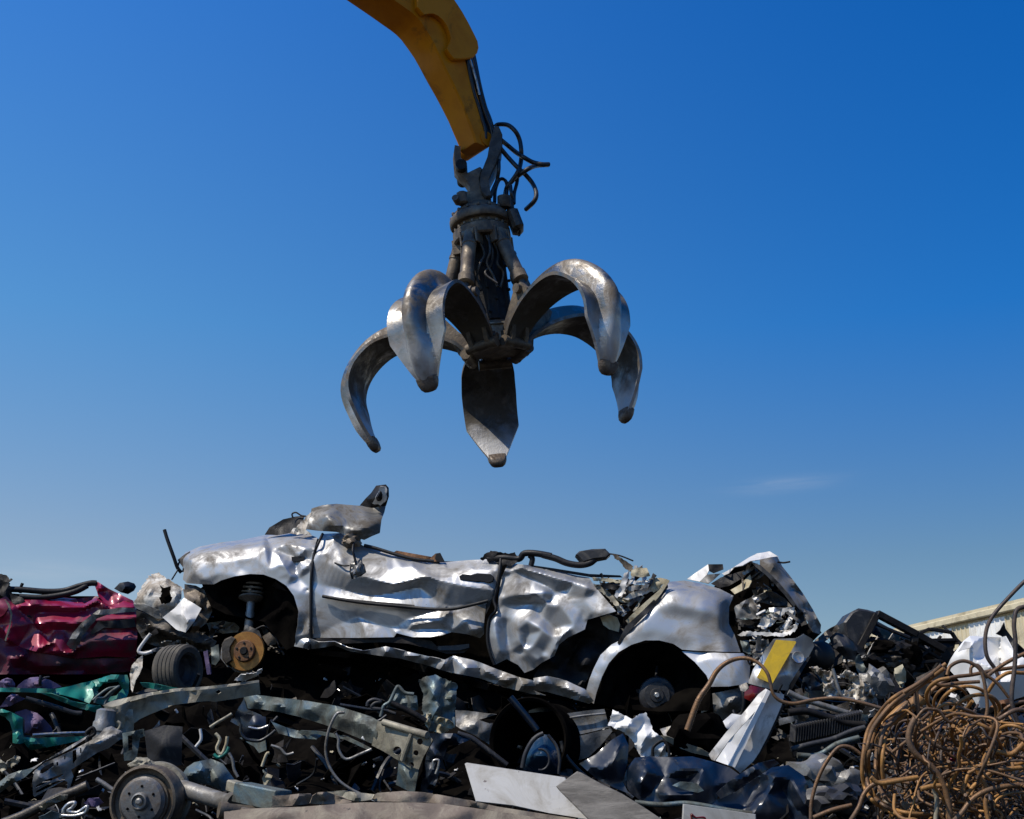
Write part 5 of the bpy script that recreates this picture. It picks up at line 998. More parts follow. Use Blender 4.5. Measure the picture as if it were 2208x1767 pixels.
# ------------------------------------------------------------------ long bumper beam with drilled plate
YM = lambda x, y=0: 6.9 - .0022*(x-560)
bmp = empty('bumper_beam', P(760, 1660, 6.6), 'long weathered blue grey bumper beam slanting down under the silver car', 'bumper beam')
sheet('beam_face', cH((-228, 310, .05), (-150, 304, .06), (0, 322, .06), (200, 345, .06), (400, 380, .05), (560, 430, .05), (625, 452, .05), (672, 482, .02), (655, 560, .0), (650, 640, .02), (560, 602, .03), (420, 545, .03), (300, 500, .03), (120, 445, .03), (0, 418, .03), (-120, 398, .03), (-200, 395, .03), (-235, 410, .06)), 'bluegrey', YM, bmp, ctrl=cH((-150, 345, -.02), (0, 365, -.03), (200, 395, -.03), (400, 440, -.03), (560, 490, -.03), (100, 410, .03), (300, 460, .025), (500, 545, .02)), rnd=(20, .008), seed=301, smooth=1)
sheet('end_plate', cH((660, 482, .0), (720, 473, .0), (850, 515, .0), (990, 560, .0), (1025, 605, .0), (985, 680, .0), (962, 720, .01), (932, 800, .02), (850, 770, .02), (800, 742, .02), (700, 680, .02), (620, 640, .02), (640, 560, .01)), 'beige', YM, bmp, ctrl=cH((740, 560, -.01), (870, 600, -.02), (880, 560, -.03), (820, 700, -.03), (700, 600, .01)), rnd=(20, .006), seed=302, smooth=1, sp=4,
   holes=[[(x, y) for x, y in cH(*[(cx + r*math.cos(a*PI/6), cy + r*1.05*math.sin(a*PI/6)) for a in range(12)])] for cx, cy, r in ((790, 675, 28), (940, 615, 20), (914, 690, 18), (884, 770, 18))])
bx = MB(); bx.tube(line(cH((700, 487, -.02), (760, 505, -.02), (860, 535, -.02), (990, 572, -.02)), YM, 4), .018, 10); bx.obj('plate_edge', 'beige', bmp, 40)
bx = MB(); bx.tube(line(cH((890, 560, -.02), (860, 640, -.025), (825, 740, -.02)), YM, 4), .014, 8); bx.obj('plate_rib', 'beige', bmp, 40)
sheet('lower_strip', cH((0, 560, .06), (60, 575, .05), (150, 540, .05), (260, 545, .05), (330, 555, .04), (460, 580, .04), (620, 660, .03), (600, 672, .03), (440, 600, .05), (250, 565, .06), (120, 575, .07)), 'bluegrey', YM, bmp, rnd=(14, .02), seed=303, smooth=1)
sheet('beam_bracket', cG((1530, 480, .04), (1560, 430, .03), (1620, 330, .03), (1640, 400, .02), (1740, 440, .02), (1700, 500, .02), (1640, 520, .03), (1580, 510, .04)), 'blue', YM, bmp, rnd=(12, .02), seed=304, smooth=1)
sheet('beam_bracket', cG((1590, 590, .06), (1640, 560, .05), (1760, 600, .05), (1770, 670, .06), (1720, 690, .06), (1690, 650, .06)), 'bluegrey', YM, bmp, rnd=(12, .02), seed=305, smooth=1)
sheet('end_plate', cH((800, 742, .04), (932, 802, .03), (905, 950, .06), (870, 945, .06), (780, 900, .06), (790, 840, .05)), 'bluegrey', YM, bmp, rnd=(14, .016), seed=306, smooth=1)
# torn pillar with foil
pil = empty('torn_pillar', P(935, 1590, 7.1), 'torn upright grey green pillar stump with frayed edges under the silver car', 'pillar')
YP_ = 7.05
sheet('pillar_skin', cH((928, 218, .05), (960, 190, .03), (1000, 180, .03), (1040, 168, .05), (1085, 190, .03), (1180, 228, .05), (1192, 245, .06), (1175, 380, .04), (1172, 510, .02), (1090, 545, .0), (1000, 545, .0), (968, 480, .02), (955, 380, .03), (965, 300, .04), (945, 255, .05)), 'bluegrey', YP_, pil, ctrl=cH((1030, 300, -.05), (1040, 420, -.06), (1120, 300, .04), (1120, 420, .04), (1150, 320, -.03), (990, 300, .04), (1000, 420, .03)), rnd=(12, .016), seed=311, smooth=1, sp=4, jag=.8)
sheet('pillar_foil', cH((930, 440, .0), (990, 430, -.03), (1060, 450, -.04), (1140, 470, -.02), (1175, 520, .0), (1090, 560, .0), (1000, 545, .0), (975, 500, .0)), 'cream', YP_, pil, rnd=(7, .035), seed=312, smooth=1, sp=3.5, jag=1)
tag(sheet('bent_grey_sheet', cH((1175, 405, .05), (1300, 415, .03), (1450, 435, .0), (1330, 470, .0), (1420, 500, .0), (1430, 590, .02), (1440, 660, .04), (1380, 620, .02), (1300, 570, .0), (1210, 530, .0), (1180, 510, .02)), 'grey', 6.95, None, ctrl=cH((1300, 500, -.03), (1340, 560, -.02), (1300, 450, .03)), rnd=(16, .012), seed=313, smooth=1), 'grey bent sheet lying right of the torn pillar stump', 'metal sheet')
tag(sheet('dark_blue_scrap', cH((990, 560, .0), (1080, 560, -.03), (1180, 560, -.04), (1280, 600, -.03), (1180, 640, -.02), (1130, 640, .0), (1080, 760, .0), (1060, 860, .0), (1020, 960, .0), (940, 950, .02), (960, 820, .03), (985, 700, .02), (1030, 610, .0)), 'blue', 6.5, None, ctrl=cH((1100, 600, -.05), (1040, 700, -.04), (1000, 820, -.03)), rnd=(13, .03), seed=314, smooth=1), 'dark navy crumpled sheet beside the drilled beige plate', 'metal sheet')
tag(cable('bent_clip', cH((1025, 800), (1030, 745), (1065, 740), (1060, 790), (1045, 830)), 6.35, .007, 'steel'), 'small bright clip on the navy crumpled sheet', 'clip')
tag(cable('thin_cable', cH((440, 420), (390, 430), (350, 500), (325, 580), (315, 680), (340, 780), (400, 870), (480, 930), (560, 970), (590, 990)), 6.3, .0075, 'grey'), 'long thin grey cable hanging in a curve in front of the bumper beam', 'cable')
tag(cable('thin_cable', cH((380, 560), (400, 600), (400, 660), (430, 720), (470, 730), (540, 700), (620, 665)), 6.3, .0075, 'grey'), 'short thin grey cable loop hanging below the bumper beam', 'cable')
o = empty('plugged_lead', P(*cH((580, 600))[0], 6.4), 'dark lead with a white plug end resting on the bumper beam', 'cable')
MB().tube(line(cH((720, 440), (680, 470), (640, 490), (610, 530), (585, 580)), 6.45, 6), .0075, 8).obj('lead', 'hose', o, 60)
d = MB(); d.beam(P(*cH((584, 572))[0], 6.44), P(*cH((566, 605))[0], 6.44), .024, .028); d.obj('plug', 'whiteclean', o, 40)
# tangle of dark sprigs on the beam
for i, (pts, r, m, lab) in enumerate((
  (((590, 380), (600, 350), (640, 335), (680, 350), (640, 360), (620, 390), (680, 400)), .010, 'greydark', 'dark curled wire standing on the bumper beam left of the torn pillar'),
  (((410, 370), (470, 380), (600, 400), (700, 405), (780, 430)), .009, 'hose', 'thin black lead running along the top of the bumper beam'),
  (((680, 450), (700, 380), (740, 350), (780, 270), (800, 250), (840, 290), (900, 300)), .010, 'bluegrey', 'bent pale wire pointing up beside the torn pillar stump'),
  (((750, 360), (820, 390), (900, 430), (980, 480)), .016, 'dark', 'thick dark hose dropping behind the drilled beige plate'),
  (((1190, 560), (1280, 590), (1350, 640), (1430, 700), (1520, 770)), .014, 'greydark', 'dark grey rod slanting down to the white board'),
  (((1540, 320), (1590, 380), (1650, 450), (1720, 540)), .020, 'blue', 'navy blue tube leaning over the dark drum'),
  (((1880, 610), (1900, 690), (1950, 760), (2020, 830), (2080, 880)), .012, 'hose', 'black hose running down from the dark drum'),
  (((700, 870), (720, 900), (750, 940)), .006, 'grey', 'short pale wire end sticking up from the brown canvas'),
  )):
    tag(cable('bent_wire' if r < .012 else 'bent_rod', cH(*pts), 6.7, r, m), lab, 'wire' if r < .012 else 'rod')
tag(sheet('navy_flap', cH((770, 270, .0), (800, 245, -.02), (830, 290, .0), (920, 310, .0), (930, 400, .02), (880, 420, .0), (800, 400, .02), (720, 390, .02)), 'bluegrey', 7.0, None, rnd=(10, .035), seed=316, smooth=1), 'ragged blue grey flap standing left of the torn pillar stump', 'metal sheet')
# dark drum and headlamp
drum = empty('steel_drum', P(*cH((1700, 800))[0], 7.0), 'open dark steel drum lying on its side below the silver car', 'drum')
dc = P(*cH((1660, 610))[0], 6.75); ax = Vector((-.42, -.90, .05)).normalized()
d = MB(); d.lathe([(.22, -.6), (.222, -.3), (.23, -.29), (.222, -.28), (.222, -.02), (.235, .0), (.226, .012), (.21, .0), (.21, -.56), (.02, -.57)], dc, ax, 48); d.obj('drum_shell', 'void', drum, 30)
hl = empty('headlamp', P(*cH((1770, 830))[0], 6.5), 'dusty blue tinted headlamp lying in front of the dark drum', 'headlamp')
sheet('lens', cH((1620, 760, .05), (1640, 700, .05), (1680, 620, .06), (1740, 565, .06), (1790, 570, .05), (1850, 640, .05), (1880, 740, .06), (1870, 830, .06), (1760, 830, .04), (1630, 800, .05)), 'glassblue', 6.45, hl, ctrl=cH((1760, 700, -.07), (1700, 700, -.05), (1820, 740, -.04)), rnd=(30, .005), seed=321, smooth=3)
cable('lens_rim', cH((1620, 790), (1640, 700), (1680, 620), (1720, 580), (1760, 560)), 6.42, .012, 'greydark', hl)
cable('lens_rim', cH((1790, 570), (1850, 650), (1868, 740), (1860, 830)), 6.44, .008, 'greydark', hl)
cable('bulb_ring', [(cH((1740 + 60*math.cos(a*PI/7), 735 + 70*math.sin(a*PI/7)))[0]) for a in range(-4, 5)], 6.36, .006, 'greydark', hl)
# grey siding panel, blue glass
sid = empty('siding_panel', P(1300, 1620, 6.9), 'two grey ribbed siding boards jammed under the rear wheel arch', 'panel')
sheet('board', cI((30, 432, .0), (180, 412, .0), (318, 398, .0), (350, 520, .0), (230, 550, .0), (105, 578, .0), (70, 500, .0)), 'grey', 6.85, sid, ctrl=cI((200, 470, .01)), rnd=(30, .004), seed=331)
sheet('board', cI((108, 586, .0), (230, 558, .0), (352, 528, .0), (372, 545, .0), (290, 645, .02), (210, 720, .02), (135, 742, .02), (125, 660, .0)), 'grey', 6.84, sid, rnd=(30, .005), seed=332)
cable('bead', cI((60, 462), (180, 442), (325, 428)), 6.835, .006, 'grey', sid)
tag(sheet('blue_glass', cH((1612, 318, .0), (1740, 330, .0), (1832, 412, .0), (1662, 424, .0), (1670, 370, .0)), 'glassblue', 7.0, None, rnd=(30, .002), seed=333, thick=.008), 'small blue tinted glass pane under the silver car sill', 'glass pane')
# white board, grey plank, corner board
wb = cH((1238, 762), (1252, 754), (1292, 760), (1600, 806), (1905, 852), (2060, 1132), (1800, 1092), (1560, 1042), (1312, 1012))
YW = lambda x, y: 5.1 + .0015*(1767-y)
o = slab('white_board', wb, 'board', YW, .03, None, 30, .004); tag(o, 'white enamelled board propped at the bottom centre of the pile', 'board')
pk = cI((-2, 912), (138, 812), (160, 818), (290, 890), (435, 960), (580, 1050), (745, 1160), (240, 1160), (120, 1040), (20, 940))
o = slab('grey_plank', pk, 'wood', lambda x, y: 4.9 + .0012*(1767-y), .03, None, 30, .004); tag(o, 'grey weathered plank lying across the white board', 'plank')
sg = empty('white_sign', P(1560, 1767, 4.7), 'small white board with a torn red mark in the bottom foreground', 'sign')
slab('sign_face', cI((843, 1028), (1325, 1098), (1330, 1250), (830, 1250)), 'board', 4.7, .02, sg, 30, .003)
cable('sign_mark', cI((900, 1140), (895, 1098), (915, 1112), (930, 1120), (980, 1118), (992, 1140)), 4.695, .0035, 'lampred', sg)
# brown canvas along the bottom
YT2 = lambda x, y=0: 5.0 + .0010*(1767-y)
tag(sheet('brown_canvas', cH((-40, 975, .0), (40, 972, -.02), (140, 960, -.03), (215, 962, -.02), (232, 1000, .0), (200, 1030, .03), (40, 1045, .03), (-40, 1050, .04)), 'brown', YT2, None, ctrl=cH((120, 985, -.05)), rnd=(14, .015), seed=341, smooth=2), 'small rust brown canvas fold left of the long canvas roll', 'canvas')
tag(sheet('brown_canvas', cH((210, 1025, .0), (228, 975, -.03), (262, 950, -.04), (320, 948, -.03), (400, 975, -.02), (500, 1018, .0), (380, 1030, .02), (250, 1030, .02)), 'brown', YT2, None, ctrl=cH((300, 965, -.06), (330, 1005, .0)), rnd=(14, .015), seed=342, smooth=2), 'curled brown canvas strip beside the small canvas fold', 'canvas')
tag(sheet('brown_canvas', cH((300, 950, .02), (420, 940, .0), (560, 955, .0), (640, 965, .0), (620, 1000, .0), (520, 1015, .0), (420, 985, .02)), 'beige', YT2, None, ctrl=cH((520, 975, -.04)), rnd=(14, .012), seed=343, smooth=1), 'greyish canvas flap between the curled strip and the long roll', 'canvas')
tag(sheet('canvas_roll', cH((600, 985, .02), (660, 955, .0), (830, 942, -.01), (960, 950, -.01), (1060, 965, -.01), (1300, 1010, -.01), (1450, 1045, -.01), (1700, 1085, .0), (2060, 1140, .0), (1900, 1160, .03), (1300, 1050, .03), (1000, 1020, .03), (640, 1010, .03)), 'brown', YT2, None, ctrl=cH((830, 970, -.06), (1060, 990, -.06), (1300, 1030, -.04), (1600, 1085, -.03)), rnd=(40, .008), zk=.8, seed=344, smooth=3), 'long brown canvas roll lying along the bottom under the white board', 'canvas')
tag(sheet('canvas_roll', cH((-360, 1080, .02), (-200, 1060, .0), (0, 1052, -.01), (150, 1048, -.02), (400, 1028, -.02), (560, 1018, -.02), (900, 1018, -.02), (1100, 1028, -.02), (1300, 1055, -.02), (1700, 1115, -.01), (1950, 1160, .0), (1700, 1280, .0), (800, 1300, .0), (-360, 1280, .0)), 'brown', lambda x, y: YT2(x, y)-.08, None, ctrl=cH((0, 1090, -.08), (300, 1080, -.10), (420, 1050, -.04), (600, 1080, -.03), (900, 1070, -.10), (1200, 1090, -.09), (500, 1130, -.10), (800, 1160, -.06), (1000, 1150, -.10), (150, 1150, -.05)), rnd=(60, .012), zk=.7, seed=345, smooth=3), 'thick muddy canvas roll in the very bottom foreground', 'canvas')
# dark blue bonnet heap
hood = empty('crushed_bonnet', P(1550, 1767, 5.7), 'crumpled dark blue car bonnet lying at the bottom right of the white board', 'car bonnet')
YH = lambda x, y=0: 5.75 + .0006*(1767-y) - .0002*(x-1400)
sheet('bonnet_skin', cI((470, 790, .06), (520, 722, .08), (620, 712, .08), (760, 718, .06), (900, 712, .08), (1050, 752, .06), (1150, 786, .05), (1212, 832, .04), (1180, 880, .02), (1080, 960, .02), (1060, 1010, .0), (1000, 1040, .0), (850, 1030, .0), (700, 1022, .02), (560, 1010, .04), (480, 940, .06), (440, 880, .08)), 'blue', YH, hood, ctrl=cI((600, 800, -.03), (720, 850, .03), (830, 800, -.05), (860, 850, .04), (980, 800, -.04), (1060, 840, .03), (900, 960, -.05), (760, 970, -.04), (640, 950, .03), (560, 880, -.04), (1040, 900, -.02)), rnd=(36, .010), seed=351, smooth=1)
sheet('bonnet_rib', cI((1060, 960, -.03), (1130, 890, -.05), (1230, 820, -.06), (1340, 755, -.05), (1450, 735, -.02), (1480, 760, .0), (1400, 800, -.02), (1300, 870, -.04), (1180, 950, -.04), (1090, 995, -.02)), 'blue', YH, hood, ctrl=cI((1200, 870, -.10), (1330, 790, -.10)), rnd=(18, .012), seed=352, smooth=2)
sheet('bonnet_skin', cI((1060, 1000, .0), (1180, 955, .02), (1300, 870, .02), (1430, 785, .02), (1540, 770, .04), (1640, 840, .04), (1690, 950, .03), (1730, 1030, .02), (1765, 1160, .02), (1400, 1170, .0), (1250, 1100, .0), (1080, 1060, .0), (850, 1045, .0), (900, 1030, .0)), 'blue', YH, hood, ctrl=cI((1450, 850, -.06), (1500, 940, .02), (1560, 860, -.02), (1400, 980, -.05), (1350, 900, .04), (1600, 930, -.06), (1570, 1040, .01), (1660, 1030, -.06), (1450, 1080, -.03), (1250, 1030, .02), (1300, 1090, -.04)), rnd=(36, .012), seed=353, smooth=1)
sheet('bonnet_highlight', cI((768, 905, -.05), (820, 880, -.07), (930, 890, -.07), (978, 940, -.06), (940, 955, -.05), (850, 935, -.05)), 'bluegrey', YH, hood, rnd=(20, .004), seed=354)  # pale sheet that paints a highlight onto the dark bonnet
sheet('bonnet_skin', cI((150, 760, .1), (260, 700, .06), (370, 600, .06), (440, 560, .08), (480, 640, .08), (470, 760, .06), (440, 880, .06), (480, 960, .05), (380, 920, .05), (260, 860, .08)), 'blue', YH, hood, ctrl=cI((380, 740, -.02), (420, 640, .0), (300, 800, .0)), rnd=(26, .016), seed=355, smooth=1)
cable('bonnet_edge', cI((520, 1020), (700, 1035), (850, 1025), (1000, 1045), (1150, 1075), (1300, 1095)), lambda x, y: YH(x, y)-.06, .012, 'bluegrey', hood)
# crumpled white sheets under the rear wheel
tag(sheet('white_sheet', cI((340, 505, .02), (365, 440, .03), (372, 402, .05), (430, 430, .02), (500, 465, -.02), (545, 440, .0), (590, 420, .02), (620, 470, .02), (642, 540, -.02), (692, 580, -.02), (740, 650, .0), (802, 712, .0), (700, 715, .02), (560, 716, .0), (530, 660, .02), (500, 600, .03), (430, 545, .03)), 'whiteclean', 6.6, None, ctrl=cI((480, 500, -.05), (560, 520, .02), (600, 580, -.06), (640, 640, .02), (560, 660, -.04), (410, 480, .05), (700, 680, -.05), (640, 520, .03)), rnd=(11, .030), seed=361, smooth=1, sp=4, jag=.8), 'crumpled bright white sheet below the rear wheel of the silver car', 'metal sheet')
tag(sheet('white_sheet', cI((690, 530, .0), (760, 510, .0), (830, 500, .02), (830, 560, .0), (800, 600, .0), (720, 590, .0)), 'whiterag', 6.75, None, rnd=(9, .03), seed=362, smooth=1), 'small torn white sheet between the bright sheet and bent rod', 'metal sheet')
tag(sheet('white_sheet', cI((1000, 560, .02), (1080, 500, .0), (1165, 428, .02), (1240, 440, .0), (1230, 500, .0), (1130, 600, .0), (1080, 620, .02)), 'whiteclean', 6.7, None, ctrl=cI((1110, 520, -.04)), rnd=(16, .012), seed=363, smooth=1), 'flat white sheet behind the leaning white channel post', 'metal sheet')
tag(sheet('flat_bar', cI((690, 575, .0), (740, 580, -.02), (860, 625, -.02), (960, 660, -.02), (1030, 700, .0), (1020, 716, .0), (900, 690, .0), (800, 650, .0), (730, 610, .0)), 'beige', 6.5, None, rnd=(20, .006), seed=364), 'flat beige bar lying between the white sheets and channel post', 'bar')
tag(cable('wire_hoop', cI((640, 715), (640, 660), (670, 625), (710, 610), (740, 650), (750, 715)), 6.45, .008, 'dark'), 'small dark wire hoop in front of the bright white sheet', 'wire')
tag(cable('bent_rod', cI((960, 560), (985, 510), (1010, 470)), 6.7, .018, 'beige'), 'short beige rod stub behind the bent rusty rod', 'rod')
tag(lump('black_lump', P(*cI((940, 600))[0], 6.6), .12, 'void', None, 12, sx=1.5), 'black foam lump at the foot of the bent rusty rod', 'lump')
# channel post
post = empty('channel_post', P(*cI((1180, 800))[0], 6.3), 'leaning white channel post below the yellow number plate', 'post')
pf = lambda *p: cI(*p)
o = slab('post_flange', pf((1402, 268), (1422, 282), (1184, 790), (1142, 772)), 'whiteclean', 6.28, .03, post, 30, .002)
sheet('post_face', pf((1422, 282, .0), (1512, 302, .05), (1500, 360, .05), (1440, 500, .05), (1392, 600, .05), (1345, 690, .05), (1305, 748, .05), (1220, 824, .04), (1184, 792, .0)), 'white', 6.285, post, rnd=(40, .003), seed=371, thick=.006)
sheet('post_face', pf((1400, 272, .0), (1340, 392, .02), (1250, 490, .05), (1150, 600, .06), (1050, 742, .06), (1030, 735, .08), (1010, 700, .08), (1120, 560, .08), (1260, 400, .08), (1340, 300, .06), (1390, 262, .04)), 'white', 6.29, post, rnd=(30, .004), seed=372, thick=.006)
slab('post_back', pf((1500, 372), (1512, 380), (1400, 620), (1310, 760), (1302, 752), (1392, 604)), 'dark', 6.34, .05, post, 30)
sheet('post_web', pf((1340, 394, .03), (1400, 280, .0), (1142, 772, .0), (1056, 742, .06), (1150, 604, .06)), 'whiteclean', 6.30, post, rnd=(30, .003), seed=373)
tag(sheet('tail_lamp', cI((1250, 268, .0), (1290, 240, -.02), (1340, 252, -.02), (1402, 266, .0), (1372, 330, -.01), (1340, 388, .0), (1290, 350, -.01), (1245, 325, .0)), 'lampred', 6.4, None, ctrl=cI((1320, 305, -.04)), rnd=(22, .008), seed=374, smooth=2, thick=.02), 'dark red tail lamp cover wedged above the white channel post', 'tail lamp')
tag(sheet('lamp_holder', cI((1215, 240, .0), (1260, 222, -.02), (1275, 255, -.02), (1250, 285, .0), (1222, 275, .0)), 'whiterag', 6.4, None, rnd=(7, .03), seed=375, smooth=1, sp=3.5), 'small chewed white clip left of the dark red tail lamp', 'clip')
# long bent rod
rp = line([(x, y, o_) for (x, y), o_ in zip(cI((868, 540), (940, 345), (1010, 240), (1060, 152), (1120, 96), (1200, 64), (1280, 64), (1350, 100), (1400, 160), (1422, 230), (1440, 300), (1490, 345), (1580, 362), (1700, 338), (1850, 326), (2000, 350), (2160, 395)), [.0, .0, .0, .0, .0, .0, -.02, -.04, -.06, -.06, -.06, -.06, -.06, -.06, -.08, -.1, -.12])], 6.2, 8)
nR = len(rp); tag(MB().tube(rp, [.0165 - .0075*min(1, i/(nR*.4)) for i in range(nR)], 10).obj('bent_rod', 'wire', None, 60), 'long bent rusty rod arching in front of the rear bumper', 'rod')

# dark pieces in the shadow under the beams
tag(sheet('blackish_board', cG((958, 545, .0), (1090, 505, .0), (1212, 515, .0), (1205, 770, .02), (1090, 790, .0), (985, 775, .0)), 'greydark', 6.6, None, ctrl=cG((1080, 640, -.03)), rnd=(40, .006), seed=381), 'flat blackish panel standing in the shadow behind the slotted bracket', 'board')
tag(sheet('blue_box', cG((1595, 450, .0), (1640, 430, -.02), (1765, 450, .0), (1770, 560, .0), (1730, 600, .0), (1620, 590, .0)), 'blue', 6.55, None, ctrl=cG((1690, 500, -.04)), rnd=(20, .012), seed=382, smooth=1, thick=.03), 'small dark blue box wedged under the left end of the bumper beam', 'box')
for i, (pts, r, m, lab) in enumerate((
  (((1395, 520), (1440, 490), (1500, 455), (1540, 430)), .008, 'beige', 'pale wire strand left of the dark blue box'),
  (((1430, 560), (1460, 600), (1440, 660), (1470, 700), (1500, 640), (1510, 580)), .009, 'cream', 'cream wire knot below the pale wire strand'),
  (((1420, 700), (1450, 720), (1500, 690), (1520, 650)), .009, 'green', 'short green wire hanging under the cream wire knot'),
  (((1520, 690), (1545, 740), (1555, 800), (1580, 850)), .008, 'grey', 'grey wire hanging above the dark blue housing'),
  (((1600, 500), (1600, 560), (1640, 600), (1720, 610), (1780, 580), (1830, 540)), .008, 'hose', 'black wire looped below the dark blue box'),
  (((1650, 520), (1720, 530), (1780, 510)), .007, 'steel', 'bright wire end across the dark blue box'),
  (((1330, 530), (1335, 600), (1300, 650)), .008, 'white', 'short white wire hanging in the shadow right of the blackish panel'),
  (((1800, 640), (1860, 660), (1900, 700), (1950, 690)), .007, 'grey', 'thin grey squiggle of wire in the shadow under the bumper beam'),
  (((1740, 780), (1770, 700), (1790, 690)), .008, 'cream', 'cream wire stub in the shadow above the box beam'),
  )):
    tag(cable('loose_wire', cG(*pts), 6.35, r, m), lab, 'wire')
tag(sheet('cream_rag', cG((1740, 860, .0), (1760, 820, -.02), (1810, 840, -.02), (1790, 890, .0), (1755, 905, .0)), 'cream', 6.2, None, rnd=(7, .03), seed=383, smooth=1), 'small cream rag in the shadow above the blue box beam', 'rag')
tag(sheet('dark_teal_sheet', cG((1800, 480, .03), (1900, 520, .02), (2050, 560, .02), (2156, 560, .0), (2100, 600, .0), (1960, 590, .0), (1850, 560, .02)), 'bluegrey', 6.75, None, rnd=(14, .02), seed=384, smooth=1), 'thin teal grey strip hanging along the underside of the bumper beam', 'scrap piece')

# ------------------------------------------------------------------ wreck with black window frame
YF = lambda x, y=0: 8.2 + .0005*(x-1900)
wk = empty('car_wreck', P(1880, 1520, 8.5), 'black stripped car wreck with an empty window frame right of the silver car', 'car')
def K_(name, out, m, **k): return sheet(name, out, m, YF, wk, **k)
slab('door_pillar', cF((378, 385), (432, 312), (480, 288), (540, 298), (605, 316), (600, 342), (530, 470), (478, 562), (440, 530), (400, 500), (385, 440)), 'greydark', lambda x, y: YF(x), .25, wk, 30, .015)
def bars(name, segs, m, w_=.035, h_=.05, Y=YF):
    d = MB()
    for i, (a, b) in enumerate(segs):
        (x1, y1), (x2, y2) = cF(a)[0], cF(b)[0]
        d.beam(P(x1, y1, Y(x1, y1)+.002*i), P(x2, y2, Y(x2, y2)+.002*i), w_, h_, up=(0, 1, 0))
    return d.obj(name, m, wk, 35)
bars('window_frame', [((598, 325), (868, 468)), ((868, 468), (1060, 575)), ((598, 335), (478, 565)), ((862, 460), (842, 600))], 'dark', .045, .06)
bars('window_frame', [((590, 395), (845, 500)), ((690, 440), (780, 470))], 'greydark', .02, .03, lambda x, y: YF(x)+.15)
K_('window_pane', cF((600, 375, .2), (700, 430, .2), (860, 505, .2), (850, 590, .2), (720, 540, .2), (560, 460, .2)), 'glassblue', rnd=(30, .004), seed=401)
bars('body_frame', [((870, 470), (960, 430)), ((960, 432), (1110, 455)), ((1110, 455), (1150, 520)), ((870, 510), (1130, 505)), ((880, 660), (1050, 645)), ((880, 540), (1040, 640)), ((1000, 545), (890, 625)), ((1050, 575), (1060, 690))], 'dark', .022, .03)
K_('body_panel', cF((850, 480, .05), (1000, 500, .03), (1140, 500, .0), (1130, 560, .0), (1060, 560, .0), (940, 545, .03), (860, 530, .05)), 'dark', rnd=(14, .03), seed=402, smooth=1)
K_('body_panel', cF((1040, 570, .0), (1130, 545, -.02), (1110, 620, -.02), (1080, 690, .0), (1050, 690, .0)), 'dark', rnd=(12, .02), seed=403)
K_('engine_bay', cF((470, 560, .2), (560, 480, .2), (680, 500, .15), (780, 520, .1), (860, 600, .05), (900, 700, .05), (880, 740, .1), (720, 740, .1), (640, 760, .1), (500, 720, .15), (440, 650, .2)), 'dark', ctrl=cF((650, 570, -.08), (760, 600, -.1), (820, 660, -.08), (560, 640, -.02), (700, 690, .05)), rnd=(11, .06), seed=404, smooth=1)
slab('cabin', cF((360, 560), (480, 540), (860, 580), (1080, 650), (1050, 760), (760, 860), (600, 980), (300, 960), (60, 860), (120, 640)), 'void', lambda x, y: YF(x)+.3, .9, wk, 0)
K_('seat_foam', cF((500, 540, .1), (540, 530, .05), (575, 570, .05), (540, 610, .05), (490, 590, .1)), 'white', rnd=(9, .025), seed=405, smooth=1)
for i, (c, r, m, sx, sz) in enumerate((((640, 560), .07, 'void', 1.4, .8), ((740, 570), .07, 'dark', 1.3, .9), ((820, 610), .08, 'void', 1, 1.2), ((600, 630), .07, 'dark', 1.5, .8), ((700, 650), .06, 'greasedark', 1.5, 1), ((790, 690), .06, 'dark', 1.2, 1.2))):
    lump('engine_part', P(*cF(c)[0], YF(1900)-.05), r, m, wk, 40+i, sx=sx, sz=sz)
strips(wk, cF, lambda x, y: YF(x)-.1, cF((300, 640), (480, 560), (700, 520), (880, 640), (900, 740), (700, 860), (480, 900), (320, 760)), 34, 71, ['dark', 'greydark', 'greasedark', 'dark', 'whiterag', 'grease', 'bluegrey', 'cream'], 14, 60, 'torn_metal')
strips(wk, cF, lambda x, y: 7.3, cF((20, 860), (240, 900), (520, 960), (560, 1080), (300, 1150), (40, 1100)), 26, 72, ['dark', 'greydark', 'greasedark', 'dark', 'grey', 'bluegrey'], 20, 80, 'torn_metal')
# bits between the silver car's tail and the wreck
tag(sheet('ribbed_panel', cF((170, 520, .05), (260, 440, .03), (330, 400, .02), (350, 430, .0), (280, 490, .0), (200, 550, .02)), 'greasedark', 7.6, None, rnd=(8, .03), seed=411, smooth=1), 'dark ribbed strip slanting behind the tail of the silver car', 'scrap piece')
tag(sheet('scrunched_mesh', cF((278, 495, .05), (310, 450, .05), (380, 470, .04), (440, 520, .05), (470, 560, .05), (455, 645, .05), (400, 640, .03), (340, 590, .02), (300, 550, .03)), 'greydark', 7.6, None, ctrl=cF((370, 540, -.06), (400, 590, -.02), (330, 500, .0)), rnd=(9, .02), seed=412, smooth=1), 'scrunched grey mesh panel leaning on the black window frame', 'panel')
d = MB(); d.lathe([(.01, -.16), (.06, -.15), (.085, -.12), (.09, -.03), (.084, .0), (.07, .02), (.03, .035), (.005, .038)], P(*cF((245, 600))[0], 7.5), (.5, -.85, .2), 32); tag(d.obj('lamp_housing', 'black', None, 40), 'glossy black round lamp housing right of the number plate', 'lamp')
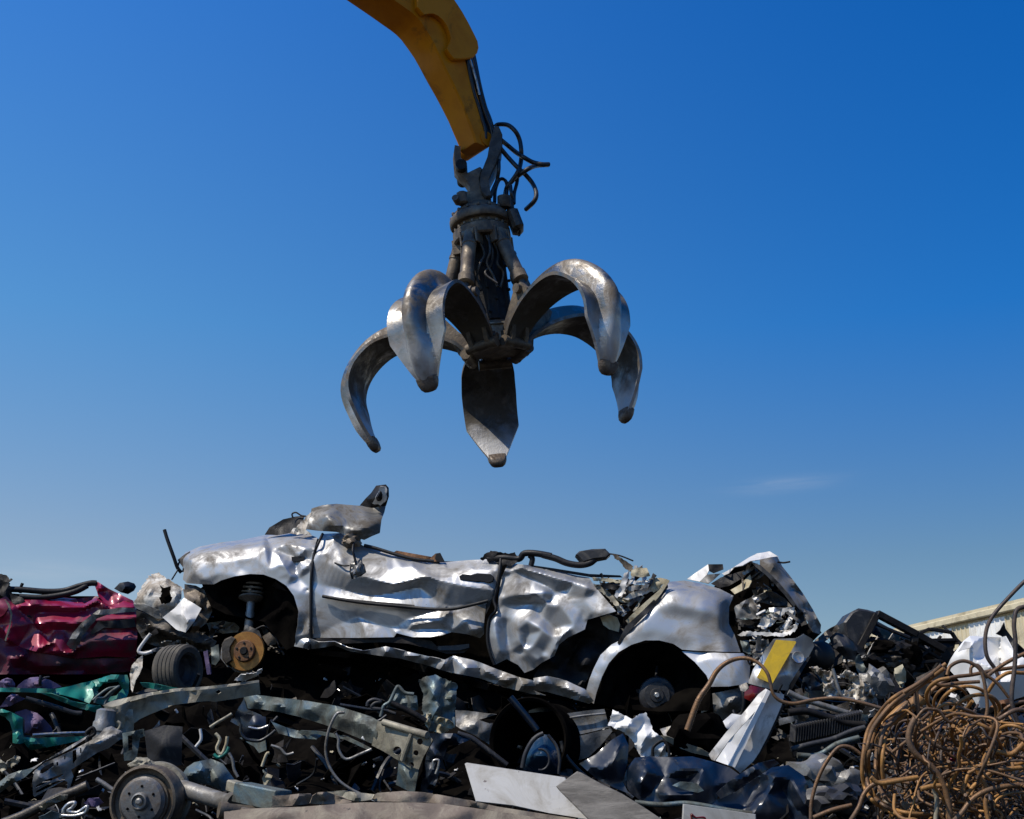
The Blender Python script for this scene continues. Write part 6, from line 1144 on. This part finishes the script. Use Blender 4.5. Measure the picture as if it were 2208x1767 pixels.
tag(sheet('chewed_metal', cF((140, 690, .0), (190, 685, -.02), (240, 715, -.02), (300, 720, -.02), (350, 760, .0), (390, 705, -.02), (450, 730, -.03), (500, 780, -.02), (560, 820, .0), (600, 880, .0), (605, 940, .02), (540, 945, .0), (440, 935, .0), (380, 900, .02), (330, 890, .0), (260, 900, .0), (235, 820, .02), (230, 760, .02), (160, 720, .02)), 'whiterag', 7.2, None, ctrl=cF((280, 800, -.05), (330, 820, .05), (420, 790, .06), (480, 850, -.04), (440, 880, .04), (540, 880, -.03), (380, 750, .04)), holes=[cF((320, 770), (390, 760), (440, 800), (420, 840), (350, 850), (320, 820))], rnd=(5, .045), seed=413, smooth=1, sp=2.6, jag=1.4), 'chewed cream metal casting lying right of the yellow number plate', 'casting')
tag(sheet('navy_scrap', cF((100, 760, .0), (160, 740, -.03), (210, 780, -.02), (225, 850, .0), (150, 850, -.02), (90, 830, .0)), 'blue', 7.2, None, rnd=(8, .035), seed=414, smooth=1), 'small navy crumpled scrap left of the chewed cream casting', 'scrap piece')
tag(lump('grey_bag', P(*cF((590, 790))[0], 7.4), .075, 'grey', None, 21, sx=1.1, sz=1.1), 'round grey bundle behind the chewed cream casting', 'bundle')
tag(sheet('broken_brick', cF((720, 700, .0), (775, 670, -.02), (800, 720, -.02), (800, 790, .0), (750, 810, .0), (725, 770, .0)), 'cream', 7.3, None, rnd=(9, .03), seed=415, smooth=1, thick=.05), 'broken cream foam block below the black stripped wreck', 'block')
tag(sheet('tan_sheet', cF((870, 760, .0), (1000, 700, -.02), (1060, 720, -.02), (1060, 760, .0), (960, 840, .0), (880, 900, .0)), 'brown', 6.4, None, rnd=(16, .012), seed=416, smooth=1), 'tan sheet showing behind the wire tangle', 'metal sheet')
for i, (pts, r, m, Y, lab) in enumerate((
  (((0, 860), (80, 900), (200, 940), (330, 980), (420, 1010)), .016, 'grey', 6.9, 'pale grey strip slanting right below the number plate'),
  (((0, 1000), (120, 990), (260, 1030), (400, 1070), (520, 1080)), .020, 'dark', 6.7, 'dark bent bar in the shadow below the cream casting'),
  (((20, 1250), (150, 1215), (300, 1180), (420, 1130), (520, 1100)), .014, 'greydark', 6.5, 'dark grey bar slanting up to the wire tangle'),
  (((60, 1290), (200, 1290), (330, 1215), (480, 1170)), .014, 'bluegrey', 6.3, 'blue grey rod above the grey stone lumps'),
  (((640, 1100), (760, 1000), (870, 930), (900, 900)), .030, 'wireb', 5.6, 'thick orange rusty bar at the left of the wire tangle'),
  (((300, 700), (360, 880), (450, 910)), .010, 'grey', 7.0, 'thin grey wire in front of the chewed cream casting'),
  )):
    tag(cable('bent_bar', cF(*pts), Y, r, m), lab, 'bar')
cg = empty('coil_radiator', P(*cF((250, 1270))[0], 6.9), 'dark finned radiator lying in the shadow left of the wire tangle', 'radiator')
d = MB(); a_p = P(*cF((10, 1230))[0], 6.75); b_p = P(*cF((470, 1130))[0], 6.75); d.beam(a_p, b_p, .03, .12); d.obj('radiator_tank', 'dark', cg)
d = MB()
for k in range(26):
    p = a_p.lerp(b_p, (k+.5)/26) + Vector((0, -.03, .02)); d.beam(p, p + Vector((.01, -.02, .09)), .008, .05)
d.obj('radiator_fin', 'greydark', cg)
tag(lump('stone_lump', P(*cF((215, 1430))[0], 6.0), .10, 'grey', None, 31, sx=1.3, sz=.9), 'pale grey rounded lump beside the dark blue bonnet', 'lump')
tag(sheet('aluminium_lid', cF((310, 1490, .0), (360, 1400, .0), (440, 1375, .0), (500, 1400, .0), (480, 1500, .0), (380, 1525, .0)), 'grey', 5.7, None, ctrl=cF((400, 1450, -.04)), rnd=(16, .008), seed=421, smooth=1), 'pale metal lid leaning left of the wire tangle', 'lid')
tag(lump('dark_hub', P(*cF((330, 1590))[0], 5.6), .09, 'greydark', None, 33, sx=1.3, sz=.7), 'dark rounded hub below the pale metal lid', 'hub')
# ------------------------------------------------------------------ white crumpled appliance
wa = empty('white_appliance', P(2130, 1560, 6.6), 'dented white sheet metal appliance behind the wire tangle', 'appliance')
sheet('casing', cF((1078, 690, .15), (1100, 640, .12), (1130, 590, .1), (1190, 512, .12), (1232, 478, .15), (1330, 482, .2), (1442, 488, .2), (1475, 480, .12), (1530, 580, .05), (1605, 630, .0), (1720, 700, .0), (1720, 900, .05), (1600, 890, .05), (1480, 930, .05), (1350, 970, .05), (1290, 965, .05), (1240, 880, .06), (1200, 820, .08), (1150, 770, .1)), 'whiteclean', 6.3, wa,
   ctrl=cF((1250, 530, .0), (1372, 690, -.08), (1160, 620, .06), (1260, 640, .0), (1440, 510, .22), (1440, 600, .22), (1436, 680, .16), (1500, 600, .05), (1560, 680, -.04), (1380, 800, -.02), (1500, 780, -.02), (1300, 880, .02)), rnd=(50, .006), seed=431, smooth=0, fine=.0008, shade=25)
sheet('torn_edge', cF((1150, 590, .02), (1200, 515, .02), (1240, 520, .02), (1235, 560, .0), (1190, 570, .0)), 'white', 6.28, wa, rnd=(8, .02), seed=432, smooth=1)
tag(sheet('black_boot', cF((1410, 465, .0), (1440, 440, -.02), (1468, 385, -.02), (1478, 430, .0), (1530, 500, .0), (1605, 570, .0), (1640, 640, .0), (1560, 590, .0), (1500, 540, .0), (1450, 480, .0)), 'black', 6.7, None, ctrl=cF((1540, 545, -.04)), rnd=(12, .02), seed=433, smooth=1), 'black torn rubber strip sticking up behind the white appliance', 'rubber strip')
# ------------------------------------------------------------------ shed
sh = empty('shed', (12.0, 34, 0), 'long corrugated metal shed with beige and white cladding at the right edge', 'building')
A = Vector((P(2215, 1300, 30).x, 30, 0)); dirv = Vector((-.235, 1, 0)).normalized()
ztop = P(2215, 1318, 30).z
n_ = Vector((-dirv.y, dirv.x, 0))       # towards the yard
M['clad_white'] = mat('translucent_white_cladding', (.84, .83, .78), .5, 0, dirt=(.6, .57, .5), damt=.3, dscale=2, bump=.05)
M['clad_beige'] = mat('beige_cladding', (.62, .54, .36), .55, 0, dirt=(.36, .31, .2), damt=.35, dscale=2, bump=.05)
def wallp(t, z, o): q = A + dirv*t + n_*o; return Vector((q.x, q.y, z))
pitch = .20; t0 = -6.0
def t_of(px):
    r = P(px, 1350, 1.0).x; return (A.x - 30*r)/(r*dirv.y - dirv.x)
edges_ = [t0] + [t_of(v) for v in (2169, 2090, 2052, 1960)]
while edges_[-1] < 20: edges_.append(edges_[-1] + (1.2 if len(edges_) % 2 else 2.4))
t_end = edges_[-1]
for bay, (k0, k1) in enumerate(zip(edges_, edges_[1:])):
    d = MB(); nr = max(2, round((k1-k0)/.22)); pw = (k1-k0)/nr; prof2 = []
    for k in range(nr):
        s = k0 + k*pw
        prof2 += [(s, 0), (s+pw*.72, 0), (s+pw*.80, .03), (s+pw*.92, .03)]
    prof2.append((k1, 0))
    vs = []; fs = []
    for s, o_ in prof2: vs += [wallp(s, 0, o_), wallp(s, ztop, o_)]
    for i in range(len(prof2)-1): fs.append((2*i, 2*i+2, 2*i+3, 2*i+1))
    b = len(vs)
    for s, o_ in prof2: vs += [wallp(s, 0, o_-.012), wallp(s, ztop, o_-.012)]
    for i in range(len(prof2)-1): fs.append((b+2*i+1, b+2*i+3, b+2*i+2, b+2*i))
    d.add(vs, fs); d.obj('cladding_bay', 'clad_beige' if bay % 2 == 0 else 'clad_white', sh, 20)
d = MB(); d.beam(wallp(t0-.2, ztop+.16, .02), wallp(t0+13*1.6+.2, ztop+.16, .02), .24, .16, bev=.02); d.obj('eaves_fascia', 'clad_beige', sh, 30)
d = MB(); e0 = wallp(t0-.2, ztop+.22, .1); e1 = wallp(t0+21, ztop+.22, .1); bk = -n_*12 + Vector((0, 0, 1.6))
up_ = Vector((0, 0, .1)); d.prism([e0, e1, e1+bk, e0+bk], [e0+up_, e1+up_, e1+bk+up_, e0+bk+up_]); d.obj('roof', 'clad_beige', sh, 0)
d = MB(); q0 = wallp(t0-.1, 0, -.05); q1 = wallp(t0+20.9, 0, -.05); bk = -n_*12; zz = Vector((0, 0, ztop+.2)); d.prism([q0, q1, q1+bk, q0+bk], [q0+zz, q1+zz, q1+bk+zz, q0+bk+zz]); d.obj('shed_body', 'clad_beige', sh, 0)
# ------------------------------------------------------------------ wire tangle
GRP = 'rusty wires in the tangled heap'
rw = random.Random(77)
def wire(pts, Y, r, m, lab=None, name='steel_wire', n=7):
    o = cable(name, pts, Y, r*.70, m, None, n, 7)
    tag(o, lab or 'rusty bent steel wire looping through the tangled wire heap', 'wire', GRP)
    return o
W_ = [
 (((1660, 70), (1602, 112), (1500, 215), (1400, 330), (1352, 420), (1338, 520), (1352, 620), (1400, 695), (1430, 760)), 4.9, .0115, 'wiredark', 'tall dark wire hoop rising in front of the white appliance'),
 (((1680, 270), (1602, 280), (1552, 305), (1535, 400), (1545, 520), (1540, 680), (1520, 860), (1530, 980), (1580, 1110)), 4.7, .0125, 'wiredark', 'dark wire at the right edge bending down from the shed'),
 (((1700, 560), (1602, 600), (1500, 650), (1420, 700), (1340, 760)), 4.8, .011, 'wire', None),
 (((1720, 675), (1602, 685), (1400, 712), (1250, 742), (1100, 765), (1000, 830), (930, 900)), 4.85, .011, 'wire', None),
 (((1078, 745), (1100, 685), (1170, 650), (1240, 662), (1310, 720), (1342, 860), (1350, 1000), (1300, 1100), (1200, 1225), (1150, 1335), (1130, 1450), (1145, 1560)), 4.6, .010, 'wire', 'wire making a high round loop before the white appliance'),
 (((1240, 740), (1245, 690), (1290, 680), (1340, 740), (1420, 800), (1500, 900)), 4.75, .009, 'wire', None),
 (((152, 1740), (158, 1600), (200, 1450), (262, 1330), (330, 1245), (382, 1228), (440, 1245), (505, 1295)), 5.0, .011, 'wire', 'rusty wire arching alone at the far left of the tangle'),
 (((170, 1715), (300, 1662), (430, 1630)), 4.9, .013, 'wire', 'short straight rusty rod at the foot of the arching wire'),
 (((860, 1040), (825, 1120), (822, 1200), (870, 1285), (950, 1345), (1020, 1425), (1062, 1520), (1092, 1640), (1102, 1740)), 4.35, .0155, 'wire', 'thick smooth wire running down the middle of the tangle'),
 (((950, 980), (875, 960), (865, 880), (900, 805), (970, 790), (1040, 815), (1150, 800), (1300, 790)), 4.6, .010, 'wire', None),
 (((870, 860), (885, 1000), (920, 1130), (1000, 1220), (1120, 1250), (1300, 1230), (1480, 1170), (1610, 1110)), 4.55, .011, 'wire', None),
 (((420, 1740), (480, 1640), (510, 1560), (560, 1500), (640, 1470), (760, 1455), (860, 1440)), 4.5, .012, 'wire', None),
 (((560, 1440), (620, 1480), (760, 1460), (880, 1440)), 4.4, .012, 'wireb', None),
 (((1610, 1490), (1480, 1500), (1350, 1530), (1250, 1590), (1180, 1680), (1120, 1745)), 4.3, .0125, 'wire', None),
 (((1610, 1370), (1400, 1400), (1280, 1480), (1200, 1560), (1200, 1480), (1260, 1380), (1400, 1330)), 4.4, .0115, 'wireb', None),
 (((1360, 1250), (1440, 1270), (1520, 1280), (1610, 1200)), 4.45, .013, 'wireb', None),
 (((1180, 1390), (1260, 1370), (1300, 1430), (1350, 1520), (1340, 1620), (1360, 1740)), 4.35, .0115, 'wireb', None),
 (((960, 830), (950, 960), (980, 1080), (1040, 1160), (1140, 1190), (1240, 1180)), 4.7, .009, 'wire', None),
 (((1000, 1740), (1010, 1600), (985, 1500), (975, 1420)), 4.4, .012, 'beige', 'pale straight rod standing in the middle of the tangle'),
 (((900, 1520), (980, 1500), (1080, 1495)), 4.35, .012, 'wireb', None),
]
for pts, Y, r, m, lab in W_: wire(cF(*pts), Y, r, m, lab)
# left arc bundle
for k in range(7):
    j = lambda a=9: rw.uniform(-a, a); d = k*13 if k < 4 else k*22
    pts = [(1060+j(20), 670+d*.6+j()), (880+d*.5+j(), 800+d*.5+j()), (720+d+j(), 900+d*.4+j()), (612+d+j(), 1010+d*.3+j()), (545+d+j(6), 1120+j()), (512+d+j(5), 1260+j()), (506+d+j(5), 1390+j()), (524+d+j(5), 1510+j()), (565+d+j(), 1585+j()), (645+d+j(), 1650-d*.3+j()), (770+j(), 1692-d*.4+j()), (900+j(), 1705-d*.3+j()), (1100+j(), 1700-d*.2+j()), (1260+j(), 1640+j())]
    if k > 3: pts = pts[2:8+k % 3]
    wire(cF(*[(x, y, rw.uniform(-.06, .06)) for x, y in pts]), 4.55, .0105, 'wire' if k % 3 else 'wireb', 'rusty wire in the bundled arc at the left of the tangle')
# open loops stacked up at the right edge
for k in range(16):
    cxx = rw.uniform(1050, 1620); cyy = rw.uniform(860, 1250); ra = rw.uniform(110, 260); rb = ra*rw.uniform(.5, 1); th = rw.uniform(-.6, .6); a0 = rw.uniform(0, 6.28); sw = rw.uniform(1.2, 2.0)*PI
    pts = [(cxx + ra*math.cos(a0 + sw*i/9)*math.cos(th) - rb*math.sin(a0 + sw*i/9)*math.sin(th) + rw.uniform(-3, 3), max(730, cyy + ra*math.cos(a0 + sw*i/9)*math.sin(th) + rb*math.sin(a0 + sw*i/9) + rw.uniform(-3, 3)), .12*math.sin(a0 + sw*i/9)) for i in range(10)]
    wire(cF(*pts), rw.uniform(4.4, 5.1), rw.uniform(.008, .0115), rw.choice(['wire', 'wireb', 'wireb']))
# random loops through the heap
for k in range(115):
    cxx = rw.uniform(780, 1700); cyy = rw.uniform(1120, 1800)
    Y = rw.uniform(4.3, 5.2); ra = rw.uniform(150, 480); rb = ra*rw.uniform(.25, .8); th = rw.uniform(0, PI); a0 = rw.uniform(0, 2*PI); sp_ = rw.uniform(.35, 1.15)*PI
    pts = []; nn = 7; dep = rw.uniform(-.25, .25)
    for i in range(nn):
        a = a0 + sp_*i/(nn-1); ex = ra*math.cos(a)*(1+rw.uniform(-.15, .15)); ey = rb*math.sin(a)*(1+rw.uniform(-.15, .15))
        x = cxx + ex*math.cos(th) - ey*math.sin(th); y = cyy + ex*math.sin(th) + ey*math.cos(th)
        lim = 560 + max(0, 1000-y)*.9
        x = max(x, lim + rw.uniform(0, 60)); y = max(y, 960 + rw.uniform(0, 120) - max(0, x-1300)*.12)
        pts.append((x, y, dep*math.sin(a*1.3)))
    wire(cF(*pts), Y, rw.uniform(.005, .009), rw.choice(['wire', 'wire', 'wireb', 'wireb', 'wiredark']), None, n=5)
# fine fill of the heap: short bits that nobody could count
for nm, m, sd, cnt in (('wire_offcuts', 'wire', 5, 110), ('wire_offcuts', 'wireb', 6, 130), ('wire_offcuts', 'wiredark', 7, 160)):
    r_ = random.Random(sd); d = MB()
    for k in range(cnt):
        x = r_.uniform(640, 1750); y = r_.uniform(1060, 1790); Y = r_.uniform(4.5, 5.6)
        if x < 800 and y < 1150: continue
        L_ = r_.uniform(60, 240); a = r_.uniform(0, 2*PI); b = a + r_.uniform(-.5, .5)
        pts = [(x, y, 0), (x + L_*.5*math.cos(a), y + L_*.5*math.sin(a), r_.uniform(-.05, .05)), (x + L_*.5*(math.cos(a)+math.cos(b)), y + L_*.5*(math.sin(a)+math.sin(b)), r_.uniform(-.15, .15))]
        d.tube(line(cF(*pts), Y, 4), r_.uniform(.002, .005), 6)
    tag(d.obj(nm, m, None, 60), kind='stuff')
# odd coloured scraps in the heap
for i, (o, m, Y, lab) in enumerate((
   (((1060, 1020), (1110, 1000), (1170, 1060), (1160, 1130), (1090, 1140), (1040, 1100)), 'whiterag', 5.2, 'pinkish white crumpled scrap inside the wire tangle'),
   (((1080, 1330), (1130, 1280), (1180, 1290), (1160, 1350), (1110, 1370)), 'red', 4.9, 'small red scrap caught in the wire tangle'),
   (((1370, 960), (1420, 920), (1500, 905), (1520, 940), (1440, 970)), 'rust', 5.2, 'orange rusty plate lying below the white appliance'),
   (((600, 1560), (640, 1490), (700, 1560), (720, 1620), (660, 1640)), 'brown', 4.7, 'tan torn scrap low in the wire tangle'),
   (((850, 1160), (900, 1140), (960, 1100), (940, 1170), (870, 1190)), 'green', 5.2, 'small green scrap behind the middle wires'),
   (((900, 1260), (940, 1230), (970, 1270), (940, 1310)), 'whiterag', 5.0, 'small pale torn scrap in the tangle centre'),
   (((780, 1600), (830, 1620), (800, 1680), (760, 1660)), 'beige', 4.6, 'small beige flat offcut low in the tangle'),
   (((1130, 1010), (1200, 1050), (1240, 1080), (1210, 1095), (1140, 1050)), 'wireb', 4.8, 'orange rusted flat strip in the tangle'))):
    tag(sheet('metal_scrap', cF(*o), m, Y, None, rnd=(8, .03), seed=450+i, smooth=1, sp=4), lab, 'scrap piece')
# ------------------------------------------------------------------ the heap underneath
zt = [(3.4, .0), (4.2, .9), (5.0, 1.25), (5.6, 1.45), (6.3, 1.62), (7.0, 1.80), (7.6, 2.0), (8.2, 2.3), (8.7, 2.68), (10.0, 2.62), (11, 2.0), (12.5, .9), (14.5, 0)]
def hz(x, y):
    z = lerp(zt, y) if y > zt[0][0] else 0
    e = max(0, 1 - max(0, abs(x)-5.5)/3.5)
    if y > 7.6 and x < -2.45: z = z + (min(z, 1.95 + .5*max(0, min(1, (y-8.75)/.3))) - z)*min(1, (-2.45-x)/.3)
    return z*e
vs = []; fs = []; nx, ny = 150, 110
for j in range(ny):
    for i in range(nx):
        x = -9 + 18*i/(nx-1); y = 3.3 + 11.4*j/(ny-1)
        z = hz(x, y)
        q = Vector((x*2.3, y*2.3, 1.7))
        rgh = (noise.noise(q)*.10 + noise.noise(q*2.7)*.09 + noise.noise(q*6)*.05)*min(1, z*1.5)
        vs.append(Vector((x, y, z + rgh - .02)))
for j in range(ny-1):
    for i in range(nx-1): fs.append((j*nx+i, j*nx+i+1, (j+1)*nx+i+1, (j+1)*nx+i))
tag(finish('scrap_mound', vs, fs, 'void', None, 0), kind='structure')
# shredded scrap covering it: countless small torn bits
def shards(m, seed, cnt, smin, smax, lift, region=None, tubes=.3):
    r_ = random.Random(seed); d = MB()
    for k in range(cnt):
        if region: x = r_.uniform(region[0], region[1]); y = r_.uniform(region[2], region[3])
        else: y = r_.uniform(4.9, 8.4); x = r_.uniform(-.5, .5)*y*.95
        z = hz(x, y) + r_.uniform(-.03, lift); c = Vector((x, y, z)); s = r_.uniform(smin, smax)
        a = Vector((r_.uniform(-1, 1), r_.uniform(-1, 1), r_.uniform(-.7, .9))).normalized(); b = a.orthogonal().normalized()
        b = Matrix.Rotation(r_.uniform(0, 2*PI), 3, a) @ b; cc = a.cross(b)
        if r_.random() < tubes:
            p = [c - a*s*1.6 + b*s*r_.uniform(-.4, .4), c + cc*s*r_.uniform(-.6, .6), c + a*s*1.6 + b*s*r_.uniform(-.5, .5)]
            d.tube(catmull(p, 4), s*r_.uniform(.04, .11), 6)
        else:
            n = r_.choice([4, 5, 6]); rows = []
            for u in (-1, -.3, .4, 1):
                rows.append([c + a*(s*u + r_.uniform(-.2, .2)*s) + b*s*(v*r_.uniform(.5, 1.0)) + cc*s*r_.uniform(-.28, .28) for v in (-.8, 0, .8)])
            vs = [p for row in rows for p in row]; vs += [p + cc*.004 for p in vs]
            fs = []
            for i in range(3):
                for j in range(2):
                    q = (i*3+j, i*3+j+1, (i+1)*3+j+1, (i+1)*3+j); fs.append(q); fs.append(tuple(12+t for t in reversed(q)))
            ring = [0, 1, 2, 5, 8, 11, 10, 9, 6, 3]
            for i in range(10):
                p0_, p1_ = ring[i], ring[(i+1) % 10]; fs.append((p1_, p0_, p0_+12, p1_+12))
            d.add(vs, fs)
    tag(d.obj('shredded_scrap', m, None, 30), kind='stuff')
shards('dark', 1, 200, .03, .12, .05)
shards('void', 2, 200, .05, .18, .06)
shards('hose', 20, 130, .05, .16, .08, None, 1.0)
shards('greasedark', 3, 45, .03, .10, .07)
shards('greydark', 4, 50, .03, .11, .08, None, .5)
shards('bluegrey', 5, 30, .015, .05, .07)
shards('beige', 6, 60, .01, .03, .07)
shards('cream', 14, 70, .006, .02, .10)
shards('white', 7, 120, .005, .018, .12)
shards('steel', 8, 140, .006, .022, .12)
shards('blue', 9, 25, .03, .08, .08)
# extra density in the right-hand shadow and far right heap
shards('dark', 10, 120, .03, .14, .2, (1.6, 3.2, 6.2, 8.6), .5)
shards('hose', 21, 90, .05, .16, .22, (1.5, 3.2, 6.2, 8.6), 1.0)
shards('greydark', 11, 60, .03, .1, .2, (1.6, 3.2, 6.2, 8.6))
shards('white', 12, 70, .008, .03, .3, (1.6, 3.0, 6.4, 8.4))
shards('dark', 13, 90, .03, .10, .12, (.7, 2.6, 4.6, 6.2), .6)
